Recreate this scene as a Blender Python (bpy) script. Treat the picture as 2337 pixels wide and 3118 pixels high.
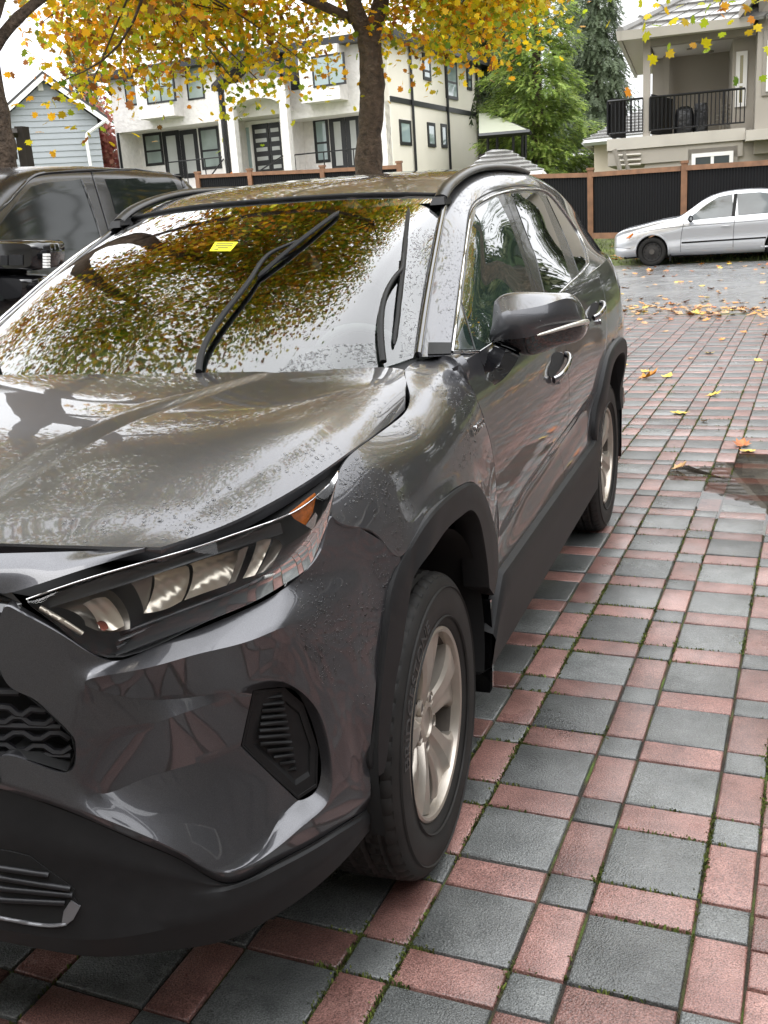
import bpy, bmesh, math, random
import numpy as np
from mathutils import Vector, Matrix
from mathutils.bvhtree import BVHTree
random.seed(7); np.random.seed(7)
for o in list(bpy.data.objects): bpy.data.objects.remove(o)
scene = bpy.context.scene
COL = scene.collection
R_ = math.radians

# ------------------------------------------------------------------ camera
# world frame: the SUV's front axle is the origin, +X its left side, +Y its tail, Z up, metres
CAM = np.array([1.58484669, -2.02190606, 1.49812809]); FPX = 3070.2; PW, PH = 2337.0, 3118.0
RC = np.array([[0.93650211, 0.34453237, -0.06527818], [0.03774938, -0.28412904, -0.95804263], [-0.34862412, 0.89474473, -0.27909333]])
cam = bpy.data.cameras.new('camera'); camo = bpy.data.objects.new('camera', cam); COL.objects.link(camo)
cam.sensor_fit = 'VERTICAL'; cam.sensor_height = 36.0; cam.lens = FPX / PH * 36.0
cam.clip_start = 0.05; cam.clip_end = 900.0
m = Matrix.Identity(4)
for i in range(3):
    m[i][0] = RC[0][i]; m[i][1] = -RC[1][i]; m[i][2] = -RC[2][i]; m[i][3] = CAM[i]
camo.matrix_world = m
scene.camera = camo

# ------------------------------------------------------------------ sky, sun, exposure
SUN_EL, SUN_ROT = R_(48), R_(200)
W = bpy.data.worlds.new("World"); scene.world = W; W.use_nodes = True
nt = W.node_tree; nt.nodes.clear()
N = nt.nodes.new; L = nt.links.new
sky = N('ShaderNodeTexSky'); sky.sky_type = 'NISHITA'; sky.sun_disc = False
sky.sun_elevation = SUN_EL; sky.sun_rotation = SUN_ROT; sky.dust_density = 3.0
hsv = N('ShaderNodeHueSaturation'); hsv.inputs['Saturation'].default_value = 0.12; hsv.inputs['Value'].default_value = 1.0
L(sky.outputs[0], hsv.inputs['Color'])
# overcast sheet: brighter towards the zenith, with soft cloud structure
geo = N('ShaderNodeTexCoord'); sep = N('ShaderNodeSeparateXYZ'); L(geo.outputs['Generated'], sep.inputs[0])
mr = N('ShaderNodeMapRange'); mr.inputs[1].default_value = 0; mr.inputs[2].default_value = 1; mr.inputs[3].default_value = 13.0; mr.inputs[4].default_value = 39
L(sep.outputs['Z'], mr.inputs[0])
no = N('ShaderNodeTexNoise'); no.inputs['Scale'].default_value = 2.2; no.inputs['Detail'].default_value = 5
L(geo.outputs['Generated'], no.inputs['Vector'])
mr2 = N('ShaderNodeMapRange'); mr2.inputs[1].default_value = .3; mr2.inputs[2].default_value = .7; mr2.inputs[3].default_value = .8; mr2.inputs[4].default_value = 1.15
L(no.outputs['Fac'], mr2.inputs[0])
mu = N('ShaderNodeMath'); mu.operation = 'MULTIPLY'; L(mr.outputs[0], mu.inputs[0]); L(mr2.outputs[0], mu.inputs[1])
cmb = N('ShaderNodeCombineColor')
for ch, k in (('Red', .985), ('Green', 1.0), ('Blue', 1.03)):
    q = N('ShaderNodeMath'); q.operation = 'MULTIPLY'; q.inputs[1].default_value = k; L(mu.outputs[0], q.inputs[0]); L(q.outputs[0], cmb.inputs[ch])
mx = N('ShaderNodeMix'); mx.data_type = 'RGBA'; mx.inputs[0].default_value = .85
L(hsv.outputs[0], mx.inputs[6]); L(cmb.outputs[0], mx.inputs[7])
bg = N('ShaderNodeBackground'); bg.inputs['Strength'].default_value = 0.11; L(mx.outputs[2], bg.inputs['Color'])
wo = N('ShaderNodeOutputWorld'); L(bg.outputs[0], wo.inputs['Surface'])
sun = bpy.data.lights.new('sun', 'SUN'); sun.energy = 0.6; sun.angle = R_(30); sun.color = (1, .97, .93)
suno = bpy.data.objects.new('sun', sun); COL.objects.link(suno)
suno.rotation_euler = (R_(90) - SUN_EL, 0, R_(180) - SUN_ROT)
suno.location = (0, 0, 40)
vs = scene.view_settings; vs.view_transform = 'Standard'; vs.look = 'None'; vs.gamma = 1; vs.use_curve_mapping = False
vs.exposure = 0.32
scene.render.engine = 'CYCLES'

# ------------------------------------------------------------------ helpers
def ray(x, y): return RC.T @ np.array([(x - PW / 2) / FPX, (y - PH / 2) / FPX, 1.0])
def px(x, y, X=None, Y=None, Z=None):
    """point of the photograph brought to a known plane of the place"""
    d = ray(x, y)
    ax, v = (0, X) if X is not None else (1, Y) if Y is not None else (2, Z)
    return CAM + (v - CAM[ax]) / d[ax] * d
def pd(x, y, dist):
    d = ray(x, y); return CAM + d * (dist / math.hypot(d[0], d[1]))
def bodyF(P, ins):
    a = .93 - ins; b = 1.03 - ins
    yy = max(0.0, (.10 - P[1]) / b)
    return (abs(P[0]) / a) ** 3.2 + yy ** 2.6 - 1
def pb(x, y, ins=0.0):
    """point on the nose's plan curve, inset by ins"""
    d = ray(x, y); t0 = None
    for t in np.arange(.6, 5, .02):
        f = bodyF(CAM + t * d, ins)
        if f <= 0:
            a, b = t - .02, t
            for _ in range(30):
                mm = (a + b) / 2
                if bodyF(CAM + mm * d, ins) > 0: a = mm
                else: b = mm
            return CAM + a * d
    raise ValueError((x, y, ins))

def natspline(t, P, q):
    n = len(t); P = np.asarray(P, float)
    if n == 2: return P[0] + (q[:, None] - t[0]) / (t[1] - t[0]) * (P[1] - P[0])
    h = np.diff(t); A = np.zeros((n, n)); B = np.zeros((n, P.shape[1])); A[0, 0] = A[-1, -1] = 1
    for i in range(1, n - 1):
        A[i, i - 1] = h[i - 1]; A[i, i] = 2 * (h[i - 1] + h[i]); A[i, i + 1] = h[i]
        B[i] = 6 * ((P[i + 1] - P[i]) / h[i] - (P[i] - P[i - 1]) / h[i - 1])
    M = np.linalg.solve(A, B)
    k = np.clip(np.searchsorted(t, q, side='right') - 1, 0, n - 2)
    a = (t[k + 1] - q)[:, None]; b = (q - t[k])[:, None]; hh = h[k][:, None]
    return (M[k] * a ** 3 + M[k + 1] * b ** 3) / (6 * hh) + (P[k] / hh - M[k] * hh / 6) * a + (P[k + 1] / hh - M[k + 1] * hh / 6) * b
def curve(P, n, closed=False):
    P = np.asarray(P, float)
    if closed: P = np.vstack([P[-3:], P, P[:3]])
    t = np.r_[0, np.cumsum(np.linalg.norm(np.diff(P, axis=0), axis=1) ** .5)]
    if closed:
        lo, hi = t[3], t[-3]; q = np.linspace(lo, hi, n, endpoint=False)
    else: q = np.linspace(0, t[-1], n)
    return natspline(t, P, q)
def _dir(G, n, br):
    """upsample grid G (R,C,3) along axis 0; br: rows where the surface may crease"""
    ch = np.linalg.norm(np.diff(G, axis=0), axis=2).mean(1) + 1e-6
    t = np.r_[0, np.cumsum(ch)]
    cuts = [0] + sorted(br) + [len(t) - 1]; out = []
    for a, b in zip(cuts[:-1], cuts[1:]):
        m_ = max(2, int(round(n * (t[b] - t[a]) / t[-1]))) + 1
        q = np.linspace(t[a], t[b], m_)
        S = np.stack([natspline(t[a:b + 1], G[a:b + 1, c], q) for c in range(G.shape[1])], 1)
        out.append(S if a == 0 else S[1:])
    return np.concatenate(out, 0)
def loft(G, nu, nv, bu=(), bv=()):
    G = np.asarray(G, float)
    S = _dir(G, nu, list(bu))
    return _dir(S.transpose(1, 0, 2), nv, list(bv)).transpose(1, 0, 2)

class MB:
    def __init__(s): s.v = []; s.f = []; s.mi = []
    def add(s, V, F, mi=0):
        b = len(s.v); s.v += [tuple(map(float, p)) for p in V]
        s.f += [tuple(b + i for i in f) for f in F]; s.mi += [mi] * len(F); return b
    def grid(s, S, flip=False, cu=False, cv=False, mask=None, mi=0):
        nu, nv = S.shape[:2]; F = []
        for i in range(nu if cu else nu - 1):
            for j in range(nv if cv else nv - 1):
                if mask is not None and not mask(S[i, j], S[(i + 1) % nu, j], S[(i + 1) % nu, (j + 1) % nv], S[i, (j + 1) % nv]): continue
                f = (i * nv + j, ((i + 1) % nu) * nv + j, ((i + 1) % nu) * nv + (j + 1) % nv, i * nv + (j + 1) % nv)
                F.append(f[::-1] if flip else f)
        s.add(S.reshape(-1, 3), F, mi)
    def box(s, lo, hi, M=None, mi=0):
        V = [(x, y, z) for x in (lo[0], hi[0]) for y in (lo[1], hi[1]) for z in (lo[2], hi[2])]
        if M is not None: V = [tuple(M @ Vector(p)) for p in V]
        s.add(V, [(0, 1, 3, 2), (4, 6, 7, 5), (0, 4, 5, 1), (2, 3, 7, 6), (0, 2, 6, 4), (1, 5, 7, 3)], mi)
    def hexa(s, q, mi=0):
        """8 points: bottom ring 0-3, top ring 4-7"""
        s.add(q, [(3, 2, 1, 0), (4, 5, 6, 7), (0, 1, 5, 4), (1, 2, 6, 5), (2, 3, 7, 6), (3, 0, 4, 7)], mi)
    def tube(s, P, r, n=8, cap=True, sx=1.0, up=None, mi=0):
        P = np.asarray(P, float); k = len(P); r = np.broadcast_to(np.asarray(r, float), (k,))
        T = np.gradient(P, axis=0); T /= np.linalg.norm(T, axis=1)[:, None] + 1e-12
        u = np.array(up if up is not None else ((0, 0, 1) if abs(T[0][2]) < .9 else (1, 0, 0)), float)
        rings = []
        for i in range(k):
            a = np.cross(T[i], u); a /= np.linalg.norm(a) + 1e-12; b = np.cross(a, T[i])
            if up is None: u = b
            th = np.linspace(0, 2 * math.pi, n, endpoint=False)
            rings.append(P[i] + r[i] * (np.cos(th)[:, None] * a * sx + np.sin(th)[:, None] * b))
        S = np.array(rings); base = len(s.v); s.grid(S, cv=True, mi=mi)
        if cap:
            s.f.append(tuple(base + i for i in range(n))[::-1]); s.f.append(tuple(base + (k - 1) * n + i for i in range(n))); s.mi += [mi, mi]
    def lathe(s, prof, n=48, a0=0, a1=2 * math.pi, mi=0):
        """prof: (r, h) pairs; axis = +X"""
        full = abs(a1 - a0 - 2 * math.pi) < 1e-6
        th = np.linspace(a0, a1, n, endpoint=not full)
        S = np.array([[(h, r * math.cos(t), r * math.sin(t)) for t in th] for r, h in prof])
        s.grid(S, cv=full, mi=mi)
    def build(s, name, mats, parent=None, smooth=None, loc=None):
        me = bpy.data.meshes.new(name); me.from_pydata(s.v, [], s.f)
        if not isinstance(mats, (list, tuple)): mats = [mats]
        for mt in mats: me.materials.append(mt)
        if len(mats) > 1: me.polygons.foreach_set('material_index', s.mi)
        me.update(); return link(name, me, parent, smooth)
def link(name, me, parent=None, smooth=None):
    if smooth is not None:
        me.polygons.foreach_set('use_smooth', [True] * len(me.polygons))
        try: me.set_sharp_from_angle(angle=R_(smooth))
        except Exception: pass
    o = bpy.data.objects.new(name, me); COL.objects.link(o)
    if parent is not None: o.parent = parent
    return o
def empty(name, loc=(0, 0, 0), label=None, cat=None, group=None, rz=0):
    o = bpy.data.objects.new(name, None); COL.objects.link(o); o.location = loc; o.rotation_euler = (0, 0, rz)
    o.empty_display_size = .2
    tag(o, label, cat, group); return o
def tag(o, label=None, cat=None, group=None, kind=None):
    if label: o['label'] = label
    if cat: o['category'] = cat
    if group: o['group'] = group
    if kind: o['kind'] = kind
    return o
def mirror_copy(o, parent=None, name=None):
    me = o.data.copy(); me.transform(Matrix.Diagonal((-1, 1, 1, 1))); me.flip_normals()
    c = bpy.data.objects.new(name or o.name.split('.')[0], me); COL.objects.link(c); c.parent = parent or o.parent
    for k in ('kind', 'label'):
        if k in o: c[k] = o[k]
    return c
def finish_panel(o, gap=.002, depth=.018, roundr=.003, smooth=28):
    """pull the open edge in by the shut-line gap and roll it inwards"""
    bm = bmesh.new(); bm.from_mesh(o.data); bmesh.ops.remove_doubles(bm, verts=bm.verts, dist=1e-5)
    bmesh.ops.recalc_face_normals(bm, faces=bm.faces)
    c = Vector((0, 1.3, .7))
    if sum((f.calc_center_median() - c).dot(f.normal) * f.calc_area() for f in bm.faces) < 0: bmesh.ops.reverse_faces(bm, faces=bm.faces)
    bm.normal_update()
    be = [e for e in bm.edges if e.is_boundary]; bv = {v for e in be for v in e.verts}
    mv = {}
    for v in bv:
        n = v.normal; d = Vector((0, 0, 0))
        for f in v.link_faces: d += (f.calc_center_median() - v.co).normalized()
        es = [e for e in v.link_edges if e.is_boundary]
        if len(es) == 2:
            t = (es[0].other_vert(v).co - es[1].other_vert(v).co)
            if t.length > 1e-9:
                t.normalize(); d -= t * d.dot(t)
        d -= n * d.dot(n)
        if d.length > 1e-6: d.normalize()
        mv[v] = (d.copy(), n.copy())
    for v, (d, n) in mv.items(): v.co += d * gap
    r = bmesh.ops.extrude_edge_only(bm, edges=be)
    nv = [g for g in r['geom'] if isinstance(g, bmesh.types.BMVert)]
    from mathutils.kdtree import KDTree
    kd = KDTree(len(mv)); key = list(mv.keys())
    for i, v in enumerate(key): kd.insert(v.co, i)
    kd.balance()
    for v in nv:
        _, i, _ = kd.find(v.co); d, n = mv[key[i]]; v.co += -d * roundr * .6 - n * roundr
    be2 = [e for e in bm.edges if e.is_boundary]
    dn = {}
    for v in nv:
        _, i, _ = kd.find(v.co); dn[v.index] = None
    r2 = bmesh.ops.extrude_edge_only(bm, edges=be2)
    nv2 = [g for g in r2['geom'] if isinstance(g, bmesh.types.BMVert)]
    for v in nv2:
        _, i, _ = kd.find(v.co); d, n = mv[key[i]]; v.co -= n * depth
    bmesh.ops.recalc_face_normals(bm, faces=bm.faces)
    s_ = sum((f.calc_center_median() - c).dot(f.normal) * f.calc_area() for f in bm.faces)
    if s_ < 0: bmesh.ops.reverse_faces(bm, faces=bm.faces)
    bm.to_mesh(o.data); bm.free()
    o.data.polygons.foreach_set('use_smooth', [True] * len(o.data.polygons)); o.data.set_sharp_from_angle(angle=R_(smooth)); o.data.update()

# ------------------------------------------------------------------ materials
def mat(name, col=(.5, .5, .5), rough=.5, metal=0, spec=.5, coat=0, coat_r=.03, noise=None, bump=None, emit=None, sheen=0):
    """noise=(scale, amount, detail): value variation; bump=(scale, strength, distance)"""
    mt = bpy.data.materials.new(name); mt.use_nodes = True; t = mt.node_tree; b = t.nodes['Principled BSDF']
    b.inputs['Base Color'].default_value = (*col, 1); b.inputs['Roughness'].default_value = rough; b.inputs['Metallic'].default_value = metal
    b.inputs['Specular IOR Level'].default_value = spec; b.inputs['Coat Weight'].default_value = coat; b.inputs['Coat Roughness'].default_value = coat_r
    tc = t.nodes.new('ShaderNodeTexCoord')
    if noise:
        n = t.nodes.new('ShaderNodeTexNoise'); n.inputs['Scale'].default_value = noise[0]; n.inputs['Detail'].default_value = noise[2] if len(noise) > 2 else 4
        t.links.new(tc.outputs['Object'], n.inputs['Vector'])
        r = t.nodes.new('ShaderNodeMapRange'); r.inputs[1].default_value = .25; r.inputs[2].default_value = .75; r.inputs[3].default_value = 1 - noise[1]; r.inputs[4].default_value = 1 + noise[1]
        t.links.new(n.outputs['Fac'], r.inputs[0])
        mm = t.nodes.new('ShaderNodeMix'); mm.data_type = 'RGBA'; mm.blend_type = 'MULTIPLY'; mm.inputs[0].default_value = 1
        mm.inputs[6].default_value = (*col, 1); t.links.new(r.outputs[0], mm.inputs[7]); t.links.new(mm.outputs[2], b.inputs['Base Color'])
    if bump:
        n = t.nodes.new('ShaderNodeTexNoise'); n.inputs['Scale'].default_value = bump[0]; n.inputs['Detail'].default_value = 6
        t.links.new(tc.outputs['Object'], n.inputs['Vector'])
        bp = t.nodes.new('ShaderNodeBump'); bp.inputs['Strength'].default_value = bump[1]; bp.inputs['Distance'].default_value = bump[2] if len(bump) > 2 else .002
        t.links.new(n.outputs['Fac'], bp.inputs['Height']); t.links.new(bp.outputs[0], b.inputs['Normal'])
    if emit: b.inputs['Emission Color'].default_value = (*emit[:3], 1); b.inputs['Emission Strength'].default_value = emit[3]
    return mt
def nodes(mt): return mt.node_tree, mt.node_tree.nodes['Principled BSDF']
def glassy(name, tint, refl=1.0, rough=0.0, ior=1.5, rain=0.0):
    """a pane: clear (tinted) transmission plus the reflection of both faces"""
    mt = bpy.data.materials.new(name); mt.use_nodes = True; t = mt.node_tree; t.nodes.clear(); NN = t.nodes.new
    tr = NN('ShaderNodeBsdfTransparent'); tr.inputs[0].default_value = (*tint, 1)
    gl = NN('ShaderNodeBsdfGlossy'); gl.inputs['Roughness'].default_value = rough
    fr = NN('ShaderNodeFresnel'); fr.inputs[0].default_value = ior
    k = NN('ShaderNodeMath'); k.operation = 'MULTIPLY'; k.inputs[1].default_value = refl; k.use_clamp = True
    mxs = NN('ShaderNodeMixShader'); out = NN('ShaderNodeOutputMaterial')
    t.links.new(fr.outputs[0], k.inputs[0]); t.links.new(k.outputs[0], mxs.inputs[0])
    t.links.new(tr.outputs[0], mxs.inputs[1]); t.links.new(gl.outputs[0], mxs.inputs[2]); t.links.new(mxs.outputs[0], out.inputs[0])
    if rain:
        tc = NN('ShaderNodeTexCoord'); v = NN('ShaderNodeTexVoronoi'); v.inputs['Scale'].default_value = rain
        t.links.new(tc.outputs['Object'], v.inputs['Vector'])
        r = NN('ShaderNodeMapRange'); r.inputs[1].default_value = 0; r.inputs[2].default_value = .3; r.inputs[3].default_value = 1; r.inputs[4].default_value = 0
        t.links.new(v.outputs['Distance'], r.inputs[0])
        b = NN('ShaderNodeBump'); b.inputs['Strength'].default_value = .35; b.inputs['Distance'].default_value = .003
        t.links.new(r.outputs[0], b.inputs['Height']); t.links.new(b.outputs[0], gl.inputs['Normal'])
    return mt
M = {}
def paint(name, col, metal, rough, coat_r=.012, drops=True):
    mt = mat(name, col, rough, metal, .5, 1.0, coat_r); t, b = nodes(mt); NN = t.nodes.new
    tc = [n for n in t.nodes if n.type == 'TEX_COORD'][0]
    # faint metallic flake
    n = NN('ShaderNodeTexNoise'); n.inputs['Scale'].default_value = 900; t.links.new(tc.outputs['Object'], n.inputs['Vector'])
    r = NN('ShaderNodeMapRange'); r.inputs[1].default_value = .3; r.inputs[2].default_value = .7; r.inputs[3].default_value = .75; r.inputs[4].default_value = 1.3; t.links.new(n.outputs['Fac'], r.inputs[0])
    mm = NN('ShaderNodeMix'); mm.data_type = 'RGBA'; mm.blend_type = 'MULTIPLY'; mm.inputs[0].default_value = 1; mm.inputs[6].default_value = (*col, 1)
    t.links.new(r.outputs[0], mm.inputs[7]); t.links.new(mm.outputs[2], b.inputs['Base Color'])
    if drops:
        v = NN('ShaderNodeTexVoronoi'); v.inputs['Scale'].default_value = 95; v.inputs['Randomness'].default_value = 1
        t.links.new(tc.outputs['Object'], v.inputs['Vector'])
        rr = NN('ShaderNodeMapRange'); rr.inputs[1].default_value = 0; rr.inputs[2].default_value = .28; rr.inputs[3].default_value = 1; rr.inputs[4].default_value = 0
        t.links.new(v.outputs['Distance'], rr.inputs[0])
        pn = NN('ShaderNodeTexNoise'); pn.inputs['Scale'].default_value = 5; pn.inputs['Detail'].default_value = 4; t.links.new(tc.outputs['Object'], pn.inputs['Vector'])
        pr = NN('ShaderNodeMapRange'); pr.inputs[1].default_value = .46; pr.inputs[2].default_value = .6; t.links.new(pn.outputs['Fac'], pr.inputs[0])
        sel = NN('ShaderNodeMath'); sel.operation = 'GREATER_THAN'; sel.inputs[1].default_value = .45; t.links.new(v.outputs['Color'], sel.inputs[0])
        q = NN('ShaderNodeMath'); q.operation = 'MULTIPLY'; t.links.new(rr.outputs[0], q.inputs[0]); t.links.new(sel.outputs[0], q.inputs[1])
        q2 = NN('ShaderNodeMath'); q2.operation = 'MULTIPLY'; t.links.new(q.outputs[0], q2.inputs[0]); t.links.new(pr.outputs[0], q2.inputs[1])
        bp = NN('ShaderNodeBump'); bp.inputs['Strength'].default_value = .25; bp.inputs['Distance'].default_value = .004
        t.links.new(q2.outputs[0], bp.inputs['Height']); t.links.new(bp.outputs[0], b.inputs['Coat Normal'])
    return mt
M['paint'] = paint('grey_paint', (.074, .074, .080), .72, .35, .025, False)
M['trim'] = mat('black_trim', (.015, .015, .0155), .5, spec=.25, noise=(30, .15), bump=(600, .25, .0006))
M['gloss_black'] = mat('gloss_black', (.006, .006, .007), .08, coat=1)
M['rubber'] = mat('rubber', (.020, .019, .018), .6, spec=.25, noise=(14, .25), bump=(220, .2, .001))
M['seal'] = mat('rubber_seal', (.008, .008, .008), .5, spec=.2)
M['dark'] = mat('dark_liner', (.006, .006, .006), .9)
M['rim'] = mat('alloy_rim', (.42, .38, .33), .34, .7, noise=(9, .25), bump=(60, .1, .001))
M['chrome'] = mat('chrome', (.6, .6, .6), .2, 1.0, noise=(20, .1))
M['glass'] = glassy('windshield_glass', (.80, .88, .82), 2.6, rough=.02)
M['side_glass'] = glassy('side_glass', (.55, .66, .60), 1.7)
M['privacy'] = glassy('privacy_glass', (.10, .10, .10), 1.6)
M['lens'] = glassy('lens_plastic', (.94, .95, .95), 1.1, ior=1.42)
M['reflector'] = mat('reflector', (.75, .74, .72), .08, 1.0)
M['lampback'] = mat('lamp_housing', (.085, .085, .088), .35)
M['amber'] = mat('amber_lens', (.46, .12, .012), .25, coat=.5, noise=(120, .4))
M['interior'] = mat('interior_grey', (.05, .055, .052), .7)
M['seat'] = mat('seat_cloth', (.05, .05, .05), .8)
# ================================================================== ground, driveway, road
UNIT, QX, QY, YAW, SR = .33764292, -3.4147744, 1.20118782, .04311272, .3357
cy_, sy_ = math.cos(YAW), math.sin(YAW)
def pav(u, v):
    dx, dy = (u - QX) * UNIT, (v - QY) * UNIT
    return cy_ * dx + sy_ * dy, -sy_ * dx + cy_ * dy
def nodemat(name): 
    mt = bpy.data.materials.new(name); mt.use_nodes = True; return mt, mt.node_tree, mt.node_tree.nodes['Principled BSDF']
def wet_stone(name, c1, c2, fine=300, rough=(.30, .55), spec=.5, film=.16):
    """concrete with pitted grain, blotchy damp sheen and a shade of its own for each piece"""
    mt, t, b = nodemat(name); NN = t.nodes.new; LL = t.links.new
    g = NN('ShaderNodeNewGeometry'); oi = NN('ShaderNodeObjectInfo')
    ad = NN('ShaderNodeMath'); ad.operation = 'ADD'; LL(g.outputs['Random Per Island'], ad.inputs[0]); LL(oi.outputs['Random'], ad.inputs[1])
    fr = NN('ShaderNodeMath'); fr.operation = 'FRACT'; LL(ad.outputs[0], fr.inputs[0])
    n1 = NN('ShaderNodeTexNoise'); n1.inputs['Scale'].default_value = fine; n1.inputs['Detail'].default_value = 3; LL(g.outputs['Position'], n1.inputs['Vector'])
    n2 = NN('ShaderNodeTexNoise'); n2.inputs['Scale'].default_value = 9; n2.inputs['Detail'].default_value = 6; n2.inputs['Roughness'].default_value = .65; LL(g.outputs['Position'], n2.inputs['Vector'])
    n3 = NN('ShaderNodeTexVoronoi'); n3.inputs['Scale'].default_value = 190; LL(g.outputs['Position'], n3.inputs['Vector'])
    n4 = NN('ShaderNodeTexNoise'); n4.inputs['Scale'].default_value = 1.1; n4.inputs['Detail'].default_value = 3; LL(g.outputs['Position'], n4.inputs['Vector'])
    m1 = NN('ShaderNodeMix'); m1.data_type = 'RGBA'; m1.inputs[6].default_value = (*c1, 1); m1.inputs[7].default_value = (*c2, 1)
    s1 = NN('ShaderNodeMapRange'); s1.inputs[1].default_value = .3; s1.inputs[2].default_value = .7; LL(n2.outputs['Fac'], s1.inputs[0]); LL(s1.outputs[0], m1.inputs[0])
    k = NN('ShaderNodeMapRange'); k.inputs[1].default_value = .28; k.inputs[2].default_value = .72; k.inputs[3].default_value = .30; k.inputs[4].default_value = 1.75; LL(n1.outputs['Fac'], k.inputs[0])
    kk = NN('ShaderNodeMapRange'); kk.inputs[3].default_value = .66; kk.inputs[4].default_value = 1.32; LL(fr.outputs[0], kk.inputs[0])
    mu = NN('ShaderNodeMath'); mu.operation = 'MULTIPLY'; LL(k.outputs[0], mu.inputs[0]); LL(kk.outputs[0], mu.inputs[1])
    mm = NN('ShaderNodeMix'); mm.data_type = 'RGBA'; mm.blend_type = 'MULTIPLY'; mm.inputs[0].default_value = 1; LL(m1.outputs[2], mm.inputs[6]); LL(mu.outputs[0], mm.inputs[7])
    # old damp stains and scuffs of their own shape
    n6 = NN('ShaderNodeTexNoise'); n6.inputs['Scale'].default_value = 5.5; n6.inputs['Detail'].default_value = 9; n6.inputs['Roughness'].default_value = .72; LL(g.outputs['Position'], n6.inputs['Vector'])
    k6 = NN('ShaderNodeMapRange'); k6.inputs[1].default_value = .36; k6.inputs[2].default_value = .60; k6.inputs[3].default_value = .66; k6.inputs[4].default_value = 1.06; LL(n6.outputs['Fac'], k6.inputs[0])
    m6 = NN('ShaderNodeMix'); m6.data_type = 'RGBA'; m6.blend_type = 'MULTIPLY'; m6.inputs[0].default_value = 1; LL(mm.outputs[2], m6.inputs[6]); LL(k6.outputs[0], m6.inputs[7])
    LL(m6.outputs[2], b.inputs['Base Color'])
    r = NN('ShaderNodeMapRange'); r.inputs[1].default_value = .35; r.inputs[2].default_value = .68; r.inputs[3].default_value = rough[1]; r.inputs[4].default_value = rough[0]; LL(n4.outputs['Fac'], r.inputs[0])
    r2 = NN('ShaderNodeMapRange'); r2.inputs[3].default_value = -.08; r2.inputs[4].default_value = .08; LL(n2.outputs['Fac'], r2.inputs[0])
    ra = NN('ShaderNodeMath'); ra.operation = 'ADD'; LL(r.outputs[0], ra.inputs[0]); LL(r2.outputs[0], ra.inputs[1]); LL(ra.outputs[0], b.inputs['Roughness'])
    b.inputs['Specular IOR Level'].default_value = spec
    h = NN('ShaderNodeMath'); h.operation = 'ADD'; LL(n1.outputs['Fac'], h.inputs[0]); LL(n3.outputs['Distance'], h.inputs[1])
    bp = NN('ShaderNodeBump'); bp.inputs['Strength'].default_value = .55; bp.inputs['Distance'].default_value = .0022; LL(h.outputs[0], bp.inputs['Height']); LL(bp.outputs[0], b.inputs['Normal'])
    # a thin film of rain water, patchy
    n5 = NN('ShaderNodeTexNoise'); n5.inputs['Scale'].default_value = 2.6; n5.inputs['Detail'].default_value = 5; LL(g.outputs['Position'], n5.inputs['Vector'])
    fm = NN('ShaderNodeMapRange'); fm.inputs[1].default_value = .35; fm.inputs[2].default_value = .65; fm.inputs[3].default_value = .05; fm.inputs[4].default_value = .95; LL(n5.outputs['Fac'], fm.inputs[0]); LL(fm.outputs[0], b.inputs['Coat Weight'])
    b.inputs['Coat Roughness'].default_value = film; b.inputs['Coat IOR'].default_value = 1.36
    b2 = NN('ShaderNodeBump'); b2.inputs['Strength'].default_value = .40; b2.inputs['Distance'].default_value = .002; LL(n1.outputs['Fac'], b2.inputs['Height']); LL(b2.outputs[0], b.inputs['Coat Normal'])
    return mt
M['pgrey'] = wet_stone('paver_grey', (.080, .085, .083), (.135, .140, .136), rough=(.20, .44))
M['pred'] = wet_stone('paver_red', (.165, .080, .068), (.275, .150, .128), rough=(.22, .46))
# damp sand and moss in the joints
mt, t, b = nodemat('joint_sand'); NN = t.nodes.new; LL = t.links.new; g = NN('ShaderNodeNewGeometry')
n = NN('ShaderNodeTexNoise'); n.inputs['Scale'].default_value = 7; n.inputs['Detail'].default_value = 8; LL(g.outputs['Position'], n.inputs['Vector'])
cr = NN('ShaderNodeValToRGB'); e = cr.color_ramp.elements; e[0].position = .40; e[0].color = (.030, .024, .017, 1); e[1].position = .66; e[1].color = (.075, .115, .018, 1); q = cr.color_ramp.elements.new(.54); q.color = (.055, .050, .020, 1)
LL(n.outputs['Fac'], cr.inputs[0]); LL(cr.outputs[0], b.inputs['Base Color']); b.inputs['Roughness'].default_value = .9
n2 = NN('ShaderNodeTexNoise'); n2.inputs['Scale'].default_value = 160; n2.inputs['Detail'].default_value = 4; LL(g.outputs['Position'], n2.inputs['Vector'])
bp = NN('ShaderNodeBump'); bp.inputs['Strength'].default_value = 1; bp.inputs['Distance'].default_value = .008; LL(n2.outputs['Fac'], bp.inputs['Height']); LL(bp.outputs[0], b.inputs['Normal'])
M['joint'] = mt
M['asphalt'] = wet_stone('asphalt', (.165, .167, .168), (.225, .226, .225), 160, (.18, .38))
mt, t, b = nodemat('lawn'); NN = t.nodes.new; LL = t.links.new; g = NN('ShaderNodeNewGeometry')
n = NN('ShaderNodeTexNoise'); n.inputs['Scale'].default_value = 1.4; n.inputs['Detail'].default_value = 8; LL(g.outputs['Position'], n.inputs['Vector'])
cr = NN('ShaderNodeValToRGB'); e = cr.color_ramp.elements; e[0].position = .35; e[0].color = (.055, .062, .02, 1); e[1].position = .65; e[1].color = (.11, .135, .03, 1)
LL(n.outputs['Fac'], cr.inputs[0]); LL(cr.outputs[0], b.inputs['Base Color']); b.inputs['Roughness'].default_value = .9; M['lawn'] = mt

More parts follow.
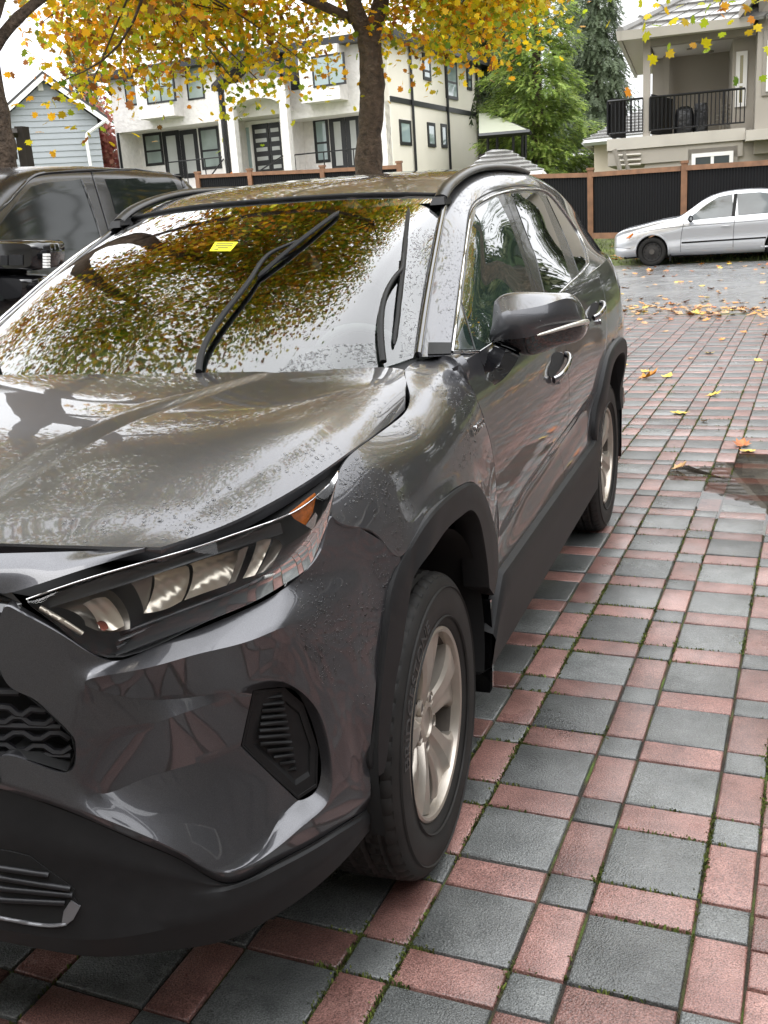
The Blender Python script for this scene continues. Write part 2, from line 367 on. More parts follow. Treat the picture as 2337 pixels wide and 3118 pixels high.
# the land: flat yard and road, rising behind the far verge
E0 = np.array([-.79, 21.55]); ED = np.array([.975, -.22]); ED /= np.linalg.norm(ED); EN = np.array([.22, .975]) / math.hypot(.22, .975)
N0 = np.array([.6, 12.25]); ND = np.array([.955, -.297]); ND /= np.linalg.norm(ND)
def land(x, y):
    s = (np.array([x, y]) - E0) @ EN
    if s < 0: return -.03 + .14 * max(0.0, 1 + s / 9.4)
    z = min(s, 6) * .095 + .11 + max(0, min(s - 6, 12)) * (.05 + .0 * x)
    lft = max(0, -(x + 6)) ; z += min(lft, 14) / 14 * max(0, min(s - 5, 10)) * .22
    return z
mb = MB(); xs = np.concatenate([np.linspace(-160, -45, 10), np.linspace(-40, 40, 41), np.linspace(45, 160, 10)]); ysg = np.concatenate([np.linspace(-80, 14, 14), np.linspace(16, 60, 45), np.linspace(65, 260, 20)])
mb.grid(np.array([[(x, y, land(x, y)) for y in ysg] for x in xs]), flip=True); grd = mb.build('ground', M['lawn'], None, 60); tag(grd, kind='structure')
# road sheet
def alongN(s): return N0 + ND * s
def alongE(s): return E0 + ED * s
mb = MB(); R = []
for s in np.linspace(-60, 60, 31):
    a, c = alongN(s), alongE(s); R.append([(*(a + (c - a) * t), -.006 + .135 * t + .03 * math.sin(math.pi * t)) for t in np.linspace(0, 1, 7)])
mb.grid(np.array(R), flip=True); road = mb.build('road', M['asphalt'], None, 60); tag(road, kind='structure')
# driveway bed
u0, u1, v0, v1 = -17, 20, -14, 44
def near_edge_ok(x, y): return (np.array([x, y]) - N0) @ np.array([-ND[1], ND[0]]) < -.0
mb = MB(); S = []
for v in np.linspace(v0, v1, 60):
    S.append([(*pav(u, v), -.011) for u in np.linspace(u0, u1, 30)])
S = np.array(S); mb.grid(S, flip=True, mask=lambda a, b_, c, d: near_edge_ok(*((a + c) / 2)[:2]))
drive = mb.build('driveway', M['joint'], None, 60); tag(drive, kind='structure')
def paver_mesh(w, l, mt):
    g_, c_, r = .0045, .006, .004; w, l = w - 2 * g_ + .002, l - 2 * g_ + .002
    mb = MB(); a, b_ = w / 2, l / 2
    ring = lambda d, z: [(-a + d, -b_ + d, z), (a - d, -b_ + d, z), (a - d, b_ - d, z), (-a + d, b_ - d, z)]
    mb.add(ring(0, -.03) + ring(0, -r) + ring(c_ * .35, -r * .3) + ring(c_, 0), [tuple(4 * k + q for q in (i, (i + 1) % 4)) + tuple(4 * (k + 1) + q for q in ((i + 1) % 4, i)) for k in range(3) for i in range(4)] + [(12, 13, 14, 15)])
    me = bpy.data.meshes.new('paver'); me.from_pydata(mb.v, [], mb.f); me.materials.append(mt); me.polygons.foreach_set('use_smooth', [True] * len(me.polygons)); me.set_sharp_from_angle(angle=R_(40)); return me
SM, BG = SR * UNIT, (1 - SR) * UNIT
PM = {'small': paver_mesh(SM, SM, M['pgrey']), 'big': paver_mesh(BG, BG, M['pgrey']), 'tall': paver_mesh(SM, BG, M['pred']), 'wide': paver_mesh(BG, SM, M['pred']), 'brick': paver_mesh(BG, SM, M['pred'])}
PUD = [[(2110, 1440), (2170, 1410), (2230, 1385), (2290, 1378), (2337, 1372), (2360, 1420), (2360, 1620), (2300, 1600), (2200, 1560), (2170, 1548), (2080, 1470), (2055, 1425), (2090, 1418)], [(2195, 1552), (2250, 1520), (2337, 1500), (2360, 1560), (2360, 1605), (2290, 1590)], [(2040, 1050), (2085, 1040), (2140, 1040), (2230, 1055), (2260, 1062), (2180, 1070), (2080, 1070)], [(2220, 965), (2285, 962), (2337, 966), (2345, 975), (2240, 975)]]
def in_puddle(x, y):
    q = tophoto0((x, y, 0)); return any(inpoly0(q, p) for p in PUD)
def tophoto0(P):
    q = RC @ (np.asarray(P) - CAM); return (PW / 2 + FPX * q[0] / q[2], PH / 2 + FPX * q[1] / q[2]) if q[2] > .05 else (-1e5, 1e5)
def inpoly0(p, poly):
    c = False; n = len(poly)
    for i in range(n):
        (x1, y1), (x2, y2) = poly[i], poly[(i + 1) % n]
        if (y1 > p[1]) != (y2 > p[1]) and p[0] < (x2 - x1) * (p[1] - y1) / (y2 - y1) + x1: c = not c
    return c
cells = []
for iu in range(-17, 20):
    for iv in range(-14, 44):
        for (du, dv, w, l, k) in ((SR / 2, SR / 2, SR, SR, 'small'), (SR / 2, SR + (1 - SR) / 2, SR, 1 - SR, 'tall'), (SR + (1 - SR) / 2, SR / 2, 1 - SR, SR, 'wide'), (SR + (1 - SR) / 2, SR + (1 - SR) / 2, 1 - SR, 1 - SR, 'big')):
            if iu == 1 and k in ('wide', 'big'): continue
            cells.append((iu + du, iv + dv, k))
for k in range(int(-14 / SR), int(44 / SR)): cells.append((1 + SR + (1 - SR) / 2, k * SR + SR * .35, 'brick'))
vis = []
for (u, v, k) in cells:
    x, y = pav(u, v)
    if not near_edge_ok(x, y): continue
    q = tophoto0((x, y, 0)); d = math.hypot(x - CAM[0], y - CAM[1])
    seen = -60 < q[0] < 2400 and -60 < q[1] < 3200 and not (abs(x) < .88 and -.6 < y < 3.3) and not (x < -.9) and not (x < .86 and y > 0)
    vis.append((0 if seen else 1, d, u, v, k, x, y))
vis.sort(); rot = -YAW
joined = {M['pgrey'].name: MB(), M['pred'].name: MB()}
for n_, (s_, d, u, v, k, x, y) in enumerate(vis):
    z = random.gauss(0, .0008) - (.0036 if in_puddle(x, y) else 0); rx, ry = random.gauss(0, .0035), random.gauss(0, .0035)
    mx4 = Matrix.Translation((x + random.gauss(0, .0008), y + random.gauss(0, .0008), z)) @ Matrix.Rotation(rot + random.gauss(0, .004), 4, 'Z') @ Matrix.Rotation(rx, 4, 'X') @ Matrix.Rotation(ry, 4, 'Y')
    if n_ < 300:
        o = bpy.data.objects.new('paver', PM[k]); COL.objects.link(o); o.matrix_world = mx4; o.parent = drive
    else:
        me = PM[k]; J = joined[me.materials[0].name]
        J.add([mx4 @ vv.co for vv in me.vertices], [tuple(p.vertices) for p in me.polygons])
for nm, J in joined.items():
    o = J.build('paver', bpy.data.materials[nm], drive, 40); tag(o, kind='stuff')
# puddles lying in the low spots
M['water'] = glassy('puddle_water', (.74, .69, .64), 1.1, ior=1.36)
rngp = np.random.default_rng(8)
for i, p in enumerate(PUD):
    c = curve(np.array(p, float), 48, True); cc = c.mean(0)
    c = cc + (c - cc) * (1.22 + .05 * np.sin(np.arange(48) * 2.3 + i)[:, None] + rngp.normal(0, .035, (48, 1)))
    ring = [px(x, y, Z=-.0021) for x, y in c]; mb = MB(); mb.add(ring + [sum(ring) / 48], [(k, (k + 1) % 48, 48)[::-1] for k in range(48)])
    if i == 0: tag(mb.build('puddle', M['water']), kind='structure')
# moss and tiny grass in the joints close to the camera
mt, t, b = nodemat('moss'); NN = t.nodes.new; g = NN('ShaderNodeNewGeometry'); cr = NN('ShaderNodeValToRGB'); e = cr.color_ramp.elements; e[0].color = (.045, .07, .010, 1); e[1].color = (.17, .22, .035, 1); q = cr.color_ramp.elements.new(.5); q.color = (.075, .085, .018, 1)
t.links.new(g.outputs['Random Per Island'], cr.inputs[0]); t.links.new(cr.outputs[0], b.inputs['Base Color']); b.inputs['Roughness'].default_value = .8; M['moss'] = mt
mb = MB(); rng = np.random.default_rng(3)
from mathutils import noise as mnoise
cnt = 0
while cnt < 11000:
    u, v = rng.uniform(-2.4, 1.7), rng.uniform(-1.6, 22) if rng.random() < .45 else rng.uniform(-1.6, 7)
    fu, fv = u % 1, v % 1; lines_u = [0, SR, 1]; lines_v = [0, SR, 1]
    if rng.random() < .6: u = math.floor(u) + min(lines_u, key=lambda a: abs(a - fu)); 
    else: v = math.floor(v) + min(lines_v, key=lambda a: abs(a - fv))
    x, y = pav(u, v); den = mnoise.noise((x * 2.6, y * 1.6, 3.1)) + .35 * mnoise.noise((x * 9, y * 9, 1.7)) + .25 * (mnoise.noise((round(u * 3) * 3.7, 5.5, .3)))
    if den < .05 + rng.uniform(-.1, .3): continue
    x += rng.normal(0, .004); y += rng.normal(0, .004); h = rng.uniform(.000, .0045) * (1 + max(0, den) * .8); w_ = rng.uniform(.002, .0042); a = rng.uniform(0, 6.28); tx, ty = rng.normal(0, .0035, 2)
    dx, dy = math.cos(a) * w_, math.sin(a) * w_
    mb.add([(x - dx, y - dy, -.008), (x + dx, y + dy, -.008), (x + tx + dx * .5, y + ty + dy * .5, h), (x + tx - dx * .5, y + ty - dy * .5, h * .9)], [(0, 1, 2, 3)]); cnt += 1
o = mb.build('joint_moss', M['moss']); tag(o, kind='stuff')
# ================================================================== houses, fence, trees beyond the road
class VP:
    """an upright plane through a ground point, running along azimuth az (degrees from +Y towards +X)"""
    def __init__(s, o, az, flip=1):
        s.o = np.array([o[0], o[1], 0.0]); a = R_(az); s.u = np.array([math.sin(a), math.cos(a), 0]); n = np.array([s.u[1], -s.u[0], 0])
        s.n = n if n @ (CAM - s.o) > 0 else -n
    def uz(s, x, y):
        d = ray(x, y); t = (s.n @ (s.o - CAM)) / (s.n @ d); P = CAM + t * d; return (P - s.o) @ s.u, P[2]
    def w(s, u, z, d=0): return s.o + s.u * u + s.n * d + np.array([0, 0, z])
    def off(s, d): q = VP.__new__(VP); q.o = s.o + s.n * d; q.u = s.u; q.n = s.n; return q
    def slab(s, mb, u0, u1, z0, z1, d0, d1):
        if u0 > u1: u0, u1 = u1, u0
        b = [s.w(u0, z0, d0), s.w(u1, z0, d0), s.w(u1, z0, d1), s.w(u0, z0, d1)]; t = [p + np.array([0, 0, z1 - z0]) for p in b]
        q = b + t
        if np.cross(b[1] - b[0], b[2] - b[0])[2] < 0: q = b[::-1] + t[::-1]
        mb.hexa(q)
    def rect(s, x0, y0, x1, y1):
        c = [s.uz(x0, y0), s.uz(x1, y0), s.uz(x1, y1), s.uz(x0, y1)]
        return (c[0][0] + c[3][0]) / 2, (c[1][0] + c[2][0]) / 2, (c[2][1] + c[3][1]) / 2, (c[0][1] + c[1][1]) / 2
def wallmat(name, col, scale, amt, bump):
    return mat(name, col, .8, noise=(scale, amt, 6), bump=bump)
M['stone_white'] = wallmat('white_split_stone', (.74, .71, .68), 5.5, .09, (7, .7, .06))
M['stucco_cream'] = wallmat('cream_stucco', (.80, .75, .64), .8, .05, (30, .3, .01))
M['black_metal'] = mat('black_metal', (.012, .012, .013), .4)
M['white_trim'] = mat('white_trim', (.78, .77, .74), .5)
M['blind'] = mat('window_blind', (.24, .29, .265), .3, coat=.3, noise=(.9, .4))
M['pane_dark'] = mat('window_pane', (.05, .06, .06), .06, coat=1)
M['pane_pale'] = mat('window_pane_pale', (.42, .43, .41), .2, coat=.4, noise=(.5, .2))
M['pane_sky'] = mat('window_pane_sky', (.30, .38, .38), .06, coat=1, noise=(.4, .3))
M['taupe'] = wallmat('taupe_stucco', (.345, .315, .27), .7, .06, (40, .35, .01))
M['taupe_d'] = mat('taupe_trim', (.26, .235, .20), .6, noise=(2, .06))
M['taupe_l'] = mat('pale_fascia', (.46, .43, .375), .55, noise=(2, .06))
M['tile'] = mat('roof_tile', (.22, .215, .205), .22, noise=(3, .2), bump=(60, .3, .005))
M['cedar'] = mat('cedar_wood', (.21, .105, .055), .65, noise=(5, .3, 8), bump=(50, .4, .004))
M['corr'] = mat('black_corrugated_steel', (.006, .006, .007), .6, spec=.2)
M['blue_siding'] = mat('blue_siding', (.32, .345, .362), .6, noise=(1.5, .06))
M['bark'] = mat('bark', (.085, .060, .042), .9, noise=(11, .6, 8), bump=(22, 1.0, .06))
M['dark_timber'] = mat('dark_timber', (.028, .022, .018), .6, noise=(6, .3))
def window(pl, r, frame, glass, parent, name='window', d=.03, fw=.07, mull=(), tr=(), deep=.10):
    u0, u1, z0, z1 = r
    if u0 > u1: u0, u1 = u1, u0
    mb = MB()
    for a in ((u0, u1, z0, z0 + fw), (u0, u1, z1 - fw, z1), (u0, u0 + fw, z0 + fw, z1 - fw), (u1 - fw, u1, z0 + fw, z1 - fw)): pl.slab(mb, *a, -.05, d)
    for k in mull: c = u0 + (u1 - u0) * k; pl.slab(mb, c - fw * .4, c + fw * .4, z0 + fw, z1 - fw, -.04, d - .008)
    for k in tr: c = z0 + (z1 - z0) * k; pl.slab(mb, u0 + fw, u1 - fw, c - fw * .35, c + fw * .35, -.04, d - .010)
    f = mb.build(name, frame, parent)
    mb = MB(); pl.slab(mb, u0 + fw * .7, u1 - fw * .7, z0 + fw * .7, z1 - fw * .7, -.05, d - .016); mb.build('pane', glass, f)
    return f
def slabpart(pl, name, mt, parent, *args):
    mb = MB(); pl.slab(mb, *args); return mb.build(name, mt, parent)
def bar(P0, P1, r, name, mt, parent, n=6):
    mb = MB(); mb.tube(np.array([P0, P1]), r, n); return mb.build(name, mt, parent, 60)

# ---- the white house across the road
K = pd(1190, 400, 42); wf = VP(K, -86); wsd = VP(K, 4)
wh_ = empty('white_house', tuple(K), 'large white house with black trimmed windows and split stone front, behind the tree', 'house'); wh_loc = np.array(K)
WB = []   # collects parts to parent afterwards
def wp(o): return o
zE = wf.uz(1190, 118)[1]; uL = wf.uz(352, 420)[0]; zG = land(K[0], K[1]) - .4
back = 11.2
mb = MB(); b = [wf.w(0, zG, -1.4), wf.w(uL, zG, -1.4), wf.w(uL, zG, -back), wf.w(0, zG, -back)]
core = MB(); q = b + [p + np.array([0, 0, zE - zG]) for p in b]; core.hexa(q if np.cross(b[1] - b[0], b[2] - b[0])[2] > 0 else b[::-1] + [p + np.array([0, 0, zE - zG]) for p in b[::-1]])
core.build('core_wall', M['stone_white'], wh_)
# side wall in cream stucco
side = slabpart(wsd, 'side_wall', M['stucco_cream'], wh_, 0, back, zG, zE, -.2, .02)
rec = wf.off(-1.4)
zs1 = (wf.uz(366, 398)[1] + wf.uz(672, 374)[1]) / 2; zs2 = (wf.uz(880, 354)[1] + wf.uz(1150, 345)[1]) / 2
u = lambda x, y=450: wf.uz(x, y)[0]
slabpart(wf, 'front_wall', M['stone_white'], wh_, 0, uL, max(zs1, zs2), zE, -1.4, 0)
ue0, ue1 = u(690), u(865)
for a, bq, nm in ((uL, u(366), 'pier'), (u(672), u(700), 'pier'), (u(858), u(878), 'pier'), (u(1160), 0, 'pier')): slabpart(wf, nm, M['stone_white'], wh_, a, bq, zG, max(zs1, zs2), -1.4, 0)
if zs1 < zs2: slabpart(wf, 'front_wall', M['stone_white'], wh_, uL, u(700), zs1, zs2, -1.4, -.01)
else: slabpart(wf, 'front_wall', M['stone_white'], wh_, u(858), 0, zs2, zs1, -1.4, -.01)
# bays under the upper windows
for r, dd in (((451, 320, 560, 350), .75), ((942, 268, 1060, 300), .75)):
    a = wf.rect(*r); slabpart(wf, 'bay', M['stone_white'], wh_, a[0], a[1], a[2] - .15, zE, .0, dd)
bayp = wf.off(.75)
window(wf, wf.rect(378, 200, 428, 322), M['black_metal'], M['blind'], wh_, tr=(.5,))
window(bayp, bayp.rect(441, 195, 530, 314), M['black_metal'], M['blind'], wh_, mull=(.5,), tr=(.42,))
window(wf, wf.rect(566, 180, 618, 304), M['black_metal'], M['blind'], wh_, tr=(.5,))
window(wf, wf.rect(882, 160, 924, 274), M['black_metal'], M['pane_dark'], wh_, tr=(.3,))
window(bayp, bayp.rect(950, 165, 1050, 262), M['black_metal'], M['pane_sky'], wh_, mull=(.5,))
window(rec, rec.rect(439, 404, 496, 505), M['black_metal'], M['blind'], wh_, tr=(.45,), fw=.12)
window(rec, rec.rect(609, 386, 670, 516), M['black_metal'], M['blind'], wh_, tr=(.45,), fw=.12)
for r in ((500, 398, 552, 545), (553, 394, 606, 542)): window(rec, rec.rect(*r), M['black_metal'], M['pane_pale'], wh_, name='french_door', fw=.20)
window(rec, rec.rect(957, 360, 1002, 496), M['black_metal'], M['pane_sky'], wh_, tr=(.45,), fw=.12)
for r in ((1006, 354, 1054, 520), (1055, 350, 1100, 518)): window(rec, rec.rect(*r), M['black_metal'], M['pane_pale'], wh_, name='french_door', fw=.20)
# entry: door leaves with frosted strips, side light
for r in ((774, 377, 822, 524), (824, 373, 858, 520)):
    a = rec.rect(*r); dl = slabpart(rec, 'entry_door', M['black_metal'], wh_, a[0], a[1], a[2], a[3], 0, .06); hz = a[3] - a[2]
    for k in range(5):
        mb = MB(); rec.slab(mb, a[0] + (a[1] - a[0]) * .18, a[1] - (a[1] - a[0]) * .12, a[2] + hz * (.05 + .19 * k), a[2] + hz * (.13 + .19 * k), .05, .075); mb.build('frosted_strip', M['pane_pale'], dl)
window(rec, rec.rect(745, 380, 770, 528), M['white_trim'], M['pane_sky'], wh_, name='side_light', fw=.10)
slabpart(rec, 'door_surround', M['white_trim'], wh_, *rec.rect(742, 366, 862, 376), -.02, .07)
# arch portico with its dark gable
pf = wf.off(.9); a = pf.rect(690, 285, 868, 352); zc = a[2]; uc = (a[0] + a[1]) / 2; hw = abs(a[0] - a[1]) / 2; por = MB(); th = np.linspace(0, math.pi, 17); S = []
for t in th: S.append([wf.w(uc + hw * .92 * math.cos(t), zc + .1 + .55 * math.sin(t), .9), wf.w(uc + hw * .92 * math.cos(t), zc + 1.3, .9)])
por.grid(np.array(S)); S2 = np.array([[r[0], r[0] - wf.n * 2.2] for r in S]); por.grid(S2)
por.build('portico_arch', M['stone_white'], wh_, 30)
for s in (-1, 1): slabpart(wf, 'portico_column', M['stone_white'], wh_, uc + s * hw * .92 - .16, uc + s * hw * .92 + .16, zG, zc + 1.25, .6, .92)
mb = MB(); pk = wf.w(uc, zc + 2.3, 0)
for s in (-1, 1):
    e = wf.w(uc + s * (hw + .5), zc + 1.1, 0)
    for d0, d1 in ((1.15, -.2),):
        A, Bq, C_, D = e + wf.n * d0, pk + wf.n * d0, pk + wf.n * d1, e + wf.n * d1; up_ = np.array([0, 0, .22]); mb.hexa([A, Bq, C_, D, A + up_, Bq + up_, C_ + up_, D + up_])
mb.build('portico_gable', M['dark_timber'], wh_)
# eaves, hip roof, band, downpipes, balcony rails
ov = .6; c4 = [wf.w(ov, zE, ov), wf.w(uL - ov if uL < 0 else uL + ov, zE, ov), wf.w(uL - ov if uL < 0 else uL + ov, zE, -back - ov), wf.w(ov, zE, -back - ov)]
if uL > 0: c4[0] = wf.w(-ov, zE, ov); c4[3] = wf.w(-ov, zE, -back - ov)
else: pass
mb = MB(); t4 = [p + np.array([0, 0, .28]) for p in c4]; mb.hexa(c4 + t4 if np.cross(c4[1] - c4[0], c4[2] - c4[0])[2] > 0 else c4[::-1] + t4[::-1]); mb.build('eaves', M['black_metal'], wh_)
cc = sum(c4) / 4; rp = [(c4[0] + c4[1]) / 2 * .0 + cc + (c4[0] - c4[1]) * .12 + np.array([0, 0, 2.6]), cc - (c4[0] - c4[1]) * .12 + np.array([0, 0, 2.6])]
mb = MB(); mb.add(t4 + rp, [(0, 1, 5, 4), (1, 2, 5), (2, 3, 4, 5), (3, 0, 4)]); mb.build('roof', M['tile'], wh_)
z1 = wsd.uz(1300, 322)[1]; slabpart(wsd, 'belt_band', M['black_metal'], wh_, 0, back, z1 - .10, z1 + .10, .02, .07)
for r, tr in (((1284, 165, 1307, 245), (.35,)), ((1352, 174, 1388, 302), (.4,)), ((1418, 195, 1432, 275), (.4,)), ((1214, 366, 1248, 443), ()), ((1299, 374, 1322, 448), ()), ((1340, 378, 1357, 450), ())):
    window(wsd, wsd.rect(*r), M['black_metal'], M['pane_sky'], wh_, tr=tr, d=.07, fw=.13)
for x in (1251, 1358, 1449):
    uu = wsd.uz(x, 350)[0]; bar(wsd.w(uu, zG, .1), wsd.w(uu, zE, .1), .055, 'downpipe', M['black_metal'], wh_)
for x, y in ((684, 420), (698, 470), (873, 400), (884, 450), (368, 460)):
    uu = wf.uz(x, y)[0]; bar(wf.w(uu, zG, .08), wf.w(uu, zs1 if x < 390 else zE, .08), .055, 'downpipe', M['black_metal'], wh_)
for x0, x1, y0, y1 in ((505, 676, 492, 480), (892, 1165, 464, 452)):
    a, c = wf.uz(x0, y0), wf.uz(x1, y1); z = (a[1] + c[1]) / 2; bar(wf.w(a[0], z, -.1), wf.w(c[0], z, -.1), .03, 'balcony_rail', M['black_metal'], wh_)
    for t in np.linspace(0, 1, 4): uu = a[0] + (c[0] - a[0]) * t; bar(wf.w(uu, z - 1.1, -.1), wf.w(uu, z, -.1), .025, 'balcony_post', M['black_metal'], wh_)
    slabpart(wf, 'balcony_floor', M['stone_white'], wh_, a[0], c[0], z - 1.4, z - 1.1, -1.4, .0)
bar(wf.w(u(676), wf.uz(676, 485)[1], 0), wf.w(u(700), wf.uz(700, 520)[1] - .3, 1.8), .03, 'stair_rail', M['black_metal'], wh_)
bar(wf.w(u(830), wf.uz(830, 515)[1] - .2, 1.6), wf.w(u(862), wf.uz(862, 475)[1], .1), .03, 'stair_rail', M['black_metal'], wh_)
a = wf.rect(722, 463, 733, 493); slabpart(wf, 'mailbox', M['black_metal'], wh_, a[0], a[1], a[2], a[3], -.05, .12)
for o in wh_.children: o.matrix_parent_inverse = Matrix.Translation(-Vector(wh_.location))
# pumpkin on the step
pp = wf.w(*wf.uz(733, 537), .5); mb = MB(); th = np.linspace(0, 2 * math.pi, 33)[:-1]
mb.grid(np.array([[(pp[0] + r * .24 * (1 - .06 * abs(math.sin(4 * t))) * math.cos(t), pp[1] + r * .24 * (1 - .06 * abs(math.sin(4 * t))) * math.sin(t), pp[2] + z * .19) for t in th] for r, z in ((.05, -.9), (.6, -.95), (.95, -.4), (1, .1), (.85, .6), (.45, .9), (.05, .78))]), cv=True)
pk_ = mb.build('pumpkin', mat('pumpkin_skin', (.72, .20, .02), .45), None, 60); tag(pk_, 'round orange pumpkin on the white house step', 'pumpkin')
bar(pp + np.array([0, 0, .14]), pp + np.array([.02, 0, .24]), .025, 'stem', M['bark'], pk_)

# ---- dark patio cover beside the white house
pc = empty('patio_cover', tuple(pd(1500, 520, 46)), 'black framed patio cover beside the white house', 'pergola')
P = {k: pd(*q, 46) for k, q in dict(a=(1458, 350), b=(1490, 346), c=(1613, 404), d=(1458, 412)).items()}
dep = np.array([.2, 3.2, 0])
mb = MB(); f = [pd(1458, 415, 44), pd(1613, 403, 44), pd(1490, 347, 48), pd(1458, 350, 48)]; mb.hexa(f + [p + np.array([0, 0, .06]) for p in f]); mb.build('translucent_roof', mat('roof_sheet', (.35, .36, .28), .4), pc)
for y0, y1, x1 in ((415, 402, 1612), (400, 388, 1578), (384, 374, 1545), (370, 366, 1515)): bar(pd(1457, y0, 44 + (415 - y0) * .08), pd(x1, y1, 44 + (415 - y0) * .08), .11, 'rafter', M['black_metal'], pc, 4)
bar(pd(1490, 348, 48), pd(1614, 405, 44), .10, 'edge_beam', M['black_metal'], pc, 4)
for x in (1485, 1513, 1562, 1590, 1599): bar(pd(x, 402, 45), pd(x, 505, 45), .06, 'post', M['black_metal'], pc, 4)
mb = MB(); q = [pd(1458, 470, 45.5), pd(1520, 462, 45.5), pd(1520, 500, 45.5), pd(1458, 505, 45.5)]; mb.add(q + [p + np.array([0, .2, 0]) for p in q], [(0, 1, 2, 3), (7, 6, 5, 4), (0, 4, 5, 1)]); mb.build('deck_screen', M['dark_timber'], pc)
for o in pc.children: o.matrix_parent_inverse = Matrix.Translation(-Vector(pc.location))

# ---- small hip roofs behind the fence
def hip_roof(name, label, pk0, pk1, corners, th, mt, walls=None, cat='house', rows=7):
    root = empty(name, tuple((corners[0] + corners[2]) / 2), label, cat)
    mb = MB()
    def slope(A, Bq, T0, T1, k):
        nrm = np.cross(Bq - A, T0 - A); nrm /= np.linalg.norm(nrm); nrm = nrm if nrm[2] > 0 else -nrm
        for i in range(k):
            f0, f1 = i / k, min(1, (i + 1.12) / k)
            a0, b0 = A + (T0 - A) * f0, Bq + (T1 - Bq) * f0; a1, b1 = A + (T0 - A) * f1, Bq + (T1 - Bq) * f1
            l = nrm * th; s = nrm * .004 * 0
            mb.hexa([a0, b0, b1 - l * .0, a1, a0 + l * 1.6, b0 + l * 1.6, b1 + l * .35, a1 + l * .35])
    c = corners
    slope(c[0], c[1], pk0, pk1, rows); slope(c[1], c[2], pk1, pk1, rows); slope(c[2], c[3], pk1, pk0, rows); slope(c[3], c[0], pk0, pk0, rows)
    mb.build('roof', mt, root)
    if walls is not None:
        lo = [p * 1 for p in c]; ctr_ = sum(c) / 4; b4 = [ctr_ + (p - ctr_) * .86 for p in c]; b4 = [np.array([p[0], p[1], walls[0]]) for p in b4]; t4 = [np.array([p[0], p[1], min(q[2] for q in c) - .02]) for p in b4]
        mb = MB(); q = b4 + t4; mb.hexa(q if np.cross(b4[1] - b4[0], b4[2] - b4[0])[2] > 0 else b4[::-1] + t4[::-1]); mb.build('wall', walls[1], root)
        fm = MB()
        for i in range(4): fm.tube(np.array([c[i], c[(i + 1) % 4]]) + np.array([0, 0, -.06]), .11, 4)
        fm.build('gutter', walls[2], root)
    for o in root.children: o.matrix_parent_inverse = Matrix.Translation(-Vector(root.location))
    return root
g0 = pd(1497, 457, 33); zg = pd(1650, 524, 31)[2]
def gp(x, dist): 
    p = pd(x, 522, dist); p[2] = zg; return p
hip_roof('garden_shed', 'low hip roof of grey tiles showing over the fence beside the white house', g0, g0 + np.array([.3, .6, 0]), [gp(1395, 31.5), gp(1652, 30.5), gp(1660, 36), gp(1425, 37)], .05, M['tile'], (.6, M['taupe_l'], M['white_trim']), 'shed', 6)
zb = pd(1790, 430, 40)[2]
def bp_(x, dist, y=430): p = pd(x, y, dist); p[2] = zb; return p
hip_roof('beige_house', 'beige house with a brown tiled roof half hidden behind the taupe house', pd(1960, 330, 47), pd(2120, 330, 49), [bp_(1778, 40), bp_(2080, 39), bp_(2150, 54), bp_(1850, 56)], .06, M['tile'], (.3, wallmat('beige_stucco', (.66, .58, .47), 1, .05, (30, .2, .01)), M['pane_pale']), 'house', 9)
zc2 = pd(1745, 470, 52)[2]
def cp_(x, dist): p = pd(x, 470, dist); p[2] = zc2; return p
gh2 = hip_roof('far_garage', 'small white garage with an arched opening far behind the corrugated fence', pd(1790, 448, 58), pd(1830, 448, 58), [cp_(1742, 52), cp_(1850, 52), cp_(1850, 64), cp_(1760, 64)], .06, M['tile'], (1.0, M['white_trim'], M['white_trim']), 'garage', 5)

# ---- taupe house on the right with the covered balcony
tk = pd(1960, 430, 30); tf = VP(tk, 86); tb = tf.off(-3.4)
th_ = empty('taupe_house', tuple(tk), 'taupe stucco house with a covered balcony and tiled roof behind the fence', 'house')
zdk = (tf.uz(1845, 421)[1] + tf.uz(2259, 390)[1]) / 2; zea = (tf.uz(1893, 120)[1] + tf.uz(2154, 92)[1]) / 2; tg = .3
U = lambda x, y=430, p=tf: p.uz(x, y)[0]
slabpart(tf, 'lower_wall', M['taupe'], th_, U(1962, 470), U(2600), tg, zdk - .3, -8, 0)
slabpart(tf, 'deck_slab', M['taupe_l'], th_, U(1848, 425), U(2268, 395), zdk - .32, zdk - .02, -3.6, .12)
slabpart(tf, 'deck_edge', M['taupe'], th_, U(1850, 440), U(2262, 410), zdk - .72, zdk - .32, -3.6, .06)
slabpart(tb, 'balcony_back_wall', M['taupe'], th_, tb.uz(1985, 300)[0], tb.uz(2330, 250)[0], zdk - .3, zea + .1, -4, 0)
slabpart(tf, 'wing_wall', M['taupe'], th_, U(2232, 200), U(2302, 200), zdk - .6, zea - .05, -3.4, -.6)
slabpart(tf, 'front_wall', M['taupe'], th_, U(2302, 200), U(2700), zdk - .7, zea + .6, -8, .25)
window(tf.off(-.6), tf.off(-.6).rect(2239, 157, 2273, 325), M['white_trim'], mat('yellow_blind', (.25, .22, .10), .25, coat=.8), th_, name='sash_window', tr=(.40,), fw=.10, d=.06)
slabpart(tf, 'window_surround', M['taupe_d'], th_, *tf.rect(2093, 450, 2243, 620), -.02, .06)
window(tf.off(.06), tf.off(.06).rect(2104, 464, 2230, 620), M['white_trim'], M['pane_dark'], th_, name='sliding_window', mull=(.5,), fw=.10, d=.04)
slabpart(tf, 'window_surround', M['taupe_d'], th_, *tf.rect(2320, 92, 2420, 290), .2, .30)
window(tf.off(.3), tf.off(.3).rect(2334, 120, 2410, 275), M['white_trim'], M['pane_dark'], th_, name='sash_window', fw=.12, d=.04)
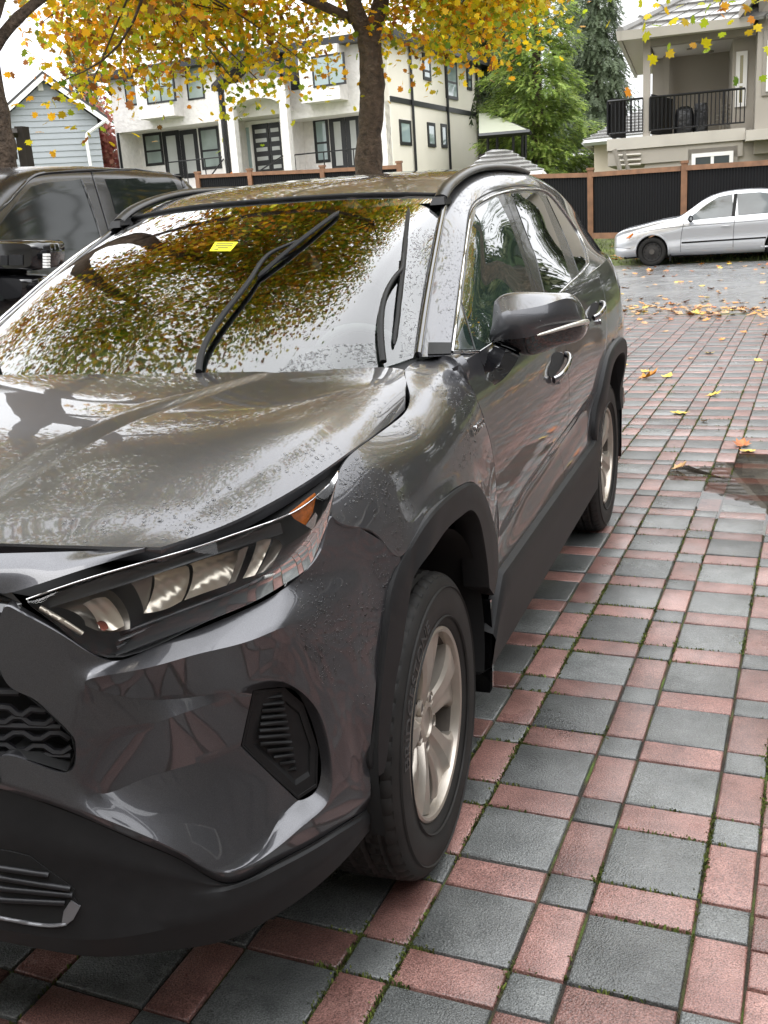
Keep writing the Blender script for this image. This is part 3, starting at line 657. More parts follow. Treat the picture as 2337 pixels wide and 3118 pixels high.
# posts, beams, ceiling
a = tf.rect(1957, 126, 1979, 410); slabpart(tf, 'corner_post', M['taupe'], th_, a[0], a[1], zdk - .05, zea, -.32, 0)
p2 = tf.off(-2.9); a = p2.rect(2018, 180, 2037, 400); slabpart(p2, 'rear_post', M['taupe'], th_, a[0], a[1], zdk - .05, zea, -.3, 0)
a0 = tf.rect(1957, 126, 1979, 410); zbm = (tf.uz(1979, 142)[1] + tf.uz(2237, 112)[1]) / 2
slabpart(tf, 'front_beam', M['taupe_d'], th_, a0[1], U(2302, 130), zbm, zea - .02, -.3, -.01)
slabpart(tf, 'side_beam', M['taupe_d'], th_, a0[0] + .02, a0[1] - .02, zbm, zea - .02, -3.4, -.32)
slabpart(tf, 'balcony_ceiling', mat('ceiling_white', (.62, .60, .57), .7), th_, a0[1] + .02, U(2302, 130), zea - .16, zea - .04, -3.4, -.32)
for x, y in ((2134, 128), (2165, 155), (2098, 148)):
    d = ray(x, y); t = (zea - .17 - CAM[2]) / d[2]; c = CAM + d * t; mb = MB(); mb.tube(np.array([c, c - np.array([0, 0, .03])]), .07, 12); mb.build('downlight', M['taupe_d'], th_)
# railing
zr0 = zdk + .05; ztop = (tf.uz(1980, 297)[1] + tf.uz(2265, 270)[1]) / 2
ua, ub, uc_ = U(1850, 310), a0[0], U(2268, 270)
def rail(P0, P1, k):
    r = MB(); r.tube(np.array([P0 + np.array([0, 0, ztop - zdk]), P1 + np.array([0, 0, ztop - zdk])]), .03, 4); o = r.build('railing', M['black_metal'], th_)
    r = MB(); r.tube(np.array([P0 + np.array([0, 0, .12]), P1 + np.array([0, 0, .12])]), .02, 4); r.build('bottom_rail', M['black_metal'], o)
    for i in range(k + 1):
        p = P0 + (P1 - P0) * i / k; mb = MB(); mb.tube(np.array([p + np.array([0, 0, .1]), p + np.array([0, 0, ztop - zdk])]), .028 if i % 6 == 0 else .014, 4); mb.build('baluster', M['black_metal'], o)
rail(tf.w(ua, zdk, .05), tf.w(ub, zdk, .05), 9); rail(tf.w(a0[1], zdk, .05), tf.w(uc_, zdk, .05), 23); rail(tf.w(ua, zdk, .05), tf.w(ua, zdk, -3.3), 22)
# screens and things kept on the balcony are separate
# roof: low hip with courses, gutters, soffit
ze = zea + .02; eL = U(1893, 110); S_ = np.array([0, 0, 1.])
c = [tf.w(eL, ze, .55), tf.w(U(2302, 90), ze, .55), tf.w(U(2302, 90), ze, -8.5), tf.w(eL, ze, -8.5)]
mb = MB(); ap = tf.w(eL + 4.4, ze + 2.6, -3.95); ap2 = tf.w(U(2700), ze + 2.6, -3.95); c[1] = tf.w(U(2700), ze, .55); c[2] = tf.w(U(2700), ze, -8.5)
def course(A, Bq, T0, T1, k):
    nrm = np.cross(Bq - A, T0 - A); nrm /= np.linalg.norm(nrm); nrm = nrm if nrm[2] > 0 else -nrm; out = []
    for i in range(k):
        f0, f1 = i / k, min(1, (i + 1.15) / k); a0_, b0_ = A + (T0 - A) * f0, Bq + (T1 - Bq) * f0; a1_, b1_ = A + (T0 - A) * f1, Bq + (T1 - Bq) * f1
        L_ = np.linalg.norm(b0_ - a0_); n_ = max(1, int(L_ / .42))
        for j in range(n_):
            g0_, g1_ = j / n_ + .004, (j + 1) / n_ - .004; jz = nrm * random.uniform(.0, .012)
            q = [a0_ + (b0_ - a0_) * g0_, a0_ + (b0_ - a0_) * g1_, a1_ + (b1_ - a1_) * g1_, a1_ + (b1_ - a1_) * g0_]; out.append([p + jz for p in q] + [q[0] + nrm * .085 + jz, q[1] + nrm * .085 + jz, q[2] + nrm * .03 + jz, q[3] + nrm * .03 + jz])
    return out
tiles = course(c[0], c[1], ap, ap2, 11) + course(c[3], c[0], ap, ap, 11)
mbs = MB(); shown = 0
order = sorted(tiles, key=lambda q: 0 if -40 < tophoto0(q[0])[0] < 2380 and -40 < tophoto0(q[0])[1] < 400 else 1)
for q in order:
    if shown < 180: mb = MB(); mb.hexa(q); mb.build('roof_tile', M['tile'], th_); shown += 1
    else: mbs.hexa(q)
tag(mbs.build('roof_tile', M['tile'], th_), kind='stuff')
mb = MB()
for i in range(9):
    a, b_ = c[0] + (ap - c[0]) * i / 9, c[0] + (ap - c[0]) * (i + 1.1) / 9; mb.tube(np.array([a + S_ * .10, b_ + S_ * .07]), [.14, .11], 8)
mb.build('hip_ridge', M['tile'], th_, 40)
mb = MB(); mb.hexa([tf.w(eL, ze - .12, .6), tf.w(U(2280, 90), ze - .12, .6), tf.w(U(2280, 90), ze - .12, .44), tf.w(eL, ze - .12, .44), tf.w(eL, ze + .1, .66), tf.w(U(2280, 90), ze + .1, .66), tf.w(U(2280, 90), ze + .1, .44), tf.w(eL, ze + .1, .44)]); mb.build('gutter', M['taupe_l'], th_)
mb = MB(); mb.hexa([tf.w(eL - .08, ze - .12, .6), tf.w(eL + .02, ze - .12, .6), tf.w(eL + .02, ze - .12, -8.4), tf.w(eL - .08, ze - .12, -8.4), tf.w(eL - .12, ze + .1, .66), tf.w(eL + .02, ze + .1, .66), tf.w(eL + .02, ze + .1, -8.4), tf.w(eL - .12, ze + .1, -8.4)]); mb.build('gutter', M['taupe_l'], th_)
mb = MB(); mb.hexa([tf.w(eL + .03, ze - .08, .43), tf.w(U(2290, 90), ze - .08, .43), tf.w(U(2290, 90), ze - .08, -8), tf.w(eL + .03, ze - .08, -8), tf.w(eL + .03, ze - .03, .43), tf.w(U(2290, 90), ze - .03, .43), tf.w(U(2290, 90), ze - .03, -8), tf.w(eL + .03, ze - .03, -8)]); mb.build('soffit', mat('soffit_cream', (.55, .51, .44), .7), th_)
# front gable of the right part
mb = MB(); gpk = tf.w(U(2480), ze + 2.3, .9); ge = tf.w(U(2245, 100), ze + .05, .9); 
mb.hexa([ge, gpk, gpk - tf.n * 6, ge - tf.n * 6, ge + S_ * .2, gpk + S_ * .2, gpk - tf.n * 6 + S_ * .2, ge - tf.n * 6 + S_ * .2]); mb.build('gable_fascia', M['taupe_d'], th_)
mb = MB(); q = [tf.w(U(2302), ze - .2, .26), tf.w(U(2700), ze - .2, .26), gpk - tf.n * .64, ge - tf.n * .64 + np.array([.5, 0, .1])]; mb.add(q, [(0, 1, 2, 3)]); mb.build('gable_wall', M['taupe'], th_)
# lower eave at right and stair stringer under the deck
a = tf.rect(2268, 392, 2480, 412); slabpart(tf, 'lower_eave', M['taupe_l'], th_, a[0], a[1], a[2] - .1, a[3], 0, .7)
bar(pd(1870, 455, 29.6), pd(1888, 520, 29.6), .06, 'stair_stringer', M['taupe_d'], th_, 4); bar(pd(1898, 462, 29.9), pd(1912, 520, 29.9), .06, 'stair_stringer', M['taupe_d'], th_, 4)
for y in (470, 486, 500): bar(pd(1880, y + 4, 29.9), pd(1950, y, 29.9), .035, 'stair_tread', M['taupe_l'], th_, 4)
for o in th_.children: o.matrix_parent_inverse = Matrix.Translation(-Vector(th_.location))
# things standing on the balcony
M['tarp'] = mat('black_cover', (.010, .010, .011), .35, bump=(6, .8, .05))
def blob(name, pl, r, depth, mt, label, cat, top=.6, arch=False):
    a = pl.rect(*r); u0, u1 = sorted(a[:2]); z0, z1 = zdk, a[3]; mb = MB(); rings = []
    for k, (f, s) in enumerate([(0, 1.04), (.35, 1.0), (.7, .97), (.9, .86 if arch else .96), (1.0, top)]):
        rings.append([pl.w((u0 + u1) / 2 + (u1 - u0) / 2 * s * np.sign(math.cos(t)) * abs(math.cos(t)) ** .5 * (1 + .03 * math.sin(7 * t + k)), z0 + (z1 - z0) * f, depth / 2 * s * np.sign(math.sin(t)) * abs(math.sin(t)) ** .5) for t in np.linspace(0, 2 * math.pi, 28, endpoint=False)])
    mb.grid(np.array(rings), cv=True); mb.f.append(tuple(range(len(mb.v) - 28, len(mb.v)))); mb.mi.append(0)
    o = mb.build(name, mt, None, 50); tag(o, label, cat); return o
pb2 = tf.off(-1.2)
blob('covered_barbecue', pb2, (2053, 325, 2112, 400), .7, M['tarp'], 'barbecue under a rounded black cover on the balcony', 'barbecue', .45, True)
blob('covered_heater', pb2, (2112, 316, 2155, 400), .6, M['tarp'], 'square topped black covered box beside the barbecue on the balcony', 'covered box', .9)
def screen(x0, x1, y, pl0, pl1, label):
    a, b_ = pl0, pl1; mb = MB(); mb.hexa([a, b_, b_ + np.array([.0, .05, 0]), a + np.array([0, .05, 0])] + [p + S_ * 1.02 for p in (a, b_, b_ + np.array([.0, .05, 0]), a + np.array([0, .05, 0]))]); o = mb.build('privacy_screen', mat('screen_black', (.012, .012, .013), .6) if 'screen_black' not in bpy.data.materials else bpy.data.materials['screen_black'], None); tag(o, label, 'screen')
screen(0, 0, 0, tf.w(a0[1] + .02, zdk + .03, -.08), tf.w(a0[1] + .55, zdk + .03, -2.2), 'black privacy screen inside the railing next to the corner post')
screen(0, 0, 0, tf.w(ua + .06, zdk + .03, -.1), tf.w(ua + .42, zdk + .03, -1.0), 'black privacy screen at the open left end of the balcony')
ch = empty('stacked_chairs', tuple(tf.w(U(2190), zdk, -1.8)), 'pile of pale slatted garden chairs at the back of the balcony', 'chairs')
for k in range(4):
    for j in range(3):
        p = tf.w(U(2178) + .16 * j + k * .05, zdk, -1.9); bar(p + S_ * (.35 + .12 * k), p + S_ * (.42 + .12 * k) + tf.u * .5, .018, 'slat', M['taupe_l'], ch, 4)
    p = tf.w(U(2195) + k * .09, zdk, -1.8); bar(p, p + S_ * (.9 + .1 * k), .022, 'leg', M['taupe_l'], ch, 4)
for o in ch.children: o.matrix_parent_inverse = Matrix.Translation(-Vector(ch.location))

# ---- blue sided house at far left
bk = pd(190, 470, 46); bf = VP(bk, 50)
bh = empty('blue_house', tuple(bk), 'pale blue clapboard house with a white edged gable at far left', 'house')
pkp = bf.uz(128, 230); eR = bf.uz(324, 366); sl = (pkp[1] - eR[1]) / (eR[0] - pkp[0]); wR = bf.uz(303, 420)[0]; zb0 = .8
boards = 0
z = zb0; hb = .235
while z < pkp[1] - .3:
    half = min(wR - pkp[0], (pkp[1] - .25 - z) / sl)
    mb = MB(); A = [bf.w(pkp[0] - half, z, .05), bf.w(pkp[0] + half, z, .05), bf.w(pkp[0] + half, z, -.05), bf.w(pkp[0] - half, z, -.05)]; h2 = max(.05, min(wR - pkp[0], (pkp[1] - .25 - z - hb) / sl))
    T = [bf.w(pkp[0] - h2, z + hb + .02, .015), bf.w(pkp[0] + h2, z + hb + .02, .015), bf.w(pkp[0] + h2, z + hb + .02, -.05), bf.w(pkp[0] - h2, z + hb + .02, -.05)]
    mb.hexa(A + T); mb.build('siding_board', M['blue_siding'], bh); z += hb
mb = MB(); w_ = wR - pkp[0]; b4 = [bf.w(pkp[0] - w_, zb0, -.05), bf.w(pkp[0] + w_, zb0, -.05), bf.w(pkp[0] + w_, zb0, -10), bf.w(pkp[0] - w_, zb0, -10)]; ztw = pkp[1] - .25 - w_ * sl; mb.hexa(b4 + [p + S_ * (ztw - zb0) for p in b4]); mb.build('wall', M['blue_siding'], bh)
for s in (-1, 1):
    e = bf.w(pkp[0] + s * (eR[0] - pkp[0]), eR[1], .45); pk2 = bf.w(pkp[0], pkp[1], .45); mb = MB(); mb.hexa([e - S_ * .22, pk2 - S_ * .22, pk2 - S_ * .22 - bf.n * .06, e - S_ * .22 - bf.n * .06, e, pk2, pk2 - bf.n * .06, e - bf.n * .06]); mb.build('barge_board', M['white_trim'], bh)
    mb = MB(); mb.hexa([e, pk2, pk2 - bf.n * 11, e - bf.n * 11, e + S_ * .12, pk2 + S_ * .12, pk2 - bf.n * 11 + S_ * .12, e - bf.n * 11 + S_ * .12]); mb.build('roof', mat('shingle_dark', (.05, .048, .046), .7) if s < 0 else bpy.data.materials['shingle_dark'], bh)
mb = MB(); P = np.array([pd(322, 366, 45.6), pd(264, 408, 45.6), pd(262, 425, 45.6), pd(275, 505, 45.6)]); mb.tube(P, .07, 6); mb.build('downpipe', M['white_trim'], bh)
slabpart(bf, 'gable_vent', M['white_trim'], bh, *bf.rect(114, 252, 130, 277), .04, .09)
for o in bh.children: o.matrix_parent_inverse = Matrix.Translation(-Vector(bh.location))

# ---- fences
def fence(name, label, posts, base_dz, cat='fence', h=1.7, panels=True, group=None):
    """posts: list of (px, py_top, distance, extra height)"""
    P = []
    for x, y, dist in posts: p = pd(x, y, dist); P.append(p)
    root = empty(name, (P[0][0], P[0][1], P[0][2] - h), label, cat, group)
    for p in P:
        mb = MB(); mb.box((p[0] - .07, p[1] - .07, p[2] - h - .1), (p[0] + .07, p[1] + .07, p[2] - .06)); mb.box((p[0] - .09, p[1] - .09, p[2] - .06), (p[0] + .09, p[1] + .09, p[2])); mb.build('fence_post', M['cedar'], root)
    for a, b_ in zip(P[:-1], P[1:]):
        d = b_ - a; d[2] = 0; L_ = np.linalg.norm(d); d /= L_; nn = np.array([d[1], -d[0], 0]); nn = nn if nn @ (CAM - a) > 0 else -nn
        def rl(zo0, zo1, t0, t1, name_):
            A, Bq = a + d * .07, b_ - d * .07; lo = np.array([0, 0, zo0]); hi = np.array([0, 0, zo1]); mb = MB(); mb.hexa([A + lo + nn * t1, Bq + lo + nn * t1, Bq + lo + nn * t0, A + lo + nn * t0, A + hi + nn * t1, Bq + hi + nn * t1, Bq + hi + nn * t0, A + hi + nn * t0]); mb.build(name_, M['cedar'], root)
        rl(-.22, -.11, -.02, .05, 'top_rail'); rl(-h - .02, -h + .12, -.02, .05, 'bottom_rail')
        k = int((L_ - .14) / .038); A = a + d * .07; S = []
        for i in range(k * 2 + 1):
            t = (L_ - .14) * i / (k * 2); off_ = -.018 + (.016 if (i // 2) % 2 else 0); p = A + d * t + nn * off_; f = (b_[2] - a[2]) * (t / L_); S.append([p + np.array([0, 0, -.22 + f]), p + np.array([0, 0, -h + .12 + f])])
        mb = MB(); mb.grid(np.array(S)); mb.build('corrugated_panel', M['corr'], root)
    for o in root.children: o.matrix_parent_inverse = Matrix.Translation(-Vector(root.location))
    return root
fence('corrugated_fence', 'black corrugated fence in a cedar frame behind the silver sedan', [(1410, 524, 29.5), (1797, 511, 27.2), (2084, 489, 25.6), (2420, 464, 24.0)], 0)
fence('corrugated_fence', 'far stretch of cedar framed fence in front of the white house', [(600, 522, 35), (759, 513, 34), (980, 503, 33), (1214, 490, 32)], 0)
# dark timber post at far left
p = pd(30, 395, 15.5); mb = MB(); lp = empty('timber_post', (p[0], p[1], 0), 'dark timber gate post standing at the far left edge', 'post')
for x0, x1, y in ((42, 66, 385), (-30, -6, 395)):
    a = pd(x0, y, 15.5); b_ = pd(x1, y, 15.5); mb = MB(); mb.hexa([np.array([*a[:2], 0]), np.array([*b_[:2], 0]), np.array([*(b_[:2] + (.0, .14)), 0]), np.array([*(a[:2] + (.0, .14)), 0]), np.array([*a[:2], a[2]]), np.array([*b_[:2], a[2]]), np.array([*(b_[:2] + (.0, .14)), a[2]]), np.array([*(a[:2] + (0, .14)), a[2]])]); mb.build('post', M['dark_timber'], lp)
for y in (405, 470):
    a, b_ = pd(-40, y + 4, 15.5), pd(52, y, 15.5); bar(a, b_, .06, 'cross_bar', M['dark_timber'], lp, 4)
for o in lp.children: o.matrix_parent_inverse = Matrix.Translation(-Vector(lp.location))

# ---- house behind the camera that the car faces: its siding and garage door show in the paintwork
ho = empty('own_house', (1.0, -2.75, 0), 'house with tan siding and a garage door behind the camera', 'house')
M['tan'] = mat('tan_siding', (.24, .22, .195), .6, noise=(2, .08))
hz = VP((-7, -2.75), 90)
slabpart(hz, 'wall', M['tan'], ho, 0, 18, 0, 2.85, -6, 0)
for k in range(12):
    mb = MB(); A = [hz.w(0, k * .23 + .05, .05), hz.w(18, k * .23 + .05, .05), hz.w(18, k * .23 + .05, .005), hz.w(0, k * .23 + .05, .005)]; T = [hz.w(0, k * .23 + .29, .012), hz.w(18, k * .23 + .29, .012), hz.w(18, k * .23 + .29, .005), hz.w(0, k * .23 + .29, .005)]; mb.hexa(A + T); mb.build('siding_board', M['tan'], ho)
gd = slabpart(hz, 'garage_door', mat('garage_door', (.34, .325, .30), .45), ho, 3.6, 8.6, 0, 2.25, .05, .12)
for i in range(4):
    for j in range(4): mb = MB(); hz.slab(mb, 3.75 + j * 1.22, 4.80 + j * 1.22, .1 + i * .54, .52 + i * .54, .12, .145); mb.build('door_panel', bpy.data.materials['garage_door'], gd)
mb = MB(); mb.hexa([hz.w(-.6, 2.80, .22), hz.w(18.6, 2.80, .22), hz.w(18.6, 4.6, -3.4), hz.w(-.6, 4.6, -3.4), hz.w(-.6, 2.95, .22), hz.w(18.6, 2.95, .22), hz.w(18.6, 4.75, -3.4), hz.w(-.6, 4.75, -3.4)]); mb.build('roof', bpy.data.materials['shingle_dark'], ho)
for o in ho.children: o.matrix_parent_inverse = Matrix.Translation(-Vector(ho.location))

# ---- neighbour's house right of the drive, seen in the flank's reflections
nb = VP((8.6, -3), 0); nh = empty('neighbour_house', (8.6, 4, 0), 'two storey grey sided house right of the driveway', 'house')
M['greysiding'] = mat('grey_siding', (.15, .145, .135), .6, noise=(2, .08))
slabpart(nb, 'wall', M['greysiding'], nh, 0, 13, 0, 5.8, -7, 0)
for k in range(25):
    mb = MB(); A = [nb.w(0, k * .23 + .03, .05), nb.w(13, k * .23 + .03, .05), nb.w(13, k * .23 + .03, .005), nb.w(0, k * .23 + .03, .005)]; T = [nb.w(0, k * .23 + .27, .012), nb.w(13, k * .23 + .27, .012), nb.w(13, k * .23 + .27, .005), nb.w(0, k * .23 + .27, .005)]; q = A + T
    mb.hexa(q if np.cross(A[1] - A[0], A[2] - A[0])[2] > 0 else A[::-1] + T[::-1]); mb.build('siding_board', M['greysiding'], nh)
for (a, c) in ((1.5, 3.0), (5.5, 7.2), (9.5, 11)):
    for z in (1.0, 3.6): window(nb, (a, c, z, z + 1.3), M['white_trim'], M['pane_dark'], nh, d=.1)
mb = MB(); mb.hexa([nb.w(-.6, 5.7, .8), nb.w(13.6, 5.7, .8), nb.w(13.6, 8.4, -3.6), nb.w(-.6, 8.4, -3.6), nb.w(-.6, 5.9, .8), nb.w(13.6, 5.9, .8), nb.w(13.6, 8.6, -3.6), nb.w(-.6, 8.6, -3.6)]); mb.build('roof', bpy.data.materials['shingle_dark'], nh)
for o in nh.children: o.matrix_parent_inverse = Matrix.Translation(-Vector(nh.location))
# ================================================================== the grey SUV
suv = empty('parked_suv', (0, 0, 0), 'wet dark grey compact SUV parked on the red and grey pavers, wipers on its windscreen', 'car')
def tab(x, xs, ys): return float(np.interp(x, xs, ys))
ZT = np.array([.44, .50, .56, .62, .70, .80, .90, .98, 1.05, 1.11, 1.17, 1.25]); XT = np.array([.900, .905, .903, .904, .914, .923, .921, .912, .898, .877, .845, .795])
_zz = np.linspace(.3, 1.4, 221); _xx = natspline(ZT, XT[:, None], np.clip(_zz, .44, 1.25))[:, 0]
def sideX(y, z):
    zz = z - .035 * max(0, y - .5) * np.clip((z - .75) / .3, 0, 1)
    x = float(np.interp(zz, _zz, _xx))
    # lower door wedge: hollow between the crease and the sill
    x -= .020 * math.exp(-((z - (.63 + .055 * (y - 1.2))) / .055) ** 2) * np.clip((y - .5) / .5, 0, 1) * np.clip((2.35 - y) / .4, 0, 1)
    # haunch over the rear wheel
    x += .012 * math.exp(-((y - 2.7) / .45) ** 2 - ((z - .88) / .16) ** 2)
    if y > 3.0: x -= .20 * ((y - 3.0) / .65) ** 2
    if y < .55: x += 0
    return x
def pside(x, y):
    d = ray(x, y); t0 = None
    for t in np.arange(1.0, 9, .02):
        P = CAM + t * d
        if P[0] <= sideX(P[1], P[2]):
            a, b = t - .02, t
            for _ in range(30):
                mm = (a + b) / 2; Q = CAM + mm * d
                if Q[0] > sideX(Q[1], Q[2]): a = mm
                else: b = mm
            return CAM + a * d
    raise ValueError((x, y))
# wheel-arch trim shapes in (y, z) about the axle
ARCH_O = [(-.44, .46), (-.485, .57), (-.458, .66), (-.405, .76), (-.34, .825), (-.275, .862), (-.19, .884), (-.085, .896), (.04, .898), (.15, .892), (.24, .876), (.317, .842), (.378, .792), (.426, .73), (.458, .661), (.470, .60), (.458, .54), (.445, .50)]
ARCH_I = [(-.405, .44), (-.395, .52), (-.372, .575), (-.335, .63), (-.295, .68), (-.262, .722), (-.225, .765), (-.165, .80), (-.06, .822), (.05, .825), (.16, .818), (.245, .80), (.305, .76), (.345, .69), (.368, .64), (.380, .585), (.383, .54), (.385, .50)]
def yz3(p, x, dy=0): return np.array([x, p[0] + dy, p[1]])

# ---- hood
HE = np.array([(.825, .108, 1.077), (.834, -.02, 1.072), (.838, -.203, 1.069), (.81, -.433, 1.045), (.752, -.593, 1.022), (.712, -.650, 1.013), (.678, -.70, 1.009)])
HEc = curve(HE, 81)
ZCy = np.array([-.80, -.75, -.68, -.60, -.45, -.20, .03, .20, .34]); ZCz = np.array([1.030, 1.050, 1.075, 1.098, 1.130, 1.150, 1.156, 1.157, 1.1575])
_hq = np.linspace(-.80, .34, 200); _hz = natspline(ZCy, ZCz[:, None], _hq)[:, 0]
RS = np.array([0, .25, .53, .75, .89, .915, .93, .96, 1.0]); RY = np.array([.20, .185, .20, .26, .322, .328, .30, .22, .108])
FS = np.array([0, .25, .5, .75, .9, 1.0]); FY = np.array([-.80, -.795, -.782, -.753, -.728, -.70])
sv = np.r_[np.linspace(0, .42, 14), np.linspace(.45, .60, 16), np.linspace(.62, .86, 12), np.linspace(.875, 1, 18)]
H = np.zeros((81, len(sv), 3))
for i, e in enumerate(HEc):
    t = i / 80.0; ft = (.108 - e[1]) / .808
    for j, q in enumerate(sv):
        y = np.interp(q, RS, RY) * (1 - ft) + np.interp(q, FS, FY) * ft; x = q * e[0]
        n = 15 * (1 - ft) ** 1.2 + 4.2 * (1 - (1 - ft) ** 1.2); zc_ = float(np.interp(.20 * (1 - ft) - .80 * ft, _hq, _hz)); z = zc_ - (zc_ - e[2]) * q ** n
        xp = .44 * (1 - ft) + .29 * ft; k_ = np.clip((x - xp + .014) / .028, 0, 1); st_ = .011 * min(1, (1 - ft) * 5 + .15) * min(1, ft * 9 + .35)
        z -= st_ * (k_ * k_ * (3 - 2 * k_)) * (1 - np.clip((q - .62) / .3, 0, 1) ** 2 * .9) * (1 - q ** 8) + .004 * (x / .8) ** 2 * (1 - q ** 6)
        H[i, j] = (x, y, z)
full = np.concatenate([(H * np.array([-1, 1, 1]))[:, :0:-1], H], 1)
mb = MB(); mb.grid(full); hood = mb.build('hood', M['paint'], suv); finish_panel(hood, .003, .022, .004)


# ---- front bumper + front wing: one subdivision cage, points read off the photograph
CV = {}; CF = {'bumper': [], 'wing': []}
def B(n, x, y, ins): CV[n] = pb(x, y, ins)
def X_(n, x, y, v): CV[n] = px(x, y, X=v)
def S_(n, x, y): CV[n] = pside(x, y)
for n, x, y, i in [('T0', 0, 1866, .03), ('T1', 63, 1863, .03), ('T2', 200, 1936, .034), ('T3', 338, 2010, .036), ('T4', 469, 1965, .040), ('T5', 600, 1914, .042), ('T6', 769, 1842, .040), ('T7', 874, 1781, .036), ('T9', 976, 1675, .028), ('T11', 1007, 1570, .03),
  ('G0', 0, 2055, .02), ('G1', 84, 2122, .02), ('G2', 148, 2173, .02), ('G4', 215, 2240, .02), ('G5', 226, 2290, .02), ('G6', 203, 2350, .02), ('G8', 90, 2315, .015), ('G9', 0, 2302, .015),
  ('S0', 255, 2076, .022), ('S1', 422, 2040, -.002), ('S2', 600, 1991, -.008), ('S3', 769, 1949, -.007), ('S4', 900, 1905, .000),
  ('L1', 380, 2122, .026), ('L2', 549, 2127, .036), ('L3', 727, 2095, .036), ('L4', 853, 2070, .014), ('L6', 958, 2150, .006), ('L8', 1003, 2280, .002), ('L10', 1005, 2425, .002),
  ('M1a', 297, 2259, .020), ('M1b', 425, 2215, .020), ('M1c', 560, 2170, .026),
  ('M2a', 293, 2416, .026), ('M2b', 422, 2376, .048), ('M2c', 591, 2325, .060), ('M2d', 735, 2270, .062),
  ('F1', 771, 2103, .046), ('F2', 866, 2094, .035), ('F3', 922, 2142, .03), ('F5', 968, 2280, .028), ('F7', 965, 2396, .025), ('F8', 908, 2434, .035), ('F9', 815, 2348, .05),
  ('Ka', 0, 2382, .005), ('Kb', 127, 2426, .005), ('Kc', 253, 2469, .005), ('Kd', 422, 2536, .004), ('Ke', 570, 2604, .002), ('R0', 693, 2657, 0), ('R1', 836, 2587, 0), ('R2', 938, 2502, 0),
  ('V1', 739, 2600, .015), ('V2', 835, 2516, .025),
  ('Za', 0, 2403, .012), ('Zb', 127, 2443, .012), ('Zc', 253, 2490, .012), ('Zd', 422, 2564, .012), ('Ze', 570, 2630, .012), ('Zf', 697, 2691, .012), ('Zg', 836, 2628, .012), ('Zh', 945, 2571, .012), ('Zi', 1040, 2512, .012), ('Zj', 1085, 2484, .012), ('Zk', 1120, 2459, .012),
  ('s1a', 1085, 1705, .02), ('s2a', 1045, 1800, .012), ('s3a', 1010, 1945, .005), ('s4a', 990, 2070, .002), ('s5a', 1030, 2180, .0), ('s6a', 1055, 2320, .0), ('s7a', 1062, 2415, .0),
  ('s1b', 1143, 1742, .012), ('s2b', 1112, 1850, .006), ('s3b', 1085, 2000, .002), ('s4b', 1068, 2110, .0), ('s5b', 1078, 2225, .0), ('s6b', 1090, 2345, .0), ('s7b', 1102, 2425, .0),
  ('seam1', 1100, 1609, .022)]: B(n, x, y, i)
for n, x, y, v in [('M0', 1161, 1645, .915), ('A0', 1221, 1698, .925), ('Aa', 1191, 1780, .922), ('Ab', 1168, 1907, .917), ('Ac', 1149, 2050, .910), ('Ad', 1140, 2160, .900), ('Ae', 1130, 2260, .892), ('Af', 1128, 2340, .886), ('Ag', 1130, 2410, .890),
  ('O1', 1031, 1430, .832), ('O2', 1100, 1355, .838), ('O3', 1190, 1290, .833), ('O4', 1236, 1246, .825), ('O5', 1243, 1190, .798), ('O6', 1235, 1118, .752), ('O7', 1312, 1089, .765)]: X_(n, x, y, v)
for n, x, y in [('O8', 1385, 1093), ('O9', 1449, 1210), ('O10', 1491, 1337), ('O11', 1506, 1430), ('O12', 1514, 1535), ('O13', 1516, 1641), ('O14', 1512, 1743), ('O15', 1501, 1800)]: S_(n, x, y)
for n, x, y, v in [('A1', 1278, 1602, .930), ('A2', 1330, 1538, .933), ('A3', 1375, 1496, .934), ('A4', 1405, 1478, .934), ('A5', 1434, 1469, .934), ('A6', 1457, 1485, .934), ('A7', 1480, 1526, .932), ('A8', 1494, 1570, .930), ('A9', 1509, 1650, .926), ('A10', 1511, 1720, .922), ('A11', 1499, 1790, .918),
  ('M1', 1238, 1594, .917), ('M2', 1292, 1528, .919), ('M3', 1342, 1470, .920), ('M4', 1386, 1430, .921), ('M5', 1432, 1410, .923), ('M6', 1466, 1432, .925),
  ('N1', 1130, 1505, .872), ('N2', 1200, 1425, .875), ('N3', 1270, 1362, .876), ('N4', 1325, 1308, .878), ('N5', 1420, 1292, .900), ('N6', 1466, 1368, .917), ('Q1', 1338, 1165, .838)]: X_(n, x, y, v)
lerp = lambda a, b, t: CV[a] * (1 - t) + CV[b] * t
_wz = np.array([.45, .60, .80, .88, .94, 1.0, 1.04, 1.07, 1.10]); _wx = np.array([.918, .926, .930, .929, .924, .909, .891, .866, .815])
_wq = np.linspace(.45, 1.10, 120); _wv = natspline(_wz, _wx[:, None], _wq)[:, 0]
def wingX(y, z):
    dz = -.03 * np.clip((.15 - y) / .42, 0, 1.5) + .055 * np.clip((y - .15) / .35, 0, 1)
    p = (1 - max(0.0, (.10 - y) / 1.03) ** 2.6) ** (1 / 3.2) if y > -.9 else .5
    w = np.clip((y - .30) / .2, 0, 1); a = float(np.interp(z - dz, _wq, _wv)) * p
    return a * (1 - w) + sideX(max(y, .3), z) * w
def pwing(x, y, add=0):
    d = ray(x, y)
    for t in np.arange(1.0, 6, .02):
        P = CAM + t * d
        if P[0] <= wingX(P[1], P[2]) + add:
            a, b = t - .02, t
            for _ in range(30):
                mm = (a + b) / 2; Q = CAM + mm * d
                if Q[0] > wingX(Q[1], Q[2]) + add: a = mm
                else: b = mm
            return CAM + a * d
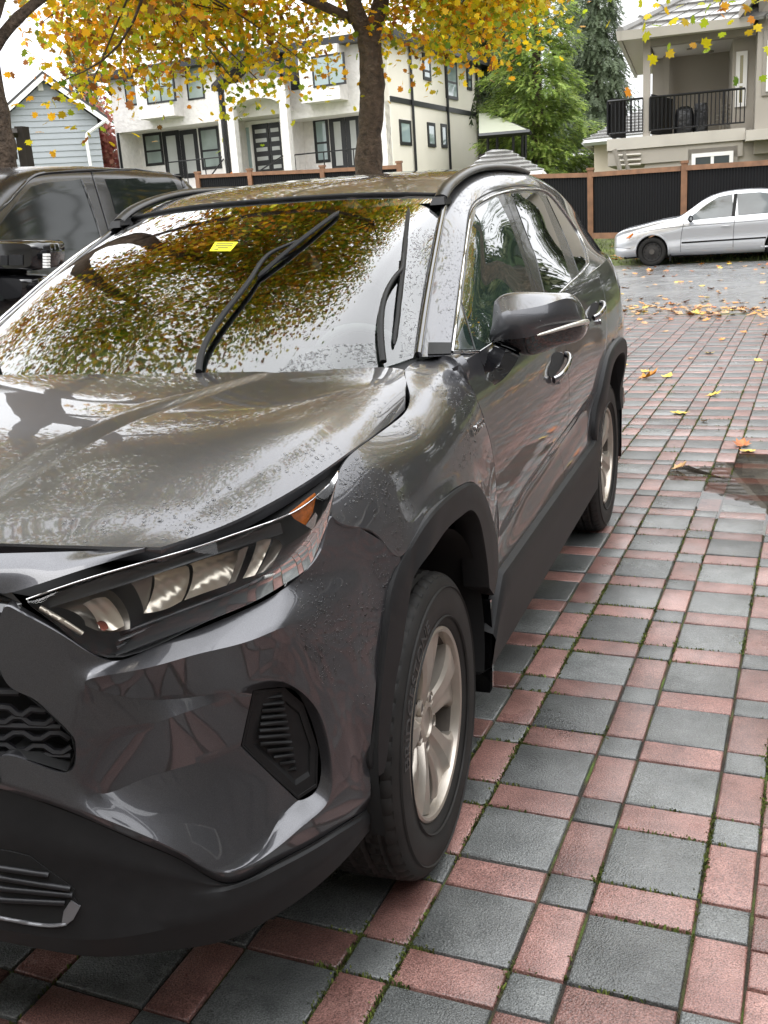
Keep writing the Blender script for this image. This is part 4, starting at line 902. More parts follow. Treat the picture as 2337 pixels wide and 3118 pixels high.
for k, (x, y) in dict(N1=(1130, 1505), N2=(1200, 1425), N3=(1270, 1362), N4=(1325, 1308), N5=(1420, 1292), N6=(1466, 1368), Q1=(1338, 1165), M1=(1238, 1594), M2=(1292, 1528), M3=(1342, 1470), M4=(1386, 1430), M5=(1432, 1410), M6=(1466, 1432), M0=(1161, 1645), seam1=(1100, 1609)).items(): CV[k] = pwing(x, y)
for k, (x, y) in dict(A0=(1221, 1698), A1=(1278, 1602), A2=(1330, 1538), A3=(1375, 1496), A4=(1405, 1478), A5=(1434, 1469), A6=(1457, 1485)).items(): CV[k] = pwing(x, y, .007)
CV['T11'] = pwing(1007, 1570); CV['T9'] = pb(976, 1675, .024); CV['Aa'] = pb(1191, 1780, 0); CV['Ab'] = pb(1168, 1907, 0); CV['Ac'] = pb(1149, 2050, 0)
CV['M7'] = lerp('O11', 'A7', .7); CV['M8'] = lerp('O12', 'A8', .6); CV['M7'][0] += .002
CF['bumper'] = [q.split() for q in '''T0 T1 G1 G0|T1 T2 G2 G1|T2 S0 G4 G2|T2 T3 S0|T3 T4 S1 S0|T4 T5 S2 S1|T5 T6 S3 S2|T6 T7 S4 S3|T7 T9 s1a s2a|T9 T11 seam1 s1a|T7 s2a s3a S4
S0 S1 L1|S1 S2 L2 L1|S2 S3 L3 L2|S3 S4 L4 L3|S4 s3a s4a L4|L4 s4a s5a L6|L6 s5a s6a L8|L8 s6a s7a L10
seam1 M0 s1b s1a|s1a s1b s2b s2a|s2a s2b s3b s3a|s3a s3b s4b s4a|s4a s4b s5b s5a|s5a s5b s6b s6a|s6a s6b s7b s7a
M0 A0 Aa s1b|s1b Aa Ab s2b|s2b Ab Ac s3b|s3b Ac Ad s4b|s4b Ad Ae s5b|s5b Ae Af s6b|s6b Af Ag s7b
G4 S0 M1a G5|G5 M1a M2a G6|S0 L1 M1b M1a|L1 L2 M1c M1b|L2 L3 F1 M1c|L3 L4 F2 F1|L4 L6 F3 F2|L6 L8 F5 F3|L8 L10 F7 F5|L10 R2 F8 F7|R2 R1 V2 F8|R1 R0 V1 V2
M1a M1b M2b M2a|M1b M1c M2c M2b|M1c F1 M2d M2c|G9 G8 Kb Ka|G8 G6 Kc Kb|G6 M2a Kd Kc|M2a M2b Ke Kd|M2b M2c V1 Ke|Ke V1 R0|M2c F9 V2 V1|M2c M2d F9|F9 F8 V2
Ka Kb Zb Za|Kb Kc Zc Zb|Kc Kd Zd Zc|Kd Ke Ze Zd|Ke R0 Zf Ze|R0 R1 Zg Zf|R1 R2 Zh Zg|L10 s7a Zi R2|R2 Zi Zh|s7a s7b Zj Zi|s7b Ag Zk Zj'''.replace('\n', '|').split('|')]
CF['wing'] = [q.split() for q in '''T11 O1 N1 seam1|seam1 N1 M1 M0|M0 M1 A1 A0|O1 O2 N2 N1|N1 N2 M2 M1|M1 M2 A2 A1|O2 O3 N3 N2|N2 N3 M3 M2|M2 M3 A3 A2|O3 O4 N4 N3|N3 N4 M4 M3|M3 M4 A4 A3
O4 O5 Q1 N4|O5 O6 O7 Q1|Q1 O7 O8 O9|N4 Q1 O9 N5|N4 N5 M5 M4|M4 M5 A5 A4|N5 O9 O10 N6|N5 N6 M6 M5|M5 M6 A6 A5|N6 O10 O11 M6|M6 O11 M7|M6 M7 A7 A6|O11 O12 M8 M7|M7 M8 A8 A7|O12 O13 A9 M8|M8 A9 A8|O13 O14 A10 A9|O14 O15 A11 A10'''.replace('\n', '|').split('|')]
CREASE = {'bumper': [('S0 S1 S2 S3', 1), ('S3 S4', .7), ('S0 L1 L2 L3', 1), ('L3 L4 L6 L8 L10', .85), ('M1a M1b M1c F1', 1), ('M2a M2b M2c M2d', 1), ('V1 V2 F8', .9), ('Ka Kb Kc Kd Ke R0 R1 R2 L10', .8), ('M1a M2a', .5), ('Ke V1', .2)],
          'wing': [('M1 M2 M3 M4 M5 M6', .5)]}
def cage(part, level=3, iters=6):
    names = sorted({n for f in CF[part] for n in f}); ix = {n: i for i, n in enumerate(names)}
    me = bpy.data.meshes.new('cage'); T = np.array([CV[n] for n in names]); P = T.copy()
    me.from_pydata([tuple(p) for p in P], [], [tuple(ix[n] for n in f) for f in CF[part]]); me.update()
    at = me.attributes.new('crease_edge', 'FLOAT', 'EDGE'); cr = {}
    for s_, v in CREASE[part]:
        w = s_.split()
        for a, b in zip(w[:-1], w[1:]): cr[frozenset((ix[a], ix[b]))] = v
    for e in me.edges: at.data[e.index].value = cr.get(frozenset(e.vertices), 0.0)
    o = bpy.data.objects.new('cage', me); COL.objects.link(o)
    md = o.modifiers.new('s', 'SUBSURF'); md.levels = level; md.render_levels = level; md.boundary_smooth = 'ALL'; md.use_limit_surface = True
    for it in range(iters + 1):
        dg = bpy.context.evaluated_depsgraph_get(); dg.update(); ev = o.evaluated_get(dg); em = ev.to_mesh()
        co = np.empty(len(em.vertices) * 3); em.vertices.foreach_get('co', co); co = co.reshape(-1, 3)[:len(names)].copy(); ev.to_mesh_clear()
        if it == iters: break
        P += (T - co) * .8
        me.vertices.foreach_set('co', P.ravel()); me.update(); o.update_tag(); bpy.context.view_layer.update()
    dg = bpy.context.evaluated_depsgraph_get(); me2 = bpy.data.meshes.new_from_object(o.evaluated_get(dg))
    bpy.data.objects.remove(o); 
    while me2.materials: me2.materials.pop()
    me2.materials.append(M['paint']); return me2
bump_me = cage('bumper'); bump = link('front_bumper', bump_me, suv)
# keep the cage's left edge (off the photograph) running on to the middle of the nose
wing = link('front_wing', cage('wing'), suv)
SURF = {}
def bvh_of(objs):
    V = []; F = []
    for o in objs:
        b = len(V); V += [v.co.copy() for v in o.data.vertices]; F += [tuple(b + i for i in p.vertices) for p in o.data.polygons]
    return BVHTree.FromPolygons(V, F)
# centre piece of the bumper, hidden past the left edge of the picture but part of the car
def strip_to_mid(names, n=6):
    rows = []
    for k in names:
        p = CV[k]; ins_end = p.copy()
        a = []
        for t in np.linspace(1, 0, n):
            x = p[0] * t; y = p[1] - .03 * (1 - t) - (.02 * (1 - t)); a.append((x, y, p[2] + .012 * (1 - t)))
        rows.append(a)
    return np.array(rows)
mb = MB()
for nm in (['T0', 'G0'], ['G9', 'Ka', 'Za']):
    S = strip_to_mid(nm); mb.grid(S)
mid = mb.build('bumper_centre', M['paint'], suv, 40); midm = mirror_copy(mid, suv)

# ---- doors and rear quarter: sampled from the body-side function
def arch_hole(y, z, dy, grow=0.0):
    poly = ARCH_O; inside = False; n = len(poly)
    for i in range(n):
        y1, z1 = poly[i]; y2, z2 = poly[(i + 1) % n]
        if (z1 > z) != (z2 > z) and y - dy < (y2 - y1) * (z - z1) / (z2 - z1) + y1: inside = not inside
    return inside
DLINE = np.array([CV[k] for k in ('O8', 'O9', 'O10', 'O11', 'O12', 'O13', 'O14', 'O15')]); DC = curve(DLINE, 60)
def dline_y(z): 
    i = np.argsort(DC[:, 2]); return float(np.interp(z, DC[i, 2], DC[i, 1]))
def belt_z(y): return 1.137 + .0295 * (y - .5) + .0045 * (y - .5) ** 2
def sill_z(y): return .505
def bline_y(z): return 1.60 + .04 * (z - .8)          # rear edge of the front door
def cline_y(z): return float(np.interp(z, [.45, .52, .60, .76, .88, .98, 1.10, 1.25], [2.10, 2.10, 2.13, 2.28, 2.42, 2.52, 2.60, 2.64]))   # rear edge of the rear door
def tail_y(z): return float(np.interp(z, [.4, .6, .9, 1.05, 1.25], [3.54, 3.58, 3.56, 3.53, 3.50]))
def sidepanel(name, f0, f1, nu=26, nv=40, archdy=None):
    mb = MB(); S = np.zeros((nv, nu, 3))
    for i in range(nv):
        for j in range(nu):
            t = i / (nv - 1); s = j / (nu - 1)
            z = .5
            for _ in range(4):
                y0 = f0(z); y1 = f1(z); y = y0 + (y1 - y0) * s
                z = sill_z(y) + (belt_z(y) - sill_z(y)) * t
            S[i, j] = (sideX(y, z), y, z)
    msk = None
    if archdy is not None:
        msk = lambda a, b, c, d: not arch_hole((a[1] + c[1]) / 2, (a[2] + c[2]) / 2, archdy)
    mb.grid(S, mask=msk); return mb.build(name, M['paint'], suv)
fdoor = sidepanel('front_door', dline_y, bline_y, 40, 44)
rdoor = sidepanel('rear_door', bline_y, cline_y, 24, 40)
quart = sidepanel('rear_quarter', cline_y, tail_y, 40, 44, 2.69)
BODY = bvh_of([bump, wing, fdoor, rdoor, quart])

# ---- greenhouse side (pillars, door frames, roof edge)
RW = [px(*p, X=v) for p, v in [((1371, 1078), .815), ((1388, 947), .783), ((1407, 817), .752), ((1421, 704), .722), ((1432, 637), .705), ((1458, 606), .695), ((1523, 575), .688), ((1590, 566), .685)]]
GR = [  # rows from roof edge to belt, columns front to back
 [(.752, .45, 1.150), (.705, .69, 1.275), (.660, .94, 1.402), (.625, 1.14, 1.500), (.604, 1.26, 1.553), (.598, 1.42, 1.598), (.597, 1.65, 1.633), (.597, 2.05, 1.647), (.592, 2.55, 1.638), (.578, 3.0, 1.602), (.555, 3.58, 1.53)],
 [(.790, .46, 1.149), (.752, .71, 1.275), (.712, .955, 1.400), (.678, 1.16, 1.492), (.658, 1.29, 1.537), (.652, 1.45, 1.574), (.650, 1.67, 1.602), (.648, 2.07, 1.613), (.640, 2.56, 1.602), (.630, 3.0, 1.562), (.612, 3.57, 1.465)],
 [(.818, .48, 1.147), (.785, .73, 1.270), (.748, .98, 1.392), (.714, 1.19, 1.476), (.697, 1.33, 1.512), (.690, 1.49, 1.537), (.687, 1.70, 1.553), (.686, 2.08, 1.556), (.680, 2.56, 1.540), (.668, 2.98, 1.500), (.645, 3.57, 1.40)],
 [(.836, .50, 1.140), (.812, .76, 1.228), (.783, 1.02, 1.310), (.760, 1.24, 1.368), (.748, 1.39, 1.395), (.742, 1.55, 1.412), (.738, 1.75, 1.424), (.736, 2.10, 1.430), (.730, 2.57, 1.425), (.710, 2.97, 1.400), (.695, 3.57, 1.33)],
 [(.843, .52, 1.132), (.841, .79, 1.146), (.840, 1.06, 1.155), (.838, 1.29, 1.163), (.838, 1.45, 1.168), (.837, 1.60, 1.173), (.836, 1.79, 1.179), (.833, 2.12, 1.190), (.822, 2.58, 1.215), (.79, 3.0, 1.240), (.74, 3.42, 1.265)]]
for j, yq in enumerate((.52, .79, 1.06, 1.29, 1.45, 1.60, 1.79, 2.12, 2.58, 3.0, 3.50)):
    GR[4][j] = (sideX(yq, belt_z(yq)) - .003, yq, belt_z(yq) - .006)
    GR[3][j] = tuple(np.array(GR[3][j]) * .75 + np.array(GR[4][j]) * .25) if j > 8 else GR[3][j]
GH = loft(np.array(GR), 24, 90)
mb = MB(); mb.grid(GH); gh = mb.build('roof_side_frame', M['paint'], suv, 40)
# ---- roof
RF = []
for j in range(4, 11):
    e = np.array(GR[0][j]); t = j - 4
    zc = [1.578, 1.622, 1.654, 1.672, 1.662, 1.630, 1.56][t]; yc = [1.135, 1.33, 1.6, 2.03, 2.55, 3.02, 3.60][t]
    RF.append([(e[0] * s, yc + (e[1] - yc) * s ** 2, zc + (e[2] - zc) * s ** 3 - (0.0)) for s in (1, .85, .66, .44, .22, 0)])
RFs = loft(np.array(RF), 40, 20)
RFf = np.concatenate([RFs, (RFs * np.array([-1, 1, 1]))[:, -2::-1]], 1)
mb = MB(); mb.grid(RFf); roof = mb.build('roof', M['paint'], suv, 40)
# ---- windscreen
top = [RF[0][k] for k in range(6)]
bot = [(.742, .45, 1.146), (.66, .31, 1.135), (.52, .21, 1.128), (.35, .155, 1.125), (.175, .13, 1.124), (0, .12, 1.124)]
WS = []
for t in np.linspace(0, 1, 6):
    row = []
    for a, b in zip(bot, top):
        a = np.array(a); b = np.array(b); p = a + (b - a) * t
        p = p + np.array([0, -.055, .075]) * math.sin(math.pi * t) * .42
        row.append(p)
    WS.append(row)
# side edge follows the pillar line
ed = curve(np.array([GR[0][k] for k in range(5)]), 6)
for i in range(6): WS[i][0] = ed[i] + np.array([-.008, -.002, .002])
WSs = loft(np.array(WS), 24, 24)
WSf = np.concatenate([WSs, (WSs * np.array([-1, 1, 1]))[:, -2::-1]], 1)
mb = MB(); mb.grid(WSf); ws = mb.build('windscreen', M['glass'], suv, 60)
WSB = bvh_of([ws])

# ---- things traced on the body surface
def drop(bvh, x, y, off=0.0):
    d = Vector(ray(x, y)).normalized(); h = bvh.ray_cast(Vector(CAM), d)
    if h[0] is None: return None
    n = h[1]
    if n.dot(d) > 0: n = -n
    return np.array(h[0]) , np.array(n)
def traced(bvh, pts, n=None, off=.004, fill=None, step=14, thick=.01, closed_smooth=False):
    """a plate lying on the body: outline given in the photograph; returns MB"""
    from mathutils.geometry import delaunay_2d_cdt
    pts = np.array(pts, float)
    if closed_smooth: pts = curve(pts, n or 60, True)
    else:
        out = []
        for a, b in zip(pts, np.roll(pts, -1, 0)):
            k = max(1, int(np.linalg.norm(b - a) / step))
            for i in range(k): out.append(a + (b - a) * i / k)
        pts = np.array(out)
    lo = pts.min(0); hi = pts.max(0); inner = []
    def ins(p):
        c = False; q = pts
        x1, y1 = q[:, 0], q[:, 1]; x2, y2 = np.roll(x1, -1), np.roll(y1, -1)
        with np.errstate(divide='ignore', invalid='ignore'):
            w = ((y1 > p[1]) != (y2 > p[1])) & (p[0] < (x2 - x1) * (p[1] - y1) / (y2 - y1) + x1)
        return w.sum() % 2 == 1
    for gx in np.arange(lo[0] + step / 2, hi[0], step):
        for gy in np.arange(lo[1] + step / 2, hi[1], step):
            if ins((gx, gy)) and np.min(np.hypot(pts[:, 0] - gx, pts[:, 1] - gy)) > step * .45: inner.append((gx, gy))
    nb = len(pts); V2 = [Vector(p) for p in pts] + [Vector(p) for p in inner]
    r = delaunay_2d_cdt(V2, [(i, (i + 1) % nb) for i in range(nb)], [], 1, 1e-5)
    V = []; Nn = []; last = None
    for p in r[0]:
        h = drop(bvh, p[0], p[1])
        if h is None: h = last if last is not None else (CAM + ray(p[0], p[1]) * 2.5, np.array((0, -1, 0.)))
        last = h
        V.append(h[0] + h[1] * off); Nn.append(h[1])
    mb = MB(); F = [tuple(f) for f in r[2]]
    V = np.array(V); Nn = np.array(Nn)
    # face the camera
    f0 = F[len(F) // 2]; nn = np.cross(V[f0[1]] - V[f0[0]], V[f0[2]] - V[f0[0]])
    if nn @ (CAM - V[f0[0]]) < 0: F = [f[::-1] for f in F]
    mb.add(V, F)
    from collections import Counter
    ec = Counter(); 
    for f in F:
        for a, b in zip(f, f[1:] + f[:1]): ec[(a, b)] += 1
    B0 = len(mb.v); back = V - Nn * thick; mb.add(back, [])
    for (a, b) in ec:
        if (b, a) not in ec: mb.f.append((b, a, B0 + a, B0 + b)); mb.mi.append(0)
    return mb
def gap_line(bvh, pts, w=.004, n=60, off=.0012, name='shut_line', mt=None, parent=None, up=None):
    """a narrow dark joint between two panels"""
    P = curve(np.array(pts, float), n); C3 = []; NN_ = []
    for p in P:
        h = drop(bvh, *p)
        if h is not None: C3.append(h[0]); NN_.append(h[1])
    C3 = np.array(C3); NN_ = np.array(NN_); T = np.gradient(C3, axis=0)
    S = np.cross(NN_, T); S /= np.linalg.norm(S, axis=1)[:, None]
    Sx = np.stack([C3 - S * w / 2 + NN_ * off, C3 - S * w / 4 + NN_ * (off + .0004), C3 + S * w / 4 + NN_ * (off + .0004), C3 + S * w / 2 + NN_ * off], 1)
    mb = MB(); mb.grid(Sx); return mb.build(name, mt or M['seal'], parent or suv, 60)
for o in (bump, wing, fdoor, rdoor, quart): finish_panel(o)
for o in (bump, wing, fdoor, rdoor, quart, gh): mirror_copy(o, suv)
GHB = bvh_of([gh])
# ---- black plastic: arch trims, sills, lower bumper
def ring_trim(dy, name, hide_front=False):
    O = curve(np.array([(a, b) for a, b in ARCH_O]), 60); I = curve(np.array([(a, b) for a, b in ARCH_I]), 60)
    # pair by arc fraction
    rows = []
    for o, i in zip(O, I):
        xo = sideX_any(o[0] + dy, o[1]); 
        m1 = o * .94 + i * .06; m2 = o * .45 + i * .55
        rows.append([(xo - .012, o[0] + dy, o[1]), (xo + .010, m1[0] + dy, m1[1]), (xo + .016, (o * .85 + i * .15)[0] + dy, (o * .85 + i * .15)[1]), (xo + .017, m2[0] + dy, m2[1]), (xo + .012, i[0] + dy, i[1]), (xo + .004, (i * 1.0)[0] + dy + .0, i[1] - .004), (xo - .06, i[0] + dy, i[1]), (xo - .075, i[0] + dy, i[1])])
    S = np.array(rows)
    # round the two feet
    mb = MB(); mb.grid(S)
    n = S.shape[1]; b = len(mb.v)
    mb.f.append(tuple(range(n))); mb.mi.append(0); k = (len(S) - 1) * n; mb.f.append(tuple(k + i for i in range(n))[::-1]); mb.mi.append(0)
    o = mb.build(name, M['trim'], suv, 35); return o
def sideX_any(y, z):
    if y < .5:
        # front corner narrows
        f = .93 * (1 - max(0.0, (.10 - y) / 1.03) ** 2.6) ** (1 / 3.2) if y < .10 else .93
        return min(f, .93) - .004
    return sideX(y, z) + .006
def front_trim():
    Op = [(1142, 2362, 'b'), (1118, 2325, 'b'), (1128, 2232, 'b'), (1149, 2075, 'b'), (1168, 1907, 'b'), (1191, 1780, 'b'), (1221, 1698, 'b'), (1255, 1637, 'b'), (1301, 1569, .933), (1356, 1512, .934), (1398, 1481, .934), (1432, 1469, .934), (1457, 1485, .934), (1478, 1523, .933), (1495, 1578, .931), (1508, 1641, .928), (1512, 1720, .925), (1507, 1768, .923), (1496, 1812, .921)]
    Ip = [(1168, 2352, 'b'), (1177, 2312, 'b'), (1191, 2190, 'b'), (1207, 2060, 'b'), (1222, 1985, 'b'), (1234, 1900, 'b'), (1246, 1822, 'b'), (1260, 1757, 'b'), (1297, 1700, .944), (1322, 1666, .945), (1364, 1607, .945), (1407, 1569, .945), (1436, 1553, .945), (1460, 1585, .944), (1474, 1648, .942), (1485, 1727, .940), (1490, 1790, .938)]
    def c3(L_, ins): return curve(np.array([pb(x, y, ins) if v == 'b' else px(x, y, X=v) for x, y, v in L_]), 64)
    O, I = c3(Op, -.003), c3(Ip, -.013); rows = []
    for o, i in zip(O, I):
        X = np.array([1., 0, 0]); rows.append([o - X * .02, o + X * .004, o * .92 + i * .08 + X * .007, o * .5 + i * .5 + X * .004, i * 1.0, i - X * .006 + (i - o) * .02, i - X * .07])
    S = np.array(rows); mb = MB(); mb.grid(S); n = S.shape[1]; mb.f.append(tuple(range(n))); mb.mi.append(0); k = (len(S) - 1) * n; mb.f.append(tuple(k + q for q in range(n))[::-1]); mb.mi.append(0)
    return mb.build('wheel_arch_trim', M['trim'], suv, 28)
arch = front_trim(); arch2 = ring_trim(2.69, 'wheel_arch_trim')
for a in (arch, arch2): mirror_copy(a, suv)
# sill
ys = np.linspace(.43, 2.30, 30); S = []
for y in ys:
    k = np.clip((y - .43) / .12, 0, 1); kt = np.clip((2.30 - y) / .10, 0, 1)
    zt = .395 + .125 * (k * k * (3 - 2 * k)); zt = zt - .0 ; zt = zt + .035 * (1 - kt)
    S.append([(.895, y, zt + .012), (.922, y, zt + .004), (.930, y, zt - .012), (.928, y, zt - .05 * k - .02), (.915, y, .30), (.88, y, .275), (.78, y, .27)])
mb = MB(); mb.grid(np.array(S)); sill = mb.build('sill_trim', M['trim'], suv, 40); mirror_copy(sill, suv)
# rear bumper and tail
mb = MB(); S = []
for x in np.linspace(-.86, .86, 26):
    k = abs(x) / .86; y0 = 3.64 - .14 * k ** 4
    S.append([(x, y0 - .05, 1.08), (x, y0 - .03, 1.0), (x, y0, .82), (x, y0 + .01, .62), (x, y0 - .02, .42), (x * .95, y0 - .25, .30)])
mb.grid(np.array(S)); mb.build('rear_bumper', M['trim'], suv, 50)
mb = MB(); S = []
for x in np.linspace(-1, 1, 24):
    S.append([(x * .53, 3.44, 1.55), (x * .66, 3.50, 1.40), (x * .76, 3.55, 1.24), (x * .82, 3.59, 1.08)])
mb.grid(np.array(S)); mb.build('tailgate', M['paint'], suv, 50)
def tail_light(s):
    mb = MB(); S = []
    for t in np.linspace(0, 1, 10):
        S.append([(s * (.74 - .1 * t), 3.62 - .06 + .05 * t, 1.10 - .01 * t), (s * (.80 - .12 * t), 3.62 - .03 + .04 * t, 1.06), (s * (.81 - .12 * t), 3.63 - .03 + .04 * t, .98), (s * (.76 - .1 * t), 3.60 - .05 + .05 * t, .94)])
    S = np.array(S); mb.grid(S); return mb.build('tail_light', M['taillens'], suv, 50)
M['taillens'] = mat('tail_lens', (.25, .012, .012), .12, coat=.8)
# tail light as seen past the rear quarter
S = []
for (x1, y1), (x2, y2), Yf in [((1833, 812), (1850, 905), 3.28), ((1848, 806), (1858, 905), 3.40), ((1861, 840), (1872, 912), 3.50), ((1871, 880), (1876, 918), 3.56)]:
    S.append([px(x1, y1, Y=Yf), (px(x1, y1, Y=Yf) + px(x2, y2, Y=Yf)) / 2 + np.array([.02, .0, 0]), px(x2, y2, Y=Yf)])
mb = MB(); mb.grid(loft(np.array(S), 12, 10)); tl = mb.build('tail_light', M['taillens'], suv, 50); mirror_copy(tl, suv)

# lower bumper: seam Z* down to the lip
LB = [  # columns left to right; rows: seam, black fascia, edge line, lip top, lip bottom, under
 [('Za', None), (0, 2560, .0), (0, 2700, .0), (0, 2792, -.005), (0, 2830, -.008), (0, 2866, .012)],
 [('Zb', None), (118, 2570, .0), (120, 2700, .0), (125, 2800, -.005), (130, 2852, -.010), (140, 2893, .010)],
 [('Zc', None), (247, 2600, .0), (245, 2690, .0), (245, 2757, -.004), (270, 2862, -.012), (290, 2913, .010)],
 [('Zd', None), (405, 2640, .002), (395, 2700, .002), (385, 2753, -.002), (430, 2845, -.012), (465, 2902, .010)],
 [('Ze', None), (545, 2670, .004), (530, 2705, .003), (515, 2741, .0), (560, 2815, -.008), (610, 2881, .008)],
 [('Zf', None), (698, 2695, .007), (700, 2700, .006), (705, 2708, .001), (715, 2775, -.004), (735, 2845, .008)],
 [('Zg', None), (837, 2632, .007), (838, 2638, .006), (842, 2648, .001), (850, 2705, -.004), (872, 2766, .008)],
 [('Zh', None), (946, 2575, .007), (948, 2581, .006), (951, 2590, .001), (958, 2640, -.003), (975, 2690, .008)],
 [('Zi', None), (1041, 2516, .007), (1042, 2521, .006), (1046, 2530, .002), (1050, 2570, -.002), (1062, 2605, .006)],
 [('Zj', None), (1087, 2488, .008), (1089, 2494, .007), (1092, 2502, .003), (1094, 2535, -.001), (1100, 2560, .006)],
 [('Zk', None), (1121, 2463, .010), (1123, 2469, .008), (1127, 2478, .006), (1126, 2505, .003), (1124, 2530, .010)]]
G = []
for c in LB:
    G.append([CV[k[0]] if k[1] is None else pb(*k) for k in c])
G = np.array(G); a_ = G[0].copy(); G0 = []
ext = []
for t in (0, .35, .7):
    e = a_.copy(); e[:, 0] *= t; e[:, 1] -= .035 * (1 - t) ** 1; e[:, 2] += .01 * (1 - t); ext.append(e)
G = np.concatenate([np.array(ext), G], 0)
under = G[:, -1].copy(); under[:, 0] *= .92; under[:, 1] += .22; under[:, 2] = .21
G = np.concatenate([G, under[:, None]], 1)
Sl = loft(G, 70, 40, (), (1, 3, 4, 5))
M['dark_slat'] = mat('slat_black', (.010, .010, .012), .45)
# lower grille mouth: dark sheet on the uncut fascia, standing in for its shade
LGp = [(-60, 2580), (30, 2590), (90, 2605), (150, 2650), (200, 2685), (228, 2707), (224, 2730), (243, 2757), (205, 2808), (150, 2816), (60, 2803), (-60, 2778)]
def inpoly(p, poly):
    c = False; n = len(poly)
    for i in range(n):
        (x1, y1), (x2, y2) = poly[i], poly[(i + 1) % n]
        if (y1 > p[1]) != (y2 > p[1]) and p[0] < (x2 - x1) * (p[1] - y1) / (y2 - y1) + x1: c = not c
    return c
def tophoto(P):
    q = RC @ (np.asarray(P) - CAM); return (PW / 2 + FPX * q[0] / q[2], PH / 2 + FPX * q[1] / q[2])
mb = MB(); mb.grid(Sl); lowb = mb.build('lower_bumper', M['trim'], suv, 30); LBV = bvh_of([lowb]); mirror_copy(lowb, suv)
# bright lip under the mouth and the dark sheet for the shaded mouth, with its slats
lg = traced(LBV, LGp[1:-1] + [(0, 2789), (0, 2586)], off=.002, step=18, thick=.004); lgo = lg.build('lower_grille', M['dark'], suv); mirror_copy(lgo, suv)
for a, b in [((0, 2638), (150, 2660)), ((0, 2668), (215, 2703)), ((0, 2700), (222, 2722)), ((0, 2735), (200, 2745))]:
    P = [drop(LBV, a[0] + (b[0] - a[0]) * t, a[1] + (b[1] - a[1]) * t) for t in np.linspace(0, 1, 8)]
    P = np.array([h[0] + h[1] * .004 for h in P]); mb = MB(); mb.tube(P, .005, 6, sx=1); o = mb.build('grille_slat', M['dark_slat'], lgo, 60)
mb = traced(LBV, [(196, 2770), (217, 2738), (245, 2757), (225, 2795), (203, 2812), (190, 2806)], off=.005, step=10, thick=.006); o = mb.build('skid_plate_end', M['chrome2'] if 'chrome2' in M else mat('silver_plastic', (.22, .22, .23), .4, .5), suv, 40); mirror_copy(o, suv)
P = np.array([drop(LBV, x, y)[0] + drop(LBV, x, y)[1] * .003 for x, y in [(0, 2791), (60, 2803), (120, 2813), (170, 2815), (203, 2810)]]); mb = MB(); mb.tube(curve(P, 20), .0035, 6); o = mb.build('skid_plate_edge', bpy.data.materials['silver_plastic'], suv, 60); mirror_copy(o, suv)

# ---- upper grille: dark mouth, slats with honeycomb steps
GP = [CV[k] for k in ('G0', 'G1', 'G2', 'G4', 'G5', 'G6', 'G8', 'G9')]
mb = MB(); q = [p + np.array([0, .06, 0]) for p in GP]; mid0 = np.array([0, -.84, .86]); mid1 = np.array([0, -.86, .70])
mb.add(GP + q, [(i, i + 1, i + 9, i + 8) for i in range(7)])
mb.add(q + [mid1, mid0], [tuple(range(10))])
gr = mb.build('upper_grille', M['dark'], suv, 30)
def gpt(x, y, dep): return pb(x, y, .02 + dep)
for row, (ya, yb) in enumerate([(2103, 2108), (2150, 2172), (2183, 2196), (2205, 2212), (2238, 2240), (2270, 2283), (2290, 2300)]):
    xe = {0: 60, 1: 140, 2: 165, 3: 185, 4: 212, 5: 220, 6: 215}[row]
    pts = []
    k = row % 2
    for i, x in enumerate(np.linspace(-150, xe, 14)):
        st = 9 * (1 if (int((x + 200 + 55 * k) // 58) % 2) else -1)
        pts.append(gpt(x, ya + (yb - ya) * (x + 150) / (xe + 150) + st * (row % 3 != 0), .022))
    P = np.array(pts); mb = MB(); mb.tube(P, .0065, 6, sx=1); o = mb.build('grille_slat', M['dark_slat'], gr, 50)
gm = mirror_copy(gr, suv, 'upper_grille')
for ch in list(gr.children): c = mirror_copy(ch, gm)
# nose panel under the hood edge, and the black upper grille band beside the lamp
row1 = [pb(0, 1685, .085), pb(160, 1681, .085), pb(330, 1675, .075), pb(458, 1669, .055)]
row2 = [pb(0, 1806, .045), pb(34, 1804, .045), pb(255, 1733, .045), pb(440, 1680, .048)]
row15 = [(a + b) / 2 + np.array([.0, -.006, .006]) for a, b in zip(row1, row2)]
S = loft(np.array([row1, row15, row2]), 10, 24); mb = MB(); mb.grid(S)
e1 = np.array([S[:, 0], S[:, 0] * np.array([.5, 1, 1]) + np.array([0, -.02, .004]), S[:, 0] * np.array([0, 1, 1]) + np.array([0, -.028, .006])]).transpose(1, 0, 2); mb.grid(e1)
nose = mb.build('nose_panel', M['paint'], suv, 40); mirror_copy(nose, suv)
mb = MB(); a = [pb(0, 1808, .05), pb(36, 1806, .05), pb(66, 1838, .045), pb(62, 1862, .04), pb(0, 1865, .04)]
a = a + [np.array([0, -.86, .93]), np.array([0, -.85, .99])]; mb.add(a, [tuple(range(7))]); nb_ = mb.build('upper_grille_band', M['gloss_black'], suv); mirror_copy(nb_, suv)

